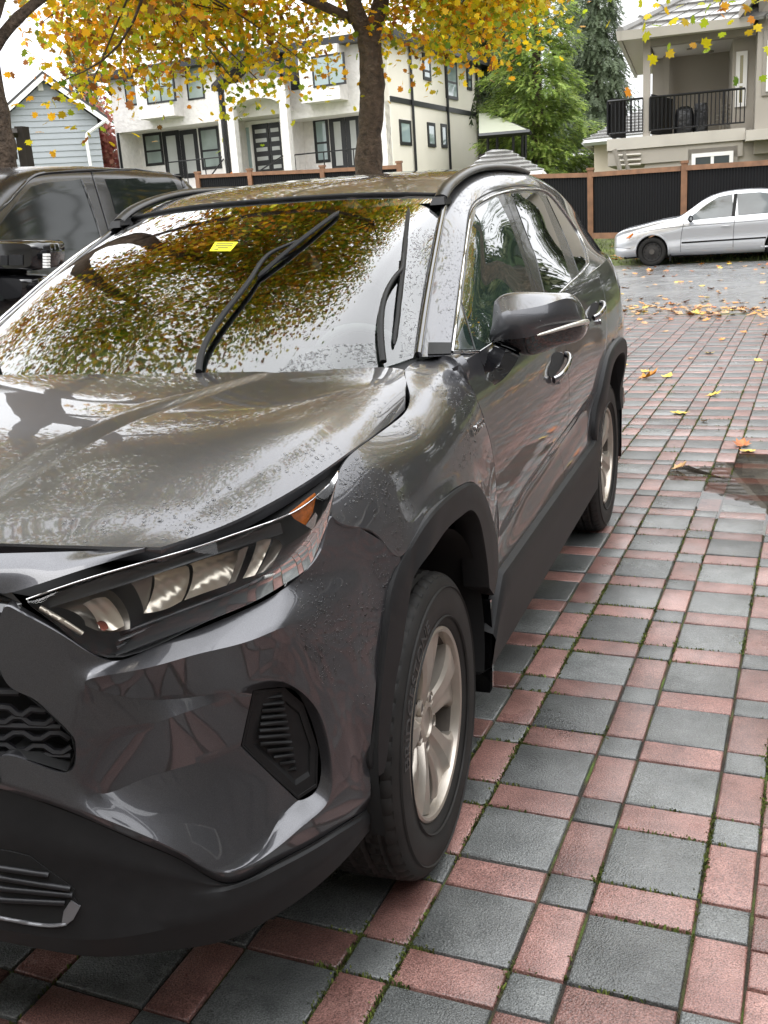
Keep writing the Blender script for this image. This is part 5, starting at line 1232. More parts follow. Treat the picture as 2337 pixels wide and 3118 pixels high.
# ---- headlight
up = [(80, 1822), (230, 1770), (380, 1725), (600, 1662), (727, 1619), (870, 1567), (938, 1527), (1001, 1472), (1029, 1432)]
lo = [(92, 1845), (200, 1928), (338, 2003), (600, 1906), (769, 1834), (874, 1773), (938, 1727), (985, 1640), (1021, 1484)]
nU = curve(np.array(up, float), 30); nL = curve(np.array(lo, float), 30)
def lampsurf(extra=0.0, shrink=0.0, n=10, bow=.014):
    S = []
    for k, (u, l) in enumerate(zip(nU, nL)):
        f = k / 29; iu = .052 - .022 * f; il = .038 - .012 * f + .012 * math.sin(math.pi * f) * 0; row = []
        a, b = pb(*u, iu + extra), pb(*l, il + extra)
        for t in np.linspace(shrink, 1 - shrink, n):
            p = a * (1 - t) + b * t; o = np.array([p[0] * .5, -.8, .25]); o /= np.linalg.norm(o)
            row.append(p + o * bow * math.sin(math.pi * t) * min(1, 3 * f + .3))
        S.append(row)
    return np.array(S)
hl = empty_part = None
mb = MB(); mb.grid(lampsurf()); lens = mb.build('headlight', M['lens'], suv, 60)
mb = MB(); S0 = lampsurf(.001, 0, 8, .0); Sb = lampsurf(.075, .03, 8, .0)
mb.grid(Sb); mb.grid(np.stack([S0[:, 0], Sb[:, 0]], 1)); mb.grid(np.stack([S0[:, -1], Sb[:, -1]], 1)); mb.grid(np.stack([S0[0], Sb[0]], 0)); mb.grid(np.stack([S0[-1], Sb[-1]], 0))
mb.build('lamp_housing', M['lampback'], lens, 40)
# chrome rim of the lens, lower ledges, reflectors
def lamp_line(pts, ins, r, mt, name):
    P = curve(np.array([pb(x, y, ins) for x, y in pts]), 40); mb = MB(); mb.tube(P, r, 6); return mb.build(name, mt, lens, 60)
lamp_line([(x, y + 3) for x, y in up[:-1]], .036, .0014, M['chrome'], 'lens_rim')
M['greyledge'] = mat('lamp_ledge', (.06, .06, .063), .25)
for dy in (30, 52, 72):
    lamp_line([(350 + dy * .2, 2003 - dy), (600, 1908 - dy * .9), (769, 1836 - dy * .85), (865, 1778 - dy * .8), (925, 1732 - dy * .6), (972, 1660 - dy * .3)], .052 + dy * .0004, .004, M['greyledge'], 'lamp_ledge')
def bowl(pts, ins, depth, mt, name, nn=26):
    P = curve(np.array(pts, float), nn, True); c = P.mean(0); rings = []
    for k, (s, d) in enumerate([(1, 0), (.92, .35), (.72, .75), (.4, .96), (.05, 1)]):
        rings.append([pb(c[0] + (p[0] - c[0]) * s, c[1] + (p[1] - c[1]) * s, ins) + np.array([.15, .95, .05]) * depth * d for p in P])
    mb = MB(); mb.grid(np.array(rings), cv=True); return mb.build(name, mt, lens, 60)
M['facet'] = mat('fluted_reflector', (.62, .55, .46), .28, .75)
t_, b_ = nodes(M['facet']); tcx = [n for n in t_.nodes if n.type == 'TEX_COORD'][0]; wv = t_.nodes.new('ShaderNodeTexWave'); wv.inputs['Scale'].default_value = 22; wv.inputs['Distortion'].default_value = 1.5; wv.inputs['Detail'].default_value = 2; wv.bands_direction = 'DIAGONAL'
t_.links.new(tcx.outputs['Object'], wv.inputs['Vector']); bpn = t_.nodes.new('ShaderNodeBump'); bpn.inputs['Strength'].default_value = .35; bpn.inputs['Distance'].default_value = .003; t_.links.new(wv.outputs['Fac'], bpn.inputs['Height']); t_.links.new(bpn.outputs[0], b_.inputs['Normal'])
M['smoke'] = mat('smoked_reflector', (.25, .225, .195), .3, .7)
M['bezel'] = mat('lamp_bezel', (.045, .045, .047), .3)
def chamber(top_, bot_, ins, depth, mt, name, nu=14, nv=9):
    """reflector chamber: top and bottom edges in the photograph, dished back by depth"""
    T_, B_2 = curve(np.array(top_, float), nu), curve(np.array(bot_, float), nu); S = []
    for i, (a, c) in enumerate(zip(T_, B_2)):
        f = i / (nu - 1); row = []
        for j in range(nv):
            t = j / (nv - 1); q = a + (c - a) * t; d = depth * (math.sin(math.pi * t) ** .6) * (.25 + .75 * math.sin(math.pi * min(1, f * .8 + .1)) ** .5); row.append(pb(q[0], q[1], ins) + np.array([-.10, .95, .05]) * d)
        S.append(row)
    mb = MB(); mb.grid(np.array(S)); return mb.build(name, mt, lens, 30)
# step of the dark bezel running above and below the reflectors
chamber([(105, 1828), (380, 1738), (620, 1672), (850, 1590)], [(150, 1850), (395, 1775), (620, 1700), (860, 1625)], .060, .004, M['bezel'], 'lamp_bezel')
chamber([(350, 1985), (480, 1895), (640, 1835), (800, 1765), (905, 1690)], [(350, 1998), (600, 1902), (769, 1830), (880, 1765), (940, 1715)], .058, .003, M['bezel'], 'lamp_bezel')
chamber([(398, 1776), (430, 1757), (462, 1747)], [(438, 1868), (440, 1860), (445, 1855)], .072, .01, M['reflector2'] if 'reflector2' in M else M['smoke'], 'lamp_side')
chamber([(462, 1748), (510, 1737), (565, 1722)], [(436, 1868), (500, 1856), (553, 1830)], .072, .035, M['facet'], 'reflector')
chamber([(575, 1718), (640, 1696), (722, 1674)], [(560, 1828), (620, 1806), (690, 1782)], .072, .040, M['facet'], 'reflector')
chamber([(728, 1676), (742, 1668), (755, 1664)], [(694, 1780), (705, 1775), (715, 1772)], .068, .008, M['smoke'], 'lamp_side')
chamber([(780, 1650), (800, 1643), (825, 1640)], [(738, 1762), (752, 1758), (775, 1752)], .070, .02, M['facet'], 'reflector')
chamber([(832, 1640), (850, 1646), (858, 1660)], [(780, 1750), (800, 1742), (825, 1725)], .074, .02, M['smoke'], 'reflector')
chamber([(150, 1852), (240, 1815), (325, 1795)], [(260, 1905), (320, 1925), (395, 1915)], .066, .03, M['smoke'], 'position_lamp')
chamber([(250, 1840), (290, 1822), (320, 1818)], [(300, 1912), (340, 1920), (378, 1905)], .062, .012, M['facet'], 'position_reflector')
chamber([(292, 1897), (305, 1890), (318, 1893)], [(306, 1918), (318, 1920), (330, 1912)], .056, .003, mat('red_glint', (.20, .05, .03), .3), 'red_glint_patch')  # reddish glint painted in as a small patch
# light guide along the inner edge and the blade of chrome by the tip
lamp_line([(120, 1850), (180, 1885), (250, 1930)], .046, .0045, M['facet'], 'light_guide')
lamp_line([(865, 1785), (905, 1720), (945, 1625), (958, 1575)], .040, .0016, M['chrome'], 'lens_line')
lamp_line([(805, 1757), (825, 1752), (845, 1748)], .050, .003, M['white_trim'], 'painted_glint')  # white bar, a highlight painted into the lens
# amber side marker under the lens tip
P = [(880, 1561), (925, 1525), (958, 1500), (962, 1512), (952, 1560), (930, 1600), (895, 1580)]
mb = MB(); A = [pb(x, y, .046) for x, y in P]; cc = sum(A) / len(A); mb.add(A + [cc + np.array([.004, -.004, 0])], [(i, (i + 1) % 7, 7) for i in range(7)]); mb.build('turn_signal', M['amber'], lens, 20)
P = [(930, 1600), (952, 1615), (958, 1600), (966, 1570), (960, 1560)]
mb = MB(); A = [pb(x, y, .038) for x, y in P]; mb.add(A, [tuple(range(5))]); mb.build('side_reflector', M['reflector'], lens)
lensm = mirror_copy(lens, suv)
for ch in list(lens.children): mirror_copy(ch, lensm)
# dark sheet put in for the shade between hood and lamp
hoodlow = [(20, 1808), (130, 1772), (253, 1730), (456, 1668), (500, 1658), (600, 1624), (700, 1592), (769, 1561), (917, 1481), (985, 1440), (1030, 1415)]
hc = curve(np.array(hoodlow, float), 30); S = []
for u, h in zip(nU, hc):
    f = 0
    a = pb(*u, .047); b = pb(h[0], h[1] - 6, .075); S.append([pb(u[0], u[1], .043), a + np.array([-.01, .03, -.01]), b + np.array([-.01, .02, -.01])])
mb = MB(); mb.grid(np.array(S)); gap_backing = mb.build('lamp_gap_backing', M['seal'], suv, 40); mirror_copy(gap_backing, suv)

# ---- fog lamp cover
FP = [CV[k] for k in ('F1', 'F2', 'F3', 'F5', 'F7', 'F8', 'F9', 'M2d')]
c = sum(FP) / 8; nrm = np.array([.28, -.95, .12]); nrm /= np.linalg.norm(nrm)
FPc = []
for a, b in zip(FP, FP[1:] + FP[:1]):
    for t in np.linspace(0, 1, 5)[:-1]: FPc.append(a + (b - a) * t)
FPc = np.array(FPc)
rings = [FPc, FPc + (c - FPc) * .05 - nrm * .0, FPc + (c - FPc) * .06 - nrm * .002, FPc + (c - FPc) * .24 - nrm * .002, FPc + (c - FPc) * .32 - nrm * .008, np.repeat([c - nrm * .008], len(FPc), 0)]
mb = MB(); mb.grid(np.array(rings), cv=True); fog = mb.build('fog_lamp_cover', M['trim'], suv, 30)
# ribs
for i in range(12):
    y = 2122 + i * 20; xl = 785 - max(0, 0) if y < 2262 else 785 + (y - 2262) * 1.02; xr = 860 + (y - 2122) * .20
    if y < 2262: xl = 795 - (y - 2122) * .13
    a = px(xl + 6, y + 3, Y=c[1] + .0); b = px(xr - 2, y - 3, Y=c[1] + .03)
    d1 = np.array([0, 0, 0])
    A = pb(xl + 6, y + 3, .050); Bq = pb(xr - 2, y - 3, .036)
    mb = MB(); mb.tube(np.array([A, (A + Bq) / 2, Bq]), .0042, 6); mb.build('rib', M['trim'], fog, 60)
fogm = mirror_copy(fog, suv)
for ch in list(fog.children): mirror_copy(ch, fogm)

# ---- inner dark blocks added to stop daylight in the joints and darken the ground
mb = MB()
mb.hexa([(-.72, -.55, .19), (.72, -.55, .19), (.66, .55, .19), (-.66, .55, .19), (-.60, -.62, .93), (.60, -.62, .93), (.68, .30, 1.03), (-.68, .30, 1.03)])
mb.build('bay_light_block', M['dark'], suv)
mb = MB()
mb.hexa([(-.80, .55, .20), (.80, .55, .20), (.66, 3.45, .24), (-.66, 3.45, .24), (-.80, .50, .95), (.80, .50, .95), (.78, 3.4, 1.0), (-.78, 3.4, 1.0)])
mb.build('floor_light_block', M['dark'], suv)
for s in (1, -1):
    for dy in (0, 2.69):
        mb = MB(); S = []
        for a in np.linspace(-.3, math.pi + .3, 22):
            S.append([(s * .905, dy + .405 * math.cos(a), .42 + .395 * math.sin(a)), (s * .62, dy + .405 * math.cos(a), .42 + .395 * math.sin(a))])
        S = np.array(S); mb.grid(S); mb.add([(s * .62, dy - .42, .2), (s * .62, dy + .42, .2), (s * .62, dy + .42, .85), (s * .62, dy - .42, .85)], [(0, 1, 2, 3)])
        mb.build('wheel_well', M['dark'], suv, 40)
# ---- wheels
M['barrel'] = mat('dirty_barrel', (.07, .058, .046), .7, .1, noise=(14, .5))
def make_wheel(loc, side, spin=0.0, first=None):
    w = []
    # tyre: lathe about X, outer face at +x
    prof = [(.222, .085), (.235, .096), (.262, .106), (.300, .108), (.330, .103), (.345, .094), (.3535, .082), (.357, .060), (.358, .0), (.357, -.06), (.350, -.09), (.32, -.104), (.23, -.09)]
    mb = MB(); n = 220; th = np.linspace(0, 2 * math.pi, n, endpoint=False); S = []
    P = curve(np.array(prof), 76)
    for k, (r, h) in enumerate(P):
        row = []
        for j, t in enumerate(th):
            rr = r
            if r > .347 and h > 0 and (j % 4) == 0: rr = r - .0035          # sipes across the shoulder
            if r > .343 and h < .05 and (j + int(h * 300)) % 5 == 0: rr = r - .004
            if r > .352 and min(abs(h - .062), abs(h - .022), abs(h + .022), abs(h + .062)) < .0045: rr = r - .009
            z = rr * math.sin(t + spin)
            y = rr * math.cos(t + spin)
            row.append((h, y, z))
        S.append(row)
    mb.grid(np.array(S), cv=True, flip=True)
    tyre = mb.build('tyre', M['rubber'], None, 22)
    # two thin raised bands on the sidewall
    mb = MB()
    for r in (.322, .252):
        mb.lathe([(r - .003, .1055), (r, .1095), (r + .003, .1055)], 96)
    band = mb.build('sidewall_band', M['rubber'], tyre, 40)
    # rim barrel + lip
    mb = MB(); mb.lathe([(.225, .078), (.229, .086), (.2275, .094), (.222, .097), (.215, .094), (.211, .082), (.209, .070)], 96)
    rim = mb.build('rim', M['rim'], None, 40)
    mb = MB(); mb.lathe([(.2088, .072), (.205, .06), (.197, .0), (.20, -.08)], 96); mb.build('rim_barrel', M['barrel'], rim, 40)
    mb = MB(); mb.lathe([(.20, -.02), (.16, -.03), (.05, -.03), (.0, -.03)], 40); mb.build('brake_disc', M['dark'], rim, 40)
    # five twin spokes
    for k in range(5):
        a0 = 2 * math.pi * k / 5 + spin
        def pt(r, ang, h): return (h, r * math.sin(a0 + ang), r * math.cos(a0 + ang))
        rowsS = []
        for r, aw, h, dp in [(.036, .64, .066, .03), (.062, .56, .071, .032), (.090, .46, .078, .036), (.12, .40, .084, .040), (.155, .40, .088, .042), (.190, .44, .089, .040), (.2125, .50, .087, .03)]:
            rowsS.append([pt(r, -aw, h - dp), pt(r, -aw, h - .010), pt(r, -aw * .82, h - .002), pt(r, -aw * .12, h), pt(r, -aw * .02, h - .006), pt(r, aw * .16, h - .014), pt(r, aw * .50, h - .014), pt(r, aw * .86, h - .011), pt(r, aw, h - .020), pt(r, aw, h - dp)])
        mb = MB(); mb.grid(loft(np.array(rowsS), 22, 30, (), (1, 2, 3, 5, 8))); mb.build('spoke', M['rim'], rim, 30)
        a = a0 + math.pi / 5
        cy, cz = .057 * math.sin(a), .057 * math.cos(a)
        mb = MB(); mb.lathe([(.021, .060), (.0195, .069), (.0165, .070), (.015, .062)], 20); mb.v = [(x, y + cy, z + cz) for x, y, z in mb.v]; mb.build('lug_pocket', M['rim'], rim, 40)
        mb = MB(); mb.lathe([(.0115, .052), (.0115, .065), (.009, .068), (.0, .0685)], 6); mb.v = [(x, y + cy, z + cz) for x, y, z in mb.v]; mb.build('lug_nut', M['lugs'], rim, 30)
    mb = MB(); mb.lathe([(.052, .05), (.048, .068), (.036, .072), (.034, .066), (.0, .064)], 36); mb.build('hub_cap', M['rim'], rim, 40)
    wheel = empty('wheel', (0, 0, 0)); wheel.parent = suv
    tyre.parent = wheel; rim.parent = wheel
    return wheel
M['lugs'] = mat('lug_nut', (.12, .11, .10), .4, .6)
wh = make_wheel(None, 1, R_(8))
def flat_children(o): return list(o.children)
def put_wheel(loc, side, steer=0):
    t = empty('wheel', loc); t.parent = suv
    t.rotation_euler = (0, 0, (0 if side > 0 else math.pi) + steer)
    # tyre and rim stay within thing > part > sub-part: they hang straight under the wheel
    return t
# flatten: wheel > tyre, rim, spokes ... (no deeper)
wheel_meshes = []
for ch in list(wh.children):
    wheel_meshes.append(ch)
    for g in list(ch.children): wheel_meshes.append(g)
for g in wheel_meshes: g.parent = wh
wh.location = (.800, 0, .352); wh.rotation_euler = (0, 0, R_(2))
for (x, y, s, sp) in [(.800, 2.69, 1, R_(27)), (-.800, 0, -1, 0), (-.800, 2.69, -1, 1.0)]:
    t = empty('wheel', (x, y, .352)); t.parent = suv; t.rotation_euler = (sp, 0, 0 if s > 0 else math.pi)
    for g in wheel_meshes:
        c = g.copy(); COL.objects.link(c); c.parent = t
# raised maker's lettering on the visible front tyre
def text_mesh(body, size, depth=.002, font=None):
    cu = bpy.data.curves.new('txt', 'FONT'); cu.body = body; cu.size = size; cu.extrude = depth; cu.align_x = 'CENTER'; cu.align_y = 'CENTER'; cu.resolution_u = 3
    o = bpy.data.objects.new('txt', cu); COL.objects.link(o); dg = bpy.context.evaluated_depsgraph_get()
    me = bpy.data.meshes.new_from_object(o.evaluated_get(dg)); bpy.data.objects.remove(o); return me
me = text_mesh('BRIDGESTONE', .044, .0012); co = np.array([v.co for v in me.vertices])
rad = .286; ang0 = R_(138)
for v in me.vertices:
    # wrap x along the circle; y radially
    a = ang0 - v.co.x * 1.18 / rad; r = rad + v.co.y * 1.0
    v.co = Vector((.1082 + v.co.z + (.0008 if abs(v.co.y) < .01 else 0), r * math.cos(a) * -1 * -1, r * math.sin(a)))
me.materials.append(mat('tyre_letters', (.035, .034, .033), .5)); o = link('tyre_lettering', me, wh, 30)

# ---- side glass, traced on the body frame
def pane(name, pts, mt, off=.002, smooth=False, thick=.003):
    mb = traced(GHB, pts, off=off, step=16, thick=thick, closed_smooth=smooth); return mb.build(name, mt, suv, 50)
M['frame'] = mat('door_frame', (.012, .012, .012), .25, coat=.4)
M['gl_front'] = mat('front_door_glass', (.020, .032, .027), .015, coat=1, coat_r=.01, noise=(3, .35))
M['gl_rear'] = mat('privacy_door_glass', (.008, .008, .008), .015, coat=1, coat_r=.01)
opening = [(1374, 1072), (1392, 935), (1409, 815), (1426, 704), (1440, 640), (1468, 618), (1512, 596), (1553, 584), (1600, 580), (1640, 582), (1668, 592), (1716, 648), (1763, 722), (1783, 779), (1787, 803), (1762, 836), (1704, 894), (1650, 940), (1560, 1020), (1480, 1074)]
pane('window_surround', opening, M['frame'], .0012)
pane('front_side_window', [(1404, 921), (1412, 860), (1424, 765), (1433, 700), (1449, 640), (1475, 622), (1504, 602), (1514, 604), (1545, 668), (1572, 742), (1592, 800), (1608, 854), (1617, 900), (1618, 960), (1560, 1015), (1500, 1066), (1447, 1068)], M['gl_front'], .003)
pane('front_quarter_window', [(1381, 1066), (1400, 935), (1440, 1066)], M['gl_front'], .003)
pane('rear_side_window', [(1556, 592), (1600, 588), (1634, 590), (1652, 618), (1698, 734), (1737, 852), (1700, 889), (1662, 915), (1654, 884), (1628, 779), (1598, 704)], M['gl_rear'], .003)
pane('rear_quarter_window', [(1663, 600), (1672, 603), (1714, 655), (1760, 726), (1778, 780), (1781, 802), (1760, 829), (1740, 775), (1712, 705)], M['gl_rear'], .003)
def bead(bvh, pts, r, name, mt, off=.004, n=60, par=None):
    P = curve(np.array(pts, float), n); Q = [drop(bvh, *p) for p in P]; Q = np.array([h[0] + h[1] * off for h in Q if h is not None]); mb = MB(); mb.tube(Q, r, 6); return mb.build(name, mt, par or suv, 60)
bead(GHB, [(1376, 1074), (1391, 950), (1407, 820), (1423, 706), (1437, 642), (1466, 614), (1520, 590), (1556, 582), (1604, 577), (1642, 579), (1670, 592), (1718, 650), (1765, 724), (1785, 780), (1789, 804)], .0045, 'window_trim', M['chrome'])
bead(GHB, [(1376, 1076), (1440, 1076), (1500, 1072)], .005, 'window_trim', M['chrome'])
bead(GHB, [(1700, 896), (1735, 862), (1765, 835), (1789, 806)], .005, 'window_trim', M['chrome'])
for o in [c for c in suv.children if c.name.split('.')[0] in ('window_surround', 'front_side_window', 'front_quarter_window', 'rear_side_window', 'rear_quarter_window', 'window_trim')]: mirror_copy(o, suv)
# pillar foot cover and black strip along the windscreen
o = traced(GHB, [(1304, 1046), (1372, 1046), (1371, 1080), (1302, 1082)], off=.004, step=12, thick=.01).build('pillar_cover', M['seal'], suv); mirror_copy(o, suv)
P = curve(np.array([g + np.array([-.004, -.006, .006]) for g in [np.array(GR[0][k]) for k in range(5)]]), 40); mb = MB(); mb.tube(P, .010, 8); o = mb.build('windscreen_moulding', M['gloss_black'], suv, 60); mirror_copy(o, suv)
P = curve(np.array([np.array(RF[0][k]) + np.array([0, -.004, .003]) for k in range(6)] + [np.array(RF[0][k]) * np.array([-1, 1, 1]) + np.array([0, -.004, .003]) for k in (4, 3, 2, 1, 0)]), 60); mb = MB(); mb.tube(P, .007, 6); mb.build('windscreen_header', M['seal'], suv, 60)

# ---- joints between panels seen on the side
gap_line(GHB, [(1371, 1078), (1388, 947), (1405, 820), (1420, 704), (1432, 634), (1460, 602), (1525, 574), (1590, 566), (1654, 580)], .005)
gap_line(GHB, [(1523, 574), (1536, 600), (1570, 690), (1605, 800), (1634, 890), (1646, 935)], .005)

# ---- mirror
CC = [((1507, 915), (1497, 992), (1491, 1036), (1502, 1046), .70, .05), ((1530, 898), (1525, 958), (1540, 1034), (1560, 1066), .675, .08), ((1590, 889), (1585, 942), (1600, 1028), (1605, 1080), .67, .09), ((1686, 892), (1671, 924), (1680, 1006), (1690, 1057), .70, .09), ((1742, 898), (1735, 909), (1742, 991), (1750, 1040), .76, .075), ((1768, 924), (1764, 932), (1774, 984), (1776, 1024), .81, .05), ((1784, 962), (1783, 968), (1787, 981), (1787, 998), .87, .012)]
capg = []; lowg = []
for t, c, l, b, Y, d in CC:
    T = px(*t, Y=Y + d); Cq = px(*c, Y=Y); Lq = px(*l, Y=Y + .008); Bq = px(*b, Y=Y + d * .55)
    mid = (Cq + Lq) / 2 + np.array([0, -.012, 0]); tm = (T + Cq) / 2 + np.array([0, -.004, .004]); bk = T + np.array([0, .02, -.012])
    capg.append([bk, T, tm, Cq, mid, Lq]); bb = Bq + np.array([0, .05, .01])
    lowg.append([Lq + np.array([0, .003, 0]), (Lq + Bq) / 2 + np.array([.002, -.004, 0]), Bq, bb])
cap = loft(np.array(capg), 40, 26, (), (3,)); low = loft(np.array(lowg), 40, 12)
mb = MB(); mb.grid(cap); mirr = mb.build('side_mirror', M['paint'], suv, 35)
mb = MB(); mb.grid(low); mb.build('mirror_shell', M['gloss_black'], mirr, 40)
mb = MB(); bkx = np.concatenate([cap[:, 0], low[::-1, -1]]); mb.add(list(bkx), [tuple(range(len(bkx)))]); mb.build('mirror_back', M['gloss_black'], mirr)
P = [px(x, y, Y=Yq) for x, y, Yq in [(1636, 1021, .668), (1680, 1008, .685), (1730, 993, .735), (1770, 982, .80), (1788, 979, .868)]]
mb = MB(); mb.tube(curve(np.array(P), 24) + np.array([.0, -.003, 0]), np.r_[.002, np.linspace(.004, .009, 22), .006], 8); mb.build('mirror_indicator', M['indic'] if 'indic' in M else mat('clear_indicator', (.5, .48, .42), .12, .3, coat=1), mirr, 60)
base = [pside(1464, 1100), pside(1474, 1132), pside(1488, 1158), pside(1506, 1173), pside(1520, 1150), pside(1500, 1108)]
topl = [px(1497, 1042, Y=.72), px(1510, 1052, Y=.70), px(1540, 1062, Y=.69), px(1582, 1083, Y=.71), px(1575, 1050, Y=.76), px(1520, 1036, Y=.77)]
mb = MB(); S = []
for t in np.linspace(0, 1, 8): S.append([a * (1 - t) + b * t + np.array([0, 0, -.012]) * math.sin(math.pi * t) for a, b in zip(base, topl)])
mb.grid(np.array(S), cv=True); mb.build('mirror_arm', M['gloss_black'], mirr, 35)
mm2 = mirror_copy(mirr, suv)
for ch in list(mirr.children): mirror_copy(ch, mm2)

# ---- door handles
SB = bvh_of([fdoor, rdoor, quart, wing])
def handle(a, b, rec, cap_):
    o = traced(SB, rec, off=.0015, step=5, thick=.002, n=40, closed_smooth=True).build('door_handle', M['dark'], suv)  # flat dark patch stands in for the shaded hollow behind the grip
    A = drop(SB, *a); Bh = drop(SB, *b); nrm = (A[1] + Bh[1]) / 2; P = []
    for t in np.linspace(0, 1, 16):
        P.append(A[0] * (1 - t) + Bh[0] * t + nrm * (.008 + .028 * math.sin(math.pi * min(1, max(0, t))) ** .5))
    mb = MB(); mb.tube(np.array(P), .0125, 10, sx=.75); mb.build('grip', M['handle'], o, 60)
    k = drop(SB, *cap_); mb = MB(); mb.tube(np.array([k[0] - k[1] * .004, k[0] + k[1] * .014, k[0] + k[1] * .016]), [.012, .0115, .004], 14); mb.build('lock_cover', M['handle'], o, 40)
    m2 = mirror_copy(o, suv)
    for ch in list(o.children): mirror_copy(ch, m2)
M['handle'] = mat('handle_chrome', (.35, .35, .36), .1, 1.0)
handle((1716, 1080), (1678, 1158), [(1682, 1078), (1700, 1072), (1716, 1084), (1710, 1112), (1690, 1140), (1674, 1150), (1668, 1132), (1677, 1100)], (1693, 1160))
handle((1823, 924), (1801, 970), [(1798, 930), (1808, 921), (1822, 926), (1818, 945), (1806, 966), (1796, 972), (1790, 962), (1796, 945)], (1820, 980))

# ---- HYBRID badge on the wing
a = drop(BODY, 1436, 1322)[0]; b = drop(BODY, 1470, 1284)[0]; ax = b - a; Lb = np.linalg.norm(ax); ax /= Lb; nrm = drop(BODY, 1452, 1304)[1]; up_ = np.cross(nrm, ax); up_ = up_ if up_[2] > 0 else -up_
me = text_mesh('HYBRID', .030, .0022); co = np.array([v.co for v in me.vertices]); wdt = co[:, 0].max() - co[:, 0].min()
c0 = (a + b) / 2 + nrm * .003
for v in me.vertices: v.co = Vector(c0 + ax * v.co.x * (Lb / wdt) + up_ * v.co.y * .95 + nrm * v.co.z)
me.materials.append(M['chrome']); link('hybrid_badge', me, suv, 30)

# ---- wipers, sticker, shaded band
def wiper(arm, blade, off_arm, off_bl):
    root = None
    P = []
    for (x, y), of in arm:
        h = drop(WSB, x, y) 
        P.append((h[0] + h[1] * of) if h is not None else px(x, y, Y=.30))
    C_ = curve(np.array(P), 40); mb = MB(); mb.tube(C_, np.r_[np.full(10, .0075), np.linspace(.0075, .0042, 30)], 8, sx=1.2); root = mb.build('wiper', M['seal'], suv, 60)
    Q = []
    for t in np.linspace(0, 1, 24):
        x = blade[0][0] + (blade[1][0] - blade[0][0]) * t; y = blade[0][1] + (blade[1][1] - blade[0][1]) * t
        h = drop(WSB, x, y); Q.append(h[0] + h[1] * (.008 + .006 * math.sin(math.pi * t)))
    mb = MB(); mb.tube(np.array(Q), np.r_[.003, np.full(22, .0062), .003], 6, sx=1.1); mb.build('wiper_blade', M['seal'], root, 40)
    Q2 = np.array(Q); 
    nn = drop(WSB, *[(blade[0][i] + blade[1][i]) / 2 for i in (0, 1)])[1]
    mb = MB(); mb.grid(np.stack([Q2, Q2 - nn * np.array([.009 for _ in Q2])[:, None]], 1)); mb.build('wiper_rubber', M['seal'], root)
    return root
wiper([((608, 1142), .012), ((626, 1070), .016), ((700, 955), .018), ((768, 865), .018), ((818, 795), .018), ((870, 765), .016), ((906, 748), .014)], ((787, 850), (1031, 652)), .03, .02)
wiper([((1163, 1112), .012), ((1155, 1040), .016), ((1156, 975), .018), ((1174, 900), .018), ((1203, 850), .018), ((1217, 832), .016), ((1222, 785), .014)], ((1197, 1056), (1243, 642)), .03, .02)
o = traced(WSB, [(638, 765), (655, 738), (724, 738), (701, 765)], off=.0015, step=8, thick=.001).build('parking_permit', M['yellow'] if 'yellow' in M else mat('permit_yellow', (.85, .75, .01), .5), suv)
for k, (x0, x1, y) in enumerate([(660, 712, 744), (656, 708, 750), (662, 695, 756), (652, 666, 761)]):
    o2 = traced(WSB, [(x0, y - 1.3), (x1, y - 1.3), (x1 - 1, y + 1.3), (x0 - 1, y + 1.3)], off=.003, step=8, thick=.0005).build('print', mat('permit_print', (.12, .11, .03), .6) if k == 0 else bpy.data.materials['permit_print'], o)
# black printed border behind the foot of the glass
o = traced(WSB, [(-200, 1020), (0, 1042), (200, 1052), (400, 1062), (600, 1068), (800, 1062), (900, 1056), (1000, 1050), (1140, 1040), (1210, 1040), (1228, 1000), (1252, 900), (1290, 760), (1318, 650), (1340, 632), (1349, 640), (1320, 760), (1290, 900), (1262, 1030), (1240, 1108), (1000, 1160), (600, 1180), (0, 1170), (-200, 1150)], off=-.006, step=24, thick=.002).build('windscreen_border', M['border'] if 'border' in M else mat('ceramic_border', (.007, .008, .008), .35), suv)
# cowl under the hood's rear edge
mb = MB(); S = []
for a_, b_ in zip(bot, [(.76, .30, 1.06), (.66, .20, 1.07), (.52, .13, 1.08), (.35, .10, 1.085), (.175, .09, 1.09), (0, .08, 1.09)]):
    S.append([a_, b_])
S = np.array(S); S = np.concatenate([S, (S * np.array([-1, 1, 1]))[-2::-1]], 0); mb.grid(S); mb.build('cowl', M['trim'], suv)

# ---- roof rails
P = np.array([px(x, y, X=v) for x, y, v in [(1341, 603, .603), (1357, 575, .603), (1381, 550, .603), (1410, 530, .603), (1450, 514, .603), (1504, 508, .602), (1560, 512, .598), (1606, 526, .590)]])
P = curve(P, 50); mb = MB(); mb.tube(P, np.r_[np.linspace(.013, .0145, 8), np.linspace(.0145, .0125, 34), np.linspace(.0125, .008, 8)], 12, sx=1.75); rail = mb.build('roof_rail', mat('rail_black', (.012, .012, .012), .30), suv, 50)
a = P[0]; mb = MB(); mb.hexa([a + np.array(q) for q in [(-.026, -.035, -.020), (.022, -.035, -.020), (.024, .05, -.02), (-.028, .05, -.02), (-.020, -.022, .002), (.017, -.022, .002), (.018, .04, .014), (-.022, .04, .014)]]); mb.build('rail_foot', M['trim'], rail, 40)
rl2 = mirror_copy(rail, suv)
for ch in list(rail.children): mirror_copy(ch, rl2)
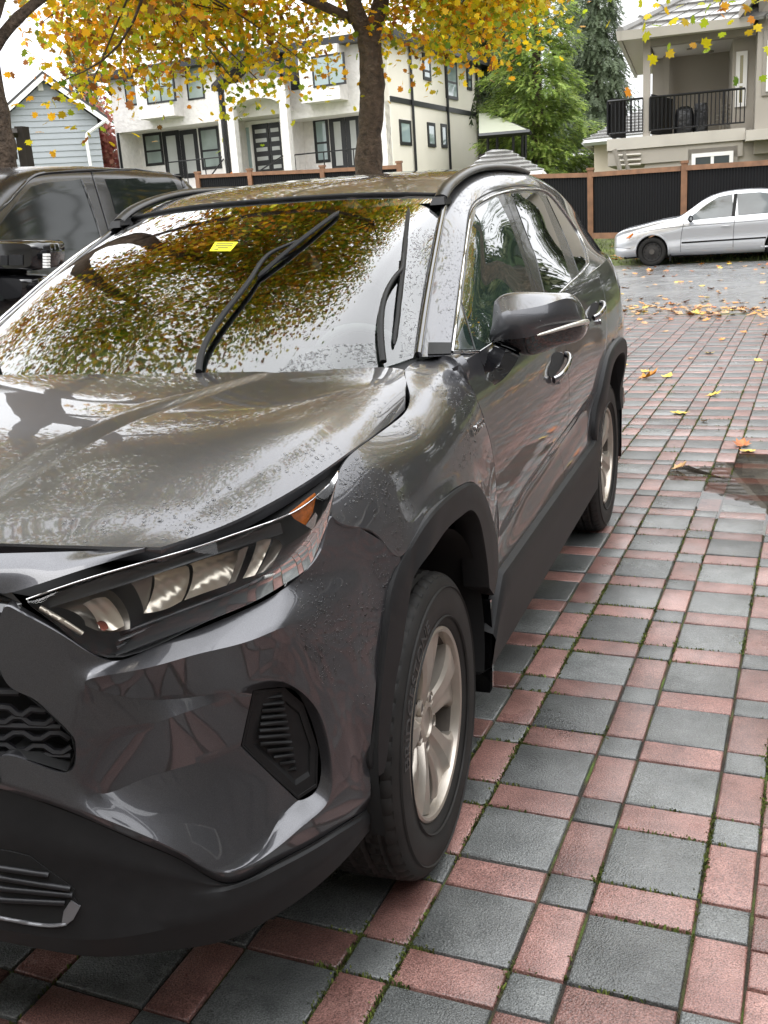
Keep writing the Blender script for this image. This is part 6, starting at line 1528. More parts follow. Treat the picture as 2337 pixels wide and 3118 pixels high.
# ---- mud flap
fl = [px(x, y, X=v) for x, y, v in [(1492, 1830, .915), (1498, 1912, .917), (1499, 2096, .915), (1491, 2110, .905), (1463, 2108, .86)]]
q = fl + [fl[-1] + np.array([-.14, .0, 0]), fl[0] + np.array([-.2, .0, .02])]
mb = MB(); k = len(q); mb.add(q + [p + np.array([0, .012, 0]) for p in q], [tuple(range(k))[::-1], tuple(range(k, 2 * k))] + [(i, (i + 1) % k, k + (i + 1) % k, k + i) for i in range(k)]); o = mb.build('mud_flap', M['gloss_black'], suv); mirror_copy(o, suv)
q = [px(x, y, X=v) for x, y, v in [(1898, 1180, .90), (1902, 1225, .90), (1893, 1240, .89), (1891, 1390, .88)]]
q = [q[0] + np.array([-.1, 0, 0]), q[0], q[1], q[2], q[3], q[3] + np.array([-.12, 0, 0])]; k = len(q)
mb = MB(); mb.add(q + [p + np.array([0, .012, 0]) for p in q], [tuple(range(k))[::-1], tuple(range(k, 2 * k))] + [(i, (i + 1) % k, k + (i + 1) % k, k + i) for i in range(k)]); o = mb.build('mud_flap', M['gloss_black'], suv); mirror_copy(o, suv)

# ---- cabin
mb = MB(); S = []
for x in np.linspace(-.70, .70, 18): S.append([(x, .30 + .28 * (abs(x) / .7) ** 3, 1.09), (x, .55, 1.085), (x, .80, 1.075 + (.03 if .2 < x < .55 else 0)), (x, .92, 1.03), (x, .96, .90), (x, .95, .6)])
mb.grid(loft(np.array(S), 30, 20)); mb.build('dashboard', M['interior'], suv, 40)
mb = MB(); th = np.linspace(0, 2 * math.pi, 40); P = np.stack([.37 + .185 * np.cos(th), 1.02 + .06 * np.sin(th) * -1 + .0 * th, 1.0 + .175 * np.sin(th)], 1); mb.tube(P, .014, 8, cap=False); mb.tube(np.array([(.37, .9, .95), (.37, 1.0, 1.0)]), .05, 10); mb.tube(np.array([(.2, 1.02, 1.0), (.54, 1.02, 1.0)]), .02, 8); mb.build('steering_wheel', M['seat'], suv, 60)
for x in (.37, -.37):
    for y in (1.45, 2.35):
        mb = MB(); S = []
        for z, w_, d in [(.62, .25, .06), (.8, .26, .07), (1.0, .25, .07), (1.16, .22, .055), (1.2, .16, .03)]:
            yy = y + .18 + (z - .6) * .22; th = np.linspace(0, 2 * math.pi, 16, endpoint=False); S.append([(x + w_ * np.sign(math.cos(t)) * abs(math.cos(t)) ** .6, yy + d * math.sin(t), z) for t in th])
        mb.grid(np.array(S), cv=True); mb.grid(np.array([[(x + .12 * math.cos(t) * s, y + .33 + .045 * math.sin(t) * s, z) for t in np.linspace(0, 2 * math.pi, 14, endpoint=False)] for z, s in [(1.20, .6), (1.24, 1), (1.36, 1), (1.41, .6)]]), cv=True)
        mb.box((x - .25, y - .35, .52), (x + .25, y + .2, .66)); mb.build('seat', M['seat'], suv, 50)
mb = MB(); mb.add([(-.6, 1.15, 1.535), (.6, 1.15, 1.535), (.62, 3.3, 1.50), (-.62, 3.3, 1.50)], [(0, 1, 2, 3)]); mb.add([(-.7, 3.3, .6), (.7, 3.3, .6), (.6, 3.3, 1.5), (-.6, 3.3, 1.5)], [(0, 1, 2, 3)]); mb.build('headliner', M['interior'], suv)
mb = MB(); mb.box((-.12, 1.10, 1.44), (.12, 1.13, 1.50)); mb.box((-.05, 1.02, 1.49), (.05, 1.12, 1.54)); mb.build('inner_mirror', M['dark'], suv)

# ---- rain beads standing on the paint and the glass
allb = {'hood': bvh_of([hood]), 'body': BODY, 'gh': GHB, 'ws': WSB, 'mir': bvh_of([mirr])}
rg = np.random.default_rng(9); mb = MB(); nd = 0
def beads(key, poly, n, r0, r1, dens=0.0, fs=6):
    global nd
    P = np.array(poly, float); lo, hi = P.min(0), P.max(0); k = 0; tries = 0
    while k < n and tries < n * 8:
        tries += 1; x, y = rg.uniform(lo[0], hi[0]), rg.uniform(lo[1], hi[1])
        if not inpoly((x, y), poly): continue
        h = drop(allb[key], x, y)
        if h is None: continue
        p, nn = h
        if mnoise.noise(tuple(p * fs)) < dens + rg.uniform(-.25, .25): continue
        r = r0 + (r1 - r0) * rg.random() ** 3; a = np.cross(nn, [0, 0, 1.]); a /= np.linalg.norm(a) + 1e-9; b_ = np.cross(nn, a); el = rg.uniform(.8, 1.5)
        ring = lambda f, hh: [p + nn * hh * r + (a * math.cos(q) + b_ * math.sin(q) * el) * r * f for q in np.linspace(0, 2 * math.pi, 7)[:-1]]
        V = ring(1, 0) + ring(.75, .42) + [p + nn * r * .6]; i0 = range(6)
        mb.add(V, [(i, (i + 1) % 6, 6 + (i + 1) % 6, 6 + i) for i in i0] + [(6 + i, 6 + (i + 1) % 6, 12) for i in i0]); k += 1
beads('body', [(1020, 1580), (1035, 1440), (1240, 1260), (1320, 1100), (1385, 1100), (1450, 1220), (1500, 1400), (1420, 1420), (1300, 1530), (1215, 1680)], 1300, .0010, .0034, -.05)
beads('body', [(770, 1850), (990, 1660), (1010, 1590), (1210, 1700), (1160, 1900), (1120, 2150), (1000, 2120), (900, 1930)], 900, .0010, .0032, -.02)
beads('hood', [(150, 1600), (650, 1500), (900, 1360), (1200, 1150), (1230, 1250), (960, 1440), (560, 1640), (250, 1665)], 420, .0012, .0042, .08)
beads('hood', [(0, 1350), (500, 1400), (700, 1500), (300, 1660), (0, 1660)], 240, .0012, .0040, .16, 4)
beads('gh', [(1305, 1040), (1340, 820), (1366, 640), (1430, 540), (1560, 530), (1600, 560), (1440, 620), (1405, 820), (1372, 1040)], 700, .0010, .0030, -.1)
beads('ws', [(1258, 650), (1340, 645), (1300, 850), (1270, 1080), (1215, 1090), (1235, 850)], 800, .0012, .0032, -.2)
beads('ws', [(820, 1150), (900, 1085), (1000, 1052), (1140, 1045), (1150, 1110), (1000, 1135)], 520, .0015, .0042, -.3)
beads('mir', [(1500, 910), (1600, 890), (1780, 920), (1780, 980), (1500, 1020)], 120, .0010, .0026, .05)
M['drop'] = glassy('rain_drop', (.93, .93, .93), 1.3, ior=1.34)
tag(mb.build('rain_beads', M['drop'], suv, 80), kind='stuff')
# ================================================================== trees
def leaf_material():
    mt = bpy.data.materials.new('maple_leaf'); mt.use_nodes = True; t = mt.node_tree; t.nodes.clear(); NN = t.nodes.new
    at = NN('ShaderNodeVertexColor'); at.layer_name = 'leaf'
    d = NN('ShaderNodeBsdfPrincipled'); d.inputs['Roughness'].default_value = .45; d.inputs['Specular IOR Level'].default_value = .35; tl = NN('ShaderNodeBsdfTranslucent'); mx_ = NN('ShaderNodeMixShader'); mx_.inputs[0].default_value = .55; o = NN('ShaderNodeOutputMaterial')
    t.links.new(at.outputs[0], d.inputs['Base Color']); t.links.new(at.outputs[0], tl.inputs[0]); t.links.new(d.outputs[0], mx_.inputs[1]); t.links.new(tl.outputs[0], mx_.inputs[2]); t.links.new(mx_.outputs[0], o.inputs[0]); return mt
M['leaf'] = leaf_material()
_a = np.radians([90, 62, 48, 20, 5, -28, -62, -90]); _r = np.array([1.0, .66, .90, .58, .86, .52, .60, .22])
LEAF = np.array([(math.cos(a) * r, math.sin(a) * r) for a, r in zip(_a, _r)] + [(-math.cos(a) * r, math.sin(a) * r) for a, r in list(zip(_a, _r))[-2:0:-1]])
LEAF = np.concatenate([[(0, 0)], LEAF]); NL = len(LEAF)
LTRI = np.array([(0, i, i + 1) for i in range(1, NL - 1)] + [(0, NL - 1, 1)])
def leaf_mesh(name, pos, size, nrm_bias, cols, rng, curl=.25):
    """pos (N,3), size (N,), cols (N,3)"""
    n = len(pos); z = rng.normal(size=(n, 3)) * .75 + np.asarray(nrm_bias); z /= np.linalg.norm(z, axis=1)[:, None]
    x = rng.normal(size=(n, 3)); x -= (x * z).sum(1)[:, None] * z; x /= np.linalg.norm(x, axis=1)[:, None]; y = np.cross(z, x)
    # hang: tips tend downwards
    L2 = LEAF * 1.0; r2 = (L2 ** 2).sum(1)
    V = pos[:, None] + size[:, None, None] * (L2[None, :, :1] * x[:, None] + L2[None, :, 1:] * y[:, None] - curl * r2[None, :, None] * z[:, None])
    me = bpy.data.meshes.new(name); nv = n * NL; me.vertices.add(nv); me.vertices.foreach_set('co', V.reshape(-1))
    T = (LTRI[None] + (np.arange(n) * NL)[:, None, None]).reshape(-1, 3); nt_ = len(T)
    me.loops.add(nt_ * 3); me.loops.foreach_set('vertex_index', T.reshape(-1).astype(np.int32)); me.polygons.add(nt_); me.polygons.foreach_set('loop_start', np.arange(0, nt_ * 3, 3, dtype=np.int32))
    ca = me.color_attributes.new('leaf', 'FLOAT_COLOR', 'POINT'); C4 = np.ones((nv, 4), np.float32); C4[:, :3] = np.repeat(cols, NL, 0); ca.data.foreach_set('color', C4.reshape(-1))
    me.update(); me.validate(); me.materials.append(M['leaf']); return me
PAL = np.array([(.95, .60, .015), (.85, .43, .02), (.74, .28, .02), (.52, .52, .03), (.22, .29, .03), (.33, .12, .03), (.97, .74, .06), (.68, .60, .03)])
def leaf_cols(n, rng, w):
    k = rng.choice(len(PAL), n, p=np.array(w) / sum(w)); c = PAL[k] * rng.uniform(.7, 1.2, (n, 1)); return np.clip(c, 0, 1)
def limb(mb, P, r0, r1, n=12, wob=.04, seed=0):
    C_ = curve(np.array(P, float), 26); rr = np.linspace(r0, r1, 26); rs = np.random.default_rng(seed); rr = rr * (1 + rs.normal(0, wob, 26)); mb.tube(C_, rr, n)
def maple(name, label, base, trunk, limbs, lobes, nleaf, weights, seed, size=(.075, .125), cluster=34):
    rng = np.random.default_rng(seed); root = empty(name, base, label, 'tree', 'maples along the road')
    mb = MB()
    for P, r0, r1 in [trunk] + limbs: limb(mb, P, r0, r1, 14, .05, seed + int(r0 * 1000))
    # twigs reaching out to the leaf masses
    vol = np.array([l[1][0] * l[1][1] * l[1][2] for l in lobes]) ** .8; vol /= vol.sum(); pos = []; cw = []
    nc = nleaf // cluster; ends = [np.array(P[-1]) for P, _, _ in limbs]
    for i, lb_ in enumerate(lobes):
        c, r, w = lb_[:3]; k = max(1, int(nc * vol[i] * (lb_[3] if len(lb_) > 3 else 1))); d = rng.normal(size=(k, 3)); d /= np.linalg.norm(d, axis=1)[:, None]; rad = rng.uniform(.25, 1, k) ** .55; cen = np.array(c) + d * rad[:, None] * np.array(r)
        for q in cen[:max(2, k // 26)]:
            s = min(ends, key=lambda e: np.linalg.norm(e - q)); m_ = (s + q) / 2 + rng.normal(0, .15, 3); C_ = curve(np.array([s, m_, q]), 8); mb.tube(C_, np.linspace(.020, .006, 8), 5)
        pp_ = cen[:, None] + rng.normal(0, 1, (k, cluster, 3)) * np.array([.30, .30, .26]); pos.append(pp_.reshape(-1, 3))
        tint = np.repeat(rng.normal(0, 1, k), cluster); cols = leaf_cols(k * cluster, rng, w or weights)
        # neighbouring leaves turn colour together
        g = np.clip(tint, -1.5, 1.5)[:, None]; cols = np.clip(cols * (1 + .12 * g) * np.where(g < -.5, np.array([[.72, 1.0, 1.0]]), np.array([[1, 1, 1.]])), 0, 1); cw.append(cols)
    pos = np.concatenate(pos); cols = np.concatenate(cw); mb.v = [(x - base[0], y - base[1], z - base[2]) for x, y, z in mb.v]; tr = mb.build('trunk', M['bark'], root, 80)
    me = leaf_mesh('crown', pos - np.array(base), rng.uniform(size[0], size[1], len(pos)), (0, 0, .55), cols, rng); o = link('crown', me, root); tag(o, kind='stuff'); return root
RT = np.array([.937, .345, 0]); FW = np.array([-.363, .932, 0])
# the middle tree
b0 = pd(1125, 560, 15.5); tb0 = np.array([b0[0], b0[1], 0.0]); A = lambda lat, z, dep=0: tb0 + RT * lat + FW * dep + np.array([0, 0, z])
t1 = [pd(1122, 640, 15.5), pd(1122, 525, 15.5), pd(1126, 400, 15.5), pd(1132, 300, 15.5), pd(1130, 200, 15.5), pd(1122, 110, 15.5)]; t1[0] = A(0, 0)
Wm = [4, 3, 1.6, 2.2, 1.2, .5, 1.6, 2.2]
ora = [2, 3, 2.6, 1.2, .8, 2.0, .8, .6]
maple('maple_tree', 'tall maple in yellow leaf whose forked trunk stands behind the SUV roof', tuple(tb0), (t1, .205, .165),
 [([pd(1122, 120, 15.5), pd(1085, 40, 15.4), pd(1050, -60, 15.2), A(-1.3, 6.3), A(-2.4, 8.2)], .125, .05), ([pd(1124, 120, 15.5), pd(1150, 40, 15.6), pd(1165, -60, 15.7), A(.3, 6.5), A(.8, 9.5)], .135, .05), ([A(-.1, 4.2), A(-1.2, 4.6, -.6), A(-2.8, 4.9, -1.2)], .07, .03), ([A(.1, 4.5), A(1.4, 5.0, -.5), A(2.6, 5.3, -.8)], .07, .03)],
 [(A(0, 8.8), (3.8, 3.2, 2.9), None), (A(-2.6, 5.1, .2), (1.8, 1.5, 1.0), None), (A(-3.3, 4.25, .3), (1.2, 1.0, .55), ora, .8), (A(-1.63, 3.55, -.4), (.40, .4, .42), [2, 1.5, .6, 3, 2.2, .3, 1, 3], .9), (A(-2.2, 4.25, .2), (1.0, .9, .50), None, .8), (A(-1.15, 4.2, .3), (.65, .8, .60), None, .8), (A(-.75, 3.75, .4), (.32, .4, .36), [4, 3, 1, 2, 1, .4, 2, 2]), (A(1.35, 5.0, .2), (1.4, 1.2, 1.1), None), (A(1.75, 4.2, -.3), (1.0, .9, .62), [4, 2, 1, 3, 1.2, .3, 2, 3]), (A(2.25, 5.4, .3), (.75, .9, 1.0), None), (A(.60, 4.05, .4), (.36, .5, .42), ora, .8), (A(-4.0, 4.6, .4), (.7, .6, .6), ora, .6), (A(-.2, 5.4, 1.1), (2.4, 1.2, .9), None), (A(1.1, 3.85, -.2), (.45, .5, .25), [4, 2, 1, 3, 1.2, .3, 2, 3])], 62000, Wm, 11, (.044, .074), 34)
# the nearer tree at the left edge
c0 = pd(-20, 600, 9.6); tb1 = np.array([c0[0], c0[1], 0.0]); A1 = lambda lat, z, dep=0: tb1 + RT * lat + FW * dep + np.array([0, 0, z])
maple('maple_tree', 'maple with russet leaves whose trunk is cut by the left edge', tuple(tb1), ([A1(0, 0), A1(0, 1.2), A1(.01, 2.3), A1(-.03, 3.3)], .27, .22),
 [([A1(-.03, 3.2), A1(-.5, 4.2), A1(-.9, 5.8), A1(-1.2, 8)], .19, .06), ([A1(0, 3.1), A1(.35, 4.1, .1), A1(.3, 5.6, .2), A1(.9, 8)], .18, .06), ([A1(.05, 2.85), A1(.32, 3.25, .2), A1(.85, 3.7, .6), A1(1.6, 4.2, .9)], .055, .02), ([A1(.3, 4.2), A1(1.4, 5.0), A1(2.6, 5.9, .2), A1(3.3, 6.6, .2)], .06, .025)],
 [(A1(-.3, 8.6, .6), (3.8, 3.4, 2.8), None), (A1(1.5, 6.8, .9), (2.2, 2.0, 1.3), None), (A1(2.5, 7.8, .6), (1.9, 2.2, 1.6), None), (A1(1.3, 4.15, 1.4), (.9, 1.0, .42), ora), (A1(.35, 3.05, 1.6), (.34, .4, .30), [5, 4, 1, 1, .5, 1, 1, 1]), (A1(.75, 3.75, 2.0), (.7, .7, .5), ora), (A1(-1.6, 5.4, .4), (1.6, 1.6, 1.2), ora), (A1(1.2, 5.2, .2), (1.2, 1.0, .7), ora), (A1(1.9, 8.4, -1.5), (1.7, 1.5, 1.3), None)], 56000, [.8, 1.4, 1.2, 2.4, 3.4, 1.4, .4, 1.4], 23, (.042, .068), 32)
# drooping branch of a third tree, top right
e0 = pd(2420, 600, 13); tb2 = np.array([e0[0] + 1.2, e0[1] + .3, 0.0]); A2 = lambda lat, z, dep=0: tb2 + RT * lat + FW * dep + np.array([0, 0, z])
q0, q1 = pd(2205, 8, 12.2), pd(2330, -30, 12.2)
maple('maple_tree', 'maple beyond the right edge with one drooping leafy branch at top right', tuple(tb2), ([A2(0, 0), A2(0, 2), A2(.05, 4)], .22, .17), [([A2(0, 3.8), A2(-.4, 5.2), A2(-.9, 6.0), q1 + np.array([.1, 0, .3])], .08, .02), ([A2(0, 4), A2(.3, 6), A2(.2, 8.5)], .15, .05)],
 [(A2(.9, 8.0), (2.4, 2.4, 2.0), None), (q0, (.28, .35, .14), [3, 2, 1.2, 3, 2, .4, 1, 2], .6), (q1, (.25, .35, .16), [3, 3, 1.6, 2, 1, .4, 1, 2], .6), (pd(2120, -25, 12.2), (.45, .4, .10), [2, 1, .5, 4, 3, .3, 1, 3])], 5200, Wm, 31, (.055, .09))

b3 = (8.6, 13.6, 0.0); A3 = lambda x, y, z: np.array([b3[0] + x, b3[1] + y, z])
maple('maple_tree', 'maple standing well to the right beyond the frame by the road', b3, ([A3(0, 0, 0), A3(0, 0, 2), A3(.05, 0, 3.6)], .24, .18), [([A3(0, 0, 3.4), A3(-.6, .2, 5), A3(-1, .3, 7)], .12, .04), ([A3(0, 0, 3.5), A3(.6, .1, 5), A3(.9, 0, 7.5)], .12, .04)], [(A3(0, 0, 6.6), (3.2, 3.2, 3.0), None), (A3(-1.2, .5, 4.2), (1.6, 1.6, 1.1), None), (A3(1.2, -.3, 4.2), (1.6, 1.6, 1.1), None), (A3(0, 0, 4.4), (2.2, 2.2, 1.4), None)], 9000, [1.0, 1.6, 1.4, 2.6, 2.8, 1.2, .5, 1.6], 41, (.10, .16), 26)
# ---- conifers
def conifer(name, label, base, h, r, n, cols, seed, droop=.5, spray=.55, trunk_r=.3, shape=1.0, lean=0, tip=.05):
    rng = np.random.default_rng(seed); root = empty(name, base, label, 'tree'); mb = MB(); mb.tube(np.array([(0, 0, 0), (0, 0, h * .5), (0, 0, h * .97)]), [trunk_r, trunk_r * .6, .03], 8); mb.build('trunk', M['bark'], root, 60)
    z = h * (1 - rng.uniform(.0, 1, n) ** .62 * .985); ang = rng.uniform(0, 2 * math.pi, n)
    env = r * ((1 - z / h) ** shape * (1 - tip) + tip) * (.72 + .28 * np.sin(ang * 3 + seed) * np.sin(z * 1.3)) ; lay = .82 + .18 * np.sin(z * 5.2 + ang * 2)
    rad = env * lay * rng.uniform(.35, 1.0, n) ** .5
    P = np.stack([rad * np.cos(ang), rad * np.sin(ang), z - rad * .12], 1)
    out = np.stack([np.cos(ang), np.sin(ang), -droop + 0 * ang], 1) + rng.normal(0, .35, (n, 3)); out /= np.linalg.norm(out, axis=1)[:, None]
    side = np.cross(out, np.array([0, 0, 1.])) ; side /= np.linalg.norm(side, axis=1)[:, None] + 1e-9
    nrm = np.cross(side, out); sz = spray * rng.uniform(.6, 1.25, n) * np.clip(.45 + .55 * env / r, .4, 1)
    # a frond: a row of narrow leaflets either side of a curved midrib
    tri = []; 
    for k in range(5):
        t0 = k / 5
        for s in (-1, 1): tri += [(t0, 0), (t0 + .26, s * (.34 - .22 * t0)), (t0 + .22, s * .02)]
    tri += [(.85, -.05), (1.15, 0), (.85, .05)]
    tri = np.array(tri); m_ = len(tri); bend = -droop * .7 * tri[:, 0] ** 2
    V = P[:, None] + sz[:, None, None] * (tri[None, :, :1] * out[:, None] + tri[None, :, 1:] * side[:, None] + bend[None, :, None] * np.array([0, 0, 1.]) + rng.normal(0, .03, (n, m_, 1)) * nrm[:, None])
    me = bpy.data.meshes.new('crown'); nv = n * m_; me.vertices.add(nv); me.vertices.foreach_set('co', V.reshape(-1)); me.loops.add(nv); me.loops.foreach_set('vertex_index', np.arange(nv, dtype=np.int32)); me.polygons.add(nv // 3); me.polygons.foreach_set('loop_start', np.arange(0, nv, 3, dtype=np.int32))
    c = np.array(cols)[rng.integers(0, len(cols), n)] * rng.uniform(.6, 1.25, (n, 1)); ca = me.color_attributes.new('leaf', 'FLOAT_COLOR', 'POINT'); C4 = np.ones((nv, 4), np.float32); C4[:, :3] = np.repeat(np.clip(c, 0, 1), m_, 0); ca.data.foreach_set('color', C4.reshape(-1))
    me.update(); me.validate(); me.materials.append(M['leaf']); o = link('crown', me, root); tag(o, kind='stuff'); return root
def gnd(x, dist, z=None):
    p = pd(x, 560, dist); return (p[0], p[1], land(p[0], p[1]) if z is None else z)
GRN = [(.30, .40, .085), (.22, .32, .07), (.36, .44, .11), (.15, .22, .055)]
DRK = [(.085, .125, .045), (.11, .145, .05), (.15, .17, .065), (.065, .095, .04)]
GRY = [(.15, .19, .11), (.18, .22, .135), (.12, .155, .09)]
conifer('cedar_tree', 'full bright green cedar between the white house and the taupe house', gnd(1640, 48, 1.0), 12.5, 4.1, 12000, GRN, 5, .25, .50, .35, .62)
conifer('cedar_tree', 'darker drooping cedar between the white house and the bright green cedar', gnd(1500, 54, 1.0), 14.5, 4.6, 7500, DRK, 6, 1.0, .75, .35, .6)
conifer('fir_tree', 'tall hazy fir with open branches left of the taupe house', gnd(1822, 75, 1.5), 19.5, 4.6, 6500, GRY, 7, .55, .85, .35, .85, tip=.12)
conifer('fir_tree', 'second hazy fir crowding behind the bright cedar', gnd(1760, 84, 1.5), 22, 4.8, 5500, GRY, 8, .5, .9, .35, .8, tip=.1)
conifer('fir_tree', 'dark fir rising behind the roof of the white house', gnd(1400, 70, 2.5), 21, 4.5, 4500, DRK, 9, .6, .9, .35, .8, tip=.1)
conifer('fir_tree', 'small dark conifer between the blue house and the white house', gnd(290, 60, 2.0), 10.5, 2.4, 2500, DRK, 10, .5, .6, .2, .8)
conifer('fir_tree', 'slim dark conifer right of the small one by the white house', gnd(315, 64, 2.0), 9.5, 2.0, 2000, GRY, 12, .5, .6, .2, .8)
conifer('fir_tree', 'tall conifer standing to the right beyond the frame by the road', (7.5, 27, .4), 17, 3.6, 4500, DRK, 15, .7, .8, .35, .7)
conifer('fir_tree', 'broad conifer to the right beyond the frame behind the fence', (13, 33, .6), 19, 4.2, 4500, DRK, 16, .7, .85, .35, .7)
conifer('cedar_tree', 'cedar far to the right beyond the frame', (5.2, 40, .8), 15, 3.8, 4500, DRK, 17, .8, .8, .35, .65)
conifer('cedar_tree', 'cedar to the right beyond the frame at the corner of the driveway', (11.0, 17.5, .1), 10, 3.2, 5000, DRK, 19, .4, .6, .3, .6)
rb = gnd(332, 50, 2.2); rngx = np.random.default_rng(4); rt = empty('red_shrub_tree', rb, 'small tree in dark red leaf at the left corner of the white house', 'tree')
mb = MB(); mb.tube(np.array([(0, 0, 0), (.1, 0, 1.5), (0, .1, 3.2)]), [.08, .06, .02], 6); mb.build('trunk', M['bark'], rt, 60)
pp_ = rngx.normal(size=(1500, 3)) * np.array([.48, .5, 1.25]) + np.array([0, 0, 2.6]); o = link('crown', leaf_mesh('crown', pp_, rngx.uniform(.09, .17, 1500), (0, 0, .3), np.array([(.42, .16, .13), (.34, .10, .09), (.50, .24, .17)])[rngx.integers(0, 3, 1500)], rngx), rt); tag(o, kind='stuff')

# ================================================================== other vehicles
def quadstrip(mb, A, Bq): mb.grid(np.stack([np.array(A), np.array(Bq)], 0))
M['silver'] = mat('silver_paint', (.50, .51, .53), .32, .55, coat=1, coat_r=.03)
M['cardark'] = mat('car_window', (.035, .045, .045), .05, spec=.6, noise=(1.5, .5))
M['truckpaint'] = mat('black_paint', (.011, .010, .010), .25, .0, spec=.4, coat=.35, coat_r=.05)
M['steel'] = mat('steel_wheel', (.035, .033, .032), .5, .4)
def sedan():
    w0 = pd(1985, 808, 23.3); base = np.array([w0[0], w0[1] + .74, w0[2]]); s = empty('parked_sedan', tuple(base), 'silver four door sedan parked along the far side of the road', 'car')
    # local frame: +X to the rear, -Y towards the viewer (its left flank), front axle at x=0
    st = [  # x, half width, sill z, shoulder z, roof z (belt when no cabin), roof half width
     (-.86, .40, .30, .50, .56, .36), (-.80, .62, .24, .56, .68, .58), (-.66, .76, .20, .60, .76, .70), (-.40, .82, .20, .66, .82, .72), (0, .845, .20, .74, .90, .72), (.36, .85, .19, .80, .955, .70), (.56, .85, .19, .83, .99, .68), (.60, .85, .19, .84, 1.01, .67), (1.05, .85, .18, .87, 1.30, .60), (1.35, .85, .18, .88, 1.40, .57), (1.75, .85, .18, .89, 1.44, .56), (2.3, .85, .18, .90, 1.42, .56), (2.75, .84, .20, .91, 1.30, .57), (3.10, .82, .22, .92, 1.08, .62), (3.35, .78, .25, .90, 1.02, .66), (3.55, .70, .30, .84, .98, .62)]
    S = []
    for x, w, z0, z1, z2, rw in st:
        half = [(x, -w * .90, z0), (x, -w, z0 + .08), (x, -w * 1.0, (z0 + z1) / 2), (x, -w * .985, z1 - .06), (x, -w * .955, z1), (x, -(w * .93 * .35 + rw * .65), z1 + (z2 - z1) * .62), (x, -rw, z2 - .03 if z2 > 1.1 else z2 - .015), (x, -rw * .8, z2), (x, -rw * .4, z2 + .02), (x, 0, z2 + .025)]
        S.append(half)
    S = loft(np.array(S), 190, 70); F_ = np.concatenate([S, (S * np.array([1, -1, 1]))[:, -2::-1]], 1)
    def mk(a, b_, c, d):
        m = (np.array(a) + np.array(c)) / 2
        for wx in (0, 2.62):
            if math.hypot(m[0] - wx, m[2] - .30) < .345 and abs(m[1]) > .45 and m[2] < .75: return False
        return True
    mb = MB(); mb.grid(F_, mask=mk); body = mb.build('body', M['silver'], s, 40)
    B_ = bvh_of([body])
    for wx in (0, 2.62):
        for sd in (-1, 1):
            rr_ = []
            for a in np.linspace(-.25, math.pi + .25, 40):
                row = []
                for r_, dy in ((.372, .0), (.366, .010), (.345, .012), (.336, .004), (.336, -.10)):
                    x_, z_ = wx + r_ * math.cos(a), .30 + r_ * math.sin(a); h = B_.ray_cast(Vector((wx + .38 * math.cos(a), -3, .30 + .38 * math.sin(a))), Vector((0, 1, 0))); y_ = abs(h[0].y) if h[0] is not None else .83
                    row.append((x_, sd * (y_ + dy), z_))
                rr_.append(row)
            mb = MB(); mb.grid(np.array(rr_)); mb.build('wheel_arch', M['silver'], s, 50)
            mb = MB(); mb.grid(np.array([[(wx + .34 * math.cos(a), sd * .80, .30 + .34 * math.sin(a)), (wx + .34 * math.cos(a), sd * .5, .30 + .34 * math.sin(a))] for a in np.linspace(-.3, math.pi + .3, 24)])); mb.build('wheel_well', M['dark'], s)
    def plate(poly, name, mt, off, par=None, thick=.004):
        from mathutils.geometry import delaunay_2d_cdt
        pts = []
        for a, b_ in zip(poly, poly[1:] + poly[:1]):
            k = max(1, int(math.hypot(b_[0] - a[0], b_[1] - a[1]) / .08)); pts += [(a[0] + (b_[0] - a[0]) * i / k, a[1] + (b_[1] - a[1]) * i / k) for i in range(k)]
        xs_ = [p[0] for p in pts]; zs_ = [p[1] for p in pts]; inner = [(x, z) for x in np.arange(min(xs_) + .04, max(xs_), .08) for z in np.arange(min(zs_) + .04, max(zs_), .08) if inpoly0((x, z), pts)]
        r = delaunay_2d_cdt([Vector(p) for p in pts + inner], [(i, (i + 1) % len(pts)) for i in range(len(pts))], [], 1, 1e-5); V = []
        for p in r[0]:
            h = B_.ray_cast(Vector((p[0], -3, p[1])), Vector((0, 1, 0))); y = h[0].y if h[0] is not None else -.8; V.append((p[0], y - off, p[1]))
        mb = MB(); mb.add(V, [tuple(f)[::-1] for f in r[2]]); return mb.build(name, mt, par or s, 60)
    plate([(.70, .905), (1.10, 1.20), (1.32, 1.335), (1.60, 1.375), (1.66, .935), (.78, .90)], 'side_window', M['cardark'], .008)
    plate([(1.74, .94), (1.70, 1.375), (2.15, 1.375), (2.42, 1.32), (2.62, 1.20), (2.66, .965)], 'side_window', M['cardark'], .008)
    plate([(1.61, .93), (1.68, .93), (1.71, 1.38), (1.64, 1.38)], 'door_pillar', M['seal'], .010)
    plate([(.62, .43), (2.62, .455), (2.62, .485), (.62, .465)], 'rub_strip', M['seal'], .014)
    plate([(.60, .27), (2.5, .27), (2.45, .30), (.62, .30)], 'sill_highlight', M['silver'], .018)
    plate([(-.78, .575), (-.46, .71), (-.40, .70), (-.50, .62), (-.70, .56)], 'headlight', mat('sedan_lens', (.6, .56, .5), .1, coat=1), .008)
    plate([(-.56, .60), (-.42, .705), (-.39, .69), (-.47, .60)], 'turn_signal', M['amber'], .012)
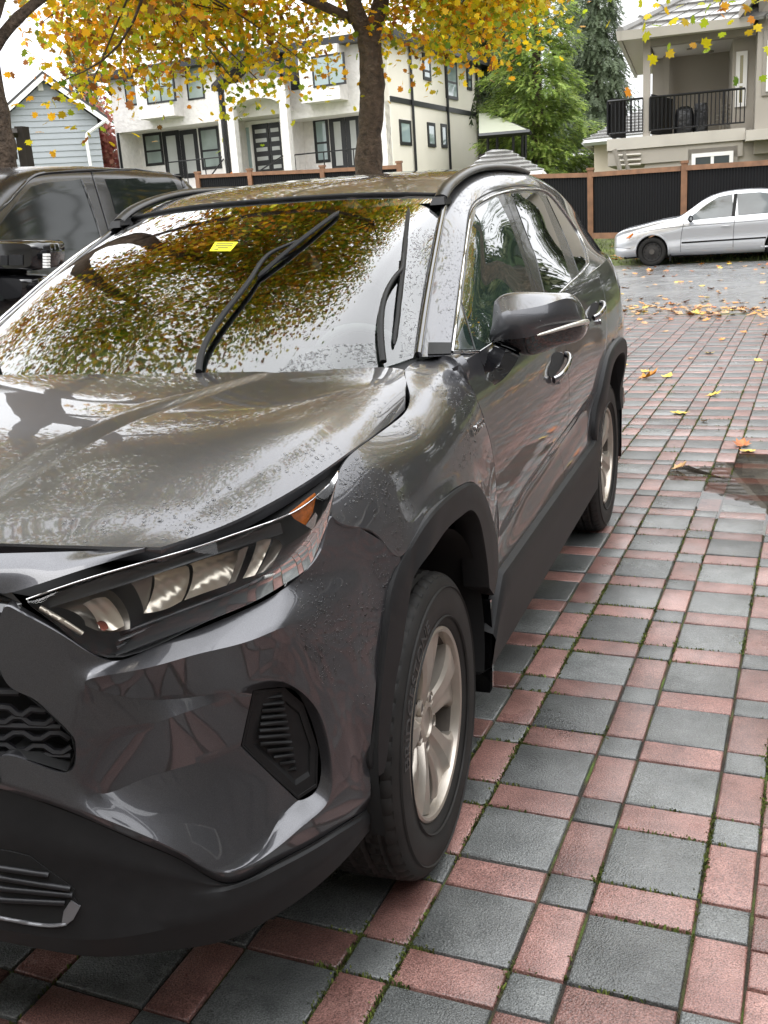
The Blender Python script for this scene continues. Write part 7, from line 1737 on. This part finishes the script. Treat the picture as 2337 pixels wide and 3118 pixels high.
    for L_ in ([(.60, .26), (.61, .60), (.66, .88)], [(1.66, .26), (1.66, .60), (1.68, .93)], [(-.35, .70), (.3, .77), (1.6, .80), (2.7, .83)], [(-.84, .41), (-.6, .40), (-.45, .38)]):
        C_ = curve(np.array([(a, 0, b_) for a, b_ in L_]), 24); Q = []
        for p in C_:
            h = B_.ray_cast(Vector((p[0], -3, p[2])), Vector((0, 1, 0))); 
            if h[0] is not None: Q.append((p[0], h[0].y - .002, p[2]))
        if len(Q) > 2: mb = MB(); mb.tube(np.array(Q), .006, 5); mb.build('panel_joint', mat('joint_grey', (.10, .10, .105), .5) if 'joint_grey' not in bpy.data.materials else bpy.data.materials['joint_grey'], s)
    mb = MB(); mb.tube(np.array([(1.42, -.865, .74), (1.50, -.885, .745), (1.58, -.865, .74)]), .018, 6); mb.build('door_handle', M['silver'], s, 60)
    mb = MB(); rings = [[(.80 + .09 * f * math.cos(t) * .6, -.86 - .10 * k, .93 + .075 * f * math.sin(t)) for t in np.linspace(0, 6.28, 13)[:-1]] for k, f in ((0, .5), (.5, .95), (1, 1), (1.4, .7))]; mb.grid(np.array(rings), cv=True); mb.build('door_mirror', M['seal'], s, 60)
    for wx in (0, 2.62):
        for sd in (-1, 1):
            wl = empty('wheel', (wx, sd * .72, .29)); wl.parent = s; wl.rotation_euler = (0, 0, R_(-90) if sd < 0 else R_(90))
            mb = MB(); mb.lathe([(.20, .05), (.215, .085), (.27, .10), (.295, .085), (.305, .03), (.305, -.06), (.27, -.09), (.2, -.08)], 40); mb.build('tyre', M['rubber'], wl, 50)
            mb = MB(); mb.lathe([(.205, .06), (.20, .075), (.185, .055), (.15, .05), (.10, .062), (.06, .07), (.05, .085), (.0, .085)], 40); rm = mb.build('rim', M['steel'], wl, 40)
            for k in range(12):
                a = 2 * math.pi * k / 12; cx, cz = .158 * math.cos(a), .158 * math.sin(a); mb = MB(); mb.tube(np.array([(.050, cx, cz), (.058, cx, cz)]), .017, 8); mb.build('rim_hole', M['dark'], wl)
            mb = MB(); mb.lathe([(.06, .075), (.055, .09), (.0, .09)], 16); mb.build('hub', M['lugs'], wl, 40)
    mb = MB(); mb.box((-.6, -.72, .16), (3.2, .72, .5)); mb.build('underside', M['dark'], s)
    mb = MB(); mb.box((.36, -.80, .08), (.40, -.60, .32)); mb.build('mud_flap', M['seal'], s)
    for p in [(.42, -.5, .985), (.5, -.42, 1.0), (.33, -.6, .965), (1.72, -.45, 1.46)]:
        pass
    return s
sd = sedan()
def pickup():
    X = -2.5; t = empty('parked_pickup', (X - 1, 3.0, 0), 'wet black pickup truck parked beyond the SUV at the left edge', 'car')
    L0 = lambda p: p - np.array([X - 1, 3.0, 0])
    # cab: lofted cross sections along Y (front to back); half sections from sill to roof centre
    st = [(-.9, 1.02, .55, 1.14, 1.18, 1.0), (.2, 1.03, .5, 1.17, 1.22, .98), (1.45, 1.03, .5, 1.20, 1.26, .95), (2.25, 1.03, .5, 1.22, 1.30, .90), (2.45, 1.03, .5, 1.22, 1.40, .88), (2.95, 1.03, .5, 1.23, 1.74, .80), (3.30, 1.03, .5, 1.23, 1.90, .76), (3.75, 1.03, .5, 1.24, 1.955, .75), (4.4, 1.03, .5, 1.25, 1.965, .75), (5.0, 1.03, .5, 1.26, 1.95, .75), (5.28, 1.03, .5, 1.27, 1.90, .77), (5.42, 1.03, .5, 1.27, 1.74, .80), (5.50, 1.03, .5, 1.27, 1.32, .9)]
    S = []
    for y, w, z0, z1, z2, rw in st: S.append([(w * .97, y, z0), (w, y, z0 + .1), (w, y, (z0 + z1) / 2), (w * .99, y, z1 - .05), (w * .97, y, z1), (w * .97 * .42 + rw * .58, y, z1 + (z2 - z1) * .55), (rw + .03, y, z2 - .06), (rw * .93, y, z2), (rw * .5, y, z2 + .025), (0, y, z2 + .035)])
    S = loft(np.array(S), 80, 40); F_ = np.concatenate([S, (S * np.array([-1, 1, 1]))[:, -2::-1]], 1); F_ = F_ + np.array([0, -3.0, 0])
    mb = MB(); mb.grid(F_); body = mb.build('cab', M['truckpaint'], t, 45)
    mb = MB(); mb.box((-1.02, 2.5, .55), (1.02, 4.3, 1.28)); mb.build('cargo_bed', M['truckpaint'], t)
    for wy in (-2.4, 2.9):
        for sx in (-1, 1):
            mb = MB(); mb.lathe([(.22, .1), (.36, .12), (.40, .06), (.40, -.12), (.3, -.14)], 32); mb.v = [(sx * (.92) + x * sx, y + wy, z + .40) for x, y, z in mb.v]; mb.build('wheel', M['rubber'], t, 50)
    bpy.context.view_layer.update(); off = Vector((X - 1, 3.0, 0))
    B_ = BVHTree.FromPolygons([v.co + off for v in body.data.vertices], [tuple(p.vertices) for p in body.data.polygons])
    def pl(pts, name, mt, o_, th=.004):
        mb = traced(B_, pts, off=o_, step=14, thick=th); mb.v = [tuple(np.array(v) - np.array(off)) for v in mb.v]; return mb.build(name, mt, t, 60)
    M['truckglass'] = mat('truck_window', (.010, .013, .012), .06, spec=.35)
    pl([(-60, 760), (10, 668), (72, 590), (92, 570), (130, 558), (243, 548), (254, 560), (277, 625), (297, 690), (330, 800), (-60, 940)], 'side_window', M['truckglass'], .004)
    pl([(319, 546), (500, 541), (520, 545), (534, 563), (560, 640), (352, 650), (336, 590)], 'side_window', M['truckglass'], .004)
    def bd(pts, r, name, mt):
        P = curve(np.array(pts, float), 40); Q = [drop(B_, *p) for p in P]; Q = np.array([h[0] + h[1] * .003 for h in Q if h is not None]) - np.array(off); mb = MB(); mb.tube(Q, r, 6); mb.build(name, mt, t, 60)
    bd([(-20, 655), (40, 598), (85, 548), (120, 530), (200, 522), (300, 518), (440, 517), (520, 520), (548, 540), (560, 570)], .010, 'drip_rail', M['frame'])
    bd([(246, 546), (262, 590), (296, 690), (310, 740)], .010, 'window_seal', M['frame'])
    bd([(278, 524), (300, 600), (330, 700)], .005, 'panel_joint', M['frame'])
    # tow mirror: two stacked heads
    def head(x0, y0, x1, y1, Yp, dep, name, par=None):
        a, b_, c, d = px(x0, y1, Y=Yp), px(x1, y1, Y=Yp), px(x1, y0, Y=Yp), px(x0, y0, Y=Yp); n = 22; rings = []
        cx = (a + c) / 2; hx = (b_ - a) / 2; hz = (d - a) / 2
        for k, (f, yy) in enumerate([(.80, -.035), (.95, -.015), (1, .02), (1, dep), (.9, dep + .03)]): rings.append([cx + f * (hx * np.sign(math.cos(q)) * abs(math.cos(q)) ** .35 + hz * np.sign(math.sin(q)) * abs(math.sin(q)) ** .35) + np.array([0, yy, 0]) - np.array(off) for q in np.linspace(0, 2 * math.pi, n, endpoint=False)])
        mb = MB(); mb.grid(np.array(rings), cv=True); mb.f.append(tuple(range(n))[::-1]); mb.mi.append(0); mb.f.append(tuple(range(4 * n, 5 * n))); mb.mi.append(0); return mb.build(name, M['gloss_black'], par or t, 50)
    hm = head(-160, 731, 141, 824, 2.72, .16, 'tow_mirror'); head(-160, 838, 106, 915, 2.74, .14, 'lower_mirror', hm)
    for (x0, y0, x1, y1) in ((0, 778, 22, 808), (26, 776, 68, 808)):
        mb = MB(); A = [px(x, y, Y=2.68) - np.array(off) for x, y in ((x0, y1), (x1, y1), (x1, y0), (x0, y0))]; mb.add(A + [p + np.array([0, .02, 0]) for p in A], [(0, 1, 2, 3), (0, 4, 5, 1), (1, 5, 6, 2), (2, 6, 7, 3), (3, 7, 4, 0)]); mb.build('mirror_panel', M['trim'], hm)
    for k in range(5):
        y = 773 + k * 9; mb = MB(); A = [px(x, yy, Y=2.70) - np.array(off) + np.array([.004, 0, 0]) for x, yy in ((128, y + 7), (141, y + 7), (139, y), (127, y))]; mb.add(A + [p + np.array([0, .03, 0]) for p in A], [(0, 1, 2, 3), (0, 4, 5, 1), (1, 5, 6, 2), (2, 6, 7, 3), (3, 7, 4, 0)]); mb.build('mirror_lamp', M['white_trim'], hm)
    mb = MB(); A = px(60, 815, Y=2.80) - np.array(off); mb.tube(np.array([A, A + np.array([-.35, .1, -.08])]), .05, 8); mb.build('mirror_arm', M['gloss_black'], hm)
    return t
pickup()

# ================================================================== fallen leaves
rng = np.random.default_rng(77)
def floor_leaf(name, x, y, z, size, col, curl, label=None, group=None, seed=0, tilt=.25):
    r = np.random.default_rng(seed); a = r.uniform(0, 6.28); V = []
    lift = r.uniform(.1, .5); asp = r.uniform(.75, 1.0)
    for i, (lx, ly) in enumerate(LEAF):
        q = lx * lx + ly * ly; jx, jy = r.normal(0, .04, 2); px_, py_ = (lx + jx) * size * asp, (ly + jy) * size
        zz = curl * size * (q * r.uniform(.5, 1.1) + lift * ly * .5 + lift * .4 * lx); V.append((px_ * math.cos(a) - py_ * math.sin(a), px_ * math.sin(a) + py_ * math.cos(a), zz))
    mn = min(v[2] for v in V); V = [(v[0], v[1], v[2] - mn + .002) for v in V]
    mb = MB(); mb.add(V, [tuple(t) for t in LTRI]); st = [(0, -.15 * size, .004), (0, -.8 * size, .004)]; 
    P = np.array([(sx * math.cos(a) - sy * math.sin(a), sx * math.sin(a) + sy * math.cos(a), zz + .002) for sx, sy, zz in st]); mb.tube(P, .0016, 4)
    o = mb.build(name, M['fallen'][col], None); o.location = (x, y, z); tag(o, label, 'leaf', group); return o
M['fallen'] = [mat('leaf_orange', (.62, .24, .02), .4, noise=(30, .35)), mat('leaf_yellow', (.72, .50, .06), .4, noise=(30, .3)), mat('leaf_russet', (.42, .13, .03), .45, noise=(30, .4)), mat('leaf_tan', (.55, .33, .15), .5, noise=(30, .35)), mat('leaf_brown', (.14, .06, .03), .5, noise=(30, .3))]
BIGL = [(1966, 1152, .105, 0, .75, 'large upturned orange maple leaf on the pavers behind the rear wheel'), (2030, 1148, .075, 1, .35, 'yellow leaf just right of the large upturned orange leaf'), (1966, 1132, .055, 1, .25, 'pale yellow leaf just above the large upturned orange leaf'), (2072, 1259, .085, 1, .25, 'long yellow leaf with a brown end lying between the wet pavers'), (2168, 1205, .075, 1, .5, 'golden yellow leaf with one raised edge on the pavers'), (2142, 1284, .035, 3, .6, 'small curled tan leaf above the puddle'), (2258, 1358, .09, 2, .5, 'russet maple leaf at the back edge of the puddle'), (2272, 1375, .065, 1, .3, 'yellow leaf overlapping the russet leaf at the puddle'), (2063, 1428, .06, 3, .7, 'pale curled leaf at the left end of the puddle'), (2158, 1075, .07, 1, .25, 'flat yellow leaf beside the far puddle'), (2198, 1036, .06, 0, .5, 'orange leaf on the pavers beyond the far puddle'), (2193, 1123, .035, 4, .6, 'small dark brown leaf on a joint line'), (2310, 1099, .06, 1, .3, 'yellow leaf near the right edge of the pavers'), (1905, 1112, .04, 1, .3, 'small yellow leaf close to the rear mud flap'), (2100, 1092, .045, 3, .3, 'small pale leaf lying across a joint before the far puddle'), (2215, 979, .06, 2, .5, 'russet leaf at the left end of the row by the road'), (2265, 1013, .05, 0, .5, 'orange leaf between the road edge and the far puddle'), (1912, 1003, .05, 3, .4, 'tan leaf beside the rear lamp of the SUV'), (2025, 1010, .06, 3, .2, 'flat tan leaf on the far pavers'), (2115, 952, .075, 1, .6, 'bright yellow leaf standing on the road edge'), (2135, 957, .05, 1, .3, 'yellow leaf next to the bright one on the road edge'), (2330, 1020, .06, 0, .4, 'orange leaf at the right edge by the far pavers')]
for i, (x, y, s, c, cu, lb) in enumerate(BIGL):
    p = px(x, y, Z=.002); floor_leaf('fallen_leaf', p[0], p[1], .002, s, c, cu, lb, None, 100 + i)
def road_z(x, y):
    v = np.array([x, y]); s = (v - N0) @ np.array([-ND[1], ND[0]]); t = s / 9.3
    if s < 0: return .002
    if t <= 1: return -.004 + .135 * t + .03 * math.sin(math.pi * t)
    return land(x, y) + .004
cnt = 0; vals = []
for k in range(5000):
    zone = rng.random()
    if zone < .38: s_, off_ = rng.uniform(-6, 7), rng.normal(.35, .5)
    elif zone < .55: s_, off_ = rng.uniform(-6, 7), rng.uniform(0, 9)
    elif zone < .80: s_, off_ = rng.uniform(-6, 8), 9.3 + rng.normal(.2, .35)
    else: s_, off_ = rng.uniform(-7, 7), 9.5 + rng.uniform(0, 5.5)
    p = N0 + ND * s_ + np.array([-ND[1], ND[0]]) * off_
    q = tophoto0((p[0], p[1], .05))
    if 1840 < q[0] < 3600: vals.append((math.hypot(p[0] - CAM[0], p[1] - CAM[1]) + (100 if q[0] > 2350 else 0), p[0], p[1]))
vals = vals[:1500]; vals.sort(); proto = [floor_leaf('fallen_leaf', 0, 0, -5, .075, c, cu, None, None, 300 + c) for c, cu in ((0, .35), (1, .3), (2, .45), (3, .3), (3, .5), (0, .5))]
stuff = {}
for i, (d_, x, y) in enumerate(vals):
    k = int(rng.choice(6, p=[.2, .12, .16, .26, .16, .1])); z = road_z(x, y); sc_ = rng.uniform(.5, 1.1)
    if i < 270:
        o = proto[k].copy(); COL.objects.link(o); o.location = (x, y, z + .002); o.rotation_euler = (rng.normal(0, .1), rng.normal(0, .1), rng.uniform(0, 6.28)); o.scale = (sc_,) * 3
        far = (np.array([x, y]) - N0) @ np.array([-ND[1], ND[0]])
        cn = ('orange', 'yellow', 'russet', 'tan', 'curled tan', 'curled orange')[k]; wh2 = 'where the pavers meet the road' if far < 0 else 'in the litter along the near road edge' if far < 1.2 else 'out on the open asphalt'
        tag(o, 'small %s maple leaf lying %s' % (cn, wh2), 'leaf', '%s leaves %s' % (cn, wh2))
    else:
        J = stuff.setdefault(proto[k].data.materials[0].name, MB()); me = proto[k].data; a = rng.uniform(0, 6.28)
        J.add([(x + sc_ * (v.co.x * math.cos(a) - v.co.y * math.sin(a)), y + sc_ * (v.co.x * math.sin(a) + v.co.y * math.cos(a)), z + .002 + sc_ * v.co.z) for v in me.vertices], [tuple(p.vertices) for p in me.polygons])
for nm, J in stuff.items(): tag(J.build('leaf_litter', bpy.data.materials[nm]), kind='stuff')
for o in proto: bpy.data.objects.remove(o)
# grass on the far verge
mb = MB()
for k in range(9000):
    s_, off_ = rng.uniform(-7, 9), rng.uniform(.15, 5.8); p = E0 + ED * s_ + EN * off_; q = tophoto0((p[0], p[1], .2))
    if not (1800 < q[0] < 3400): continue
    z = land(*p); a = rng.uniform(0, 3.14); h = rng.uniform(.04, .10); w_ = .012; dx, dy = math.cos(a) * w_, math.sin(a) * w_; tx, ty = rng.normal(0, .03, 2)
    mb.add([(p[0] - dx, p[1] - dy, z - .01), (p[0] + dx, p[1] + dy, z - .01), (p[0] + tx, p[1] + ty, z + h)], [(0, 1, 2)])
mt, t, b = nodemat('grass_blade'); g = t.nodes.new('ShaderNodeNewGeometry'); cr = t.nodes.new('ShaderNodeValToRGB'); e = cr.color_ramp.elements; e[0].color = (.07, .11, .02, 1); e[1].color = (.20, .26, .05, 1); t.links.new(g.outputs['Random Per Island'], cr.inputs[0]); t.links.new(cr.outputs[0], b.inputs['Base Color']); b.inputs['Roughness'].default_value = .7
tag(mb.build('grass', mt), kind='stuff')
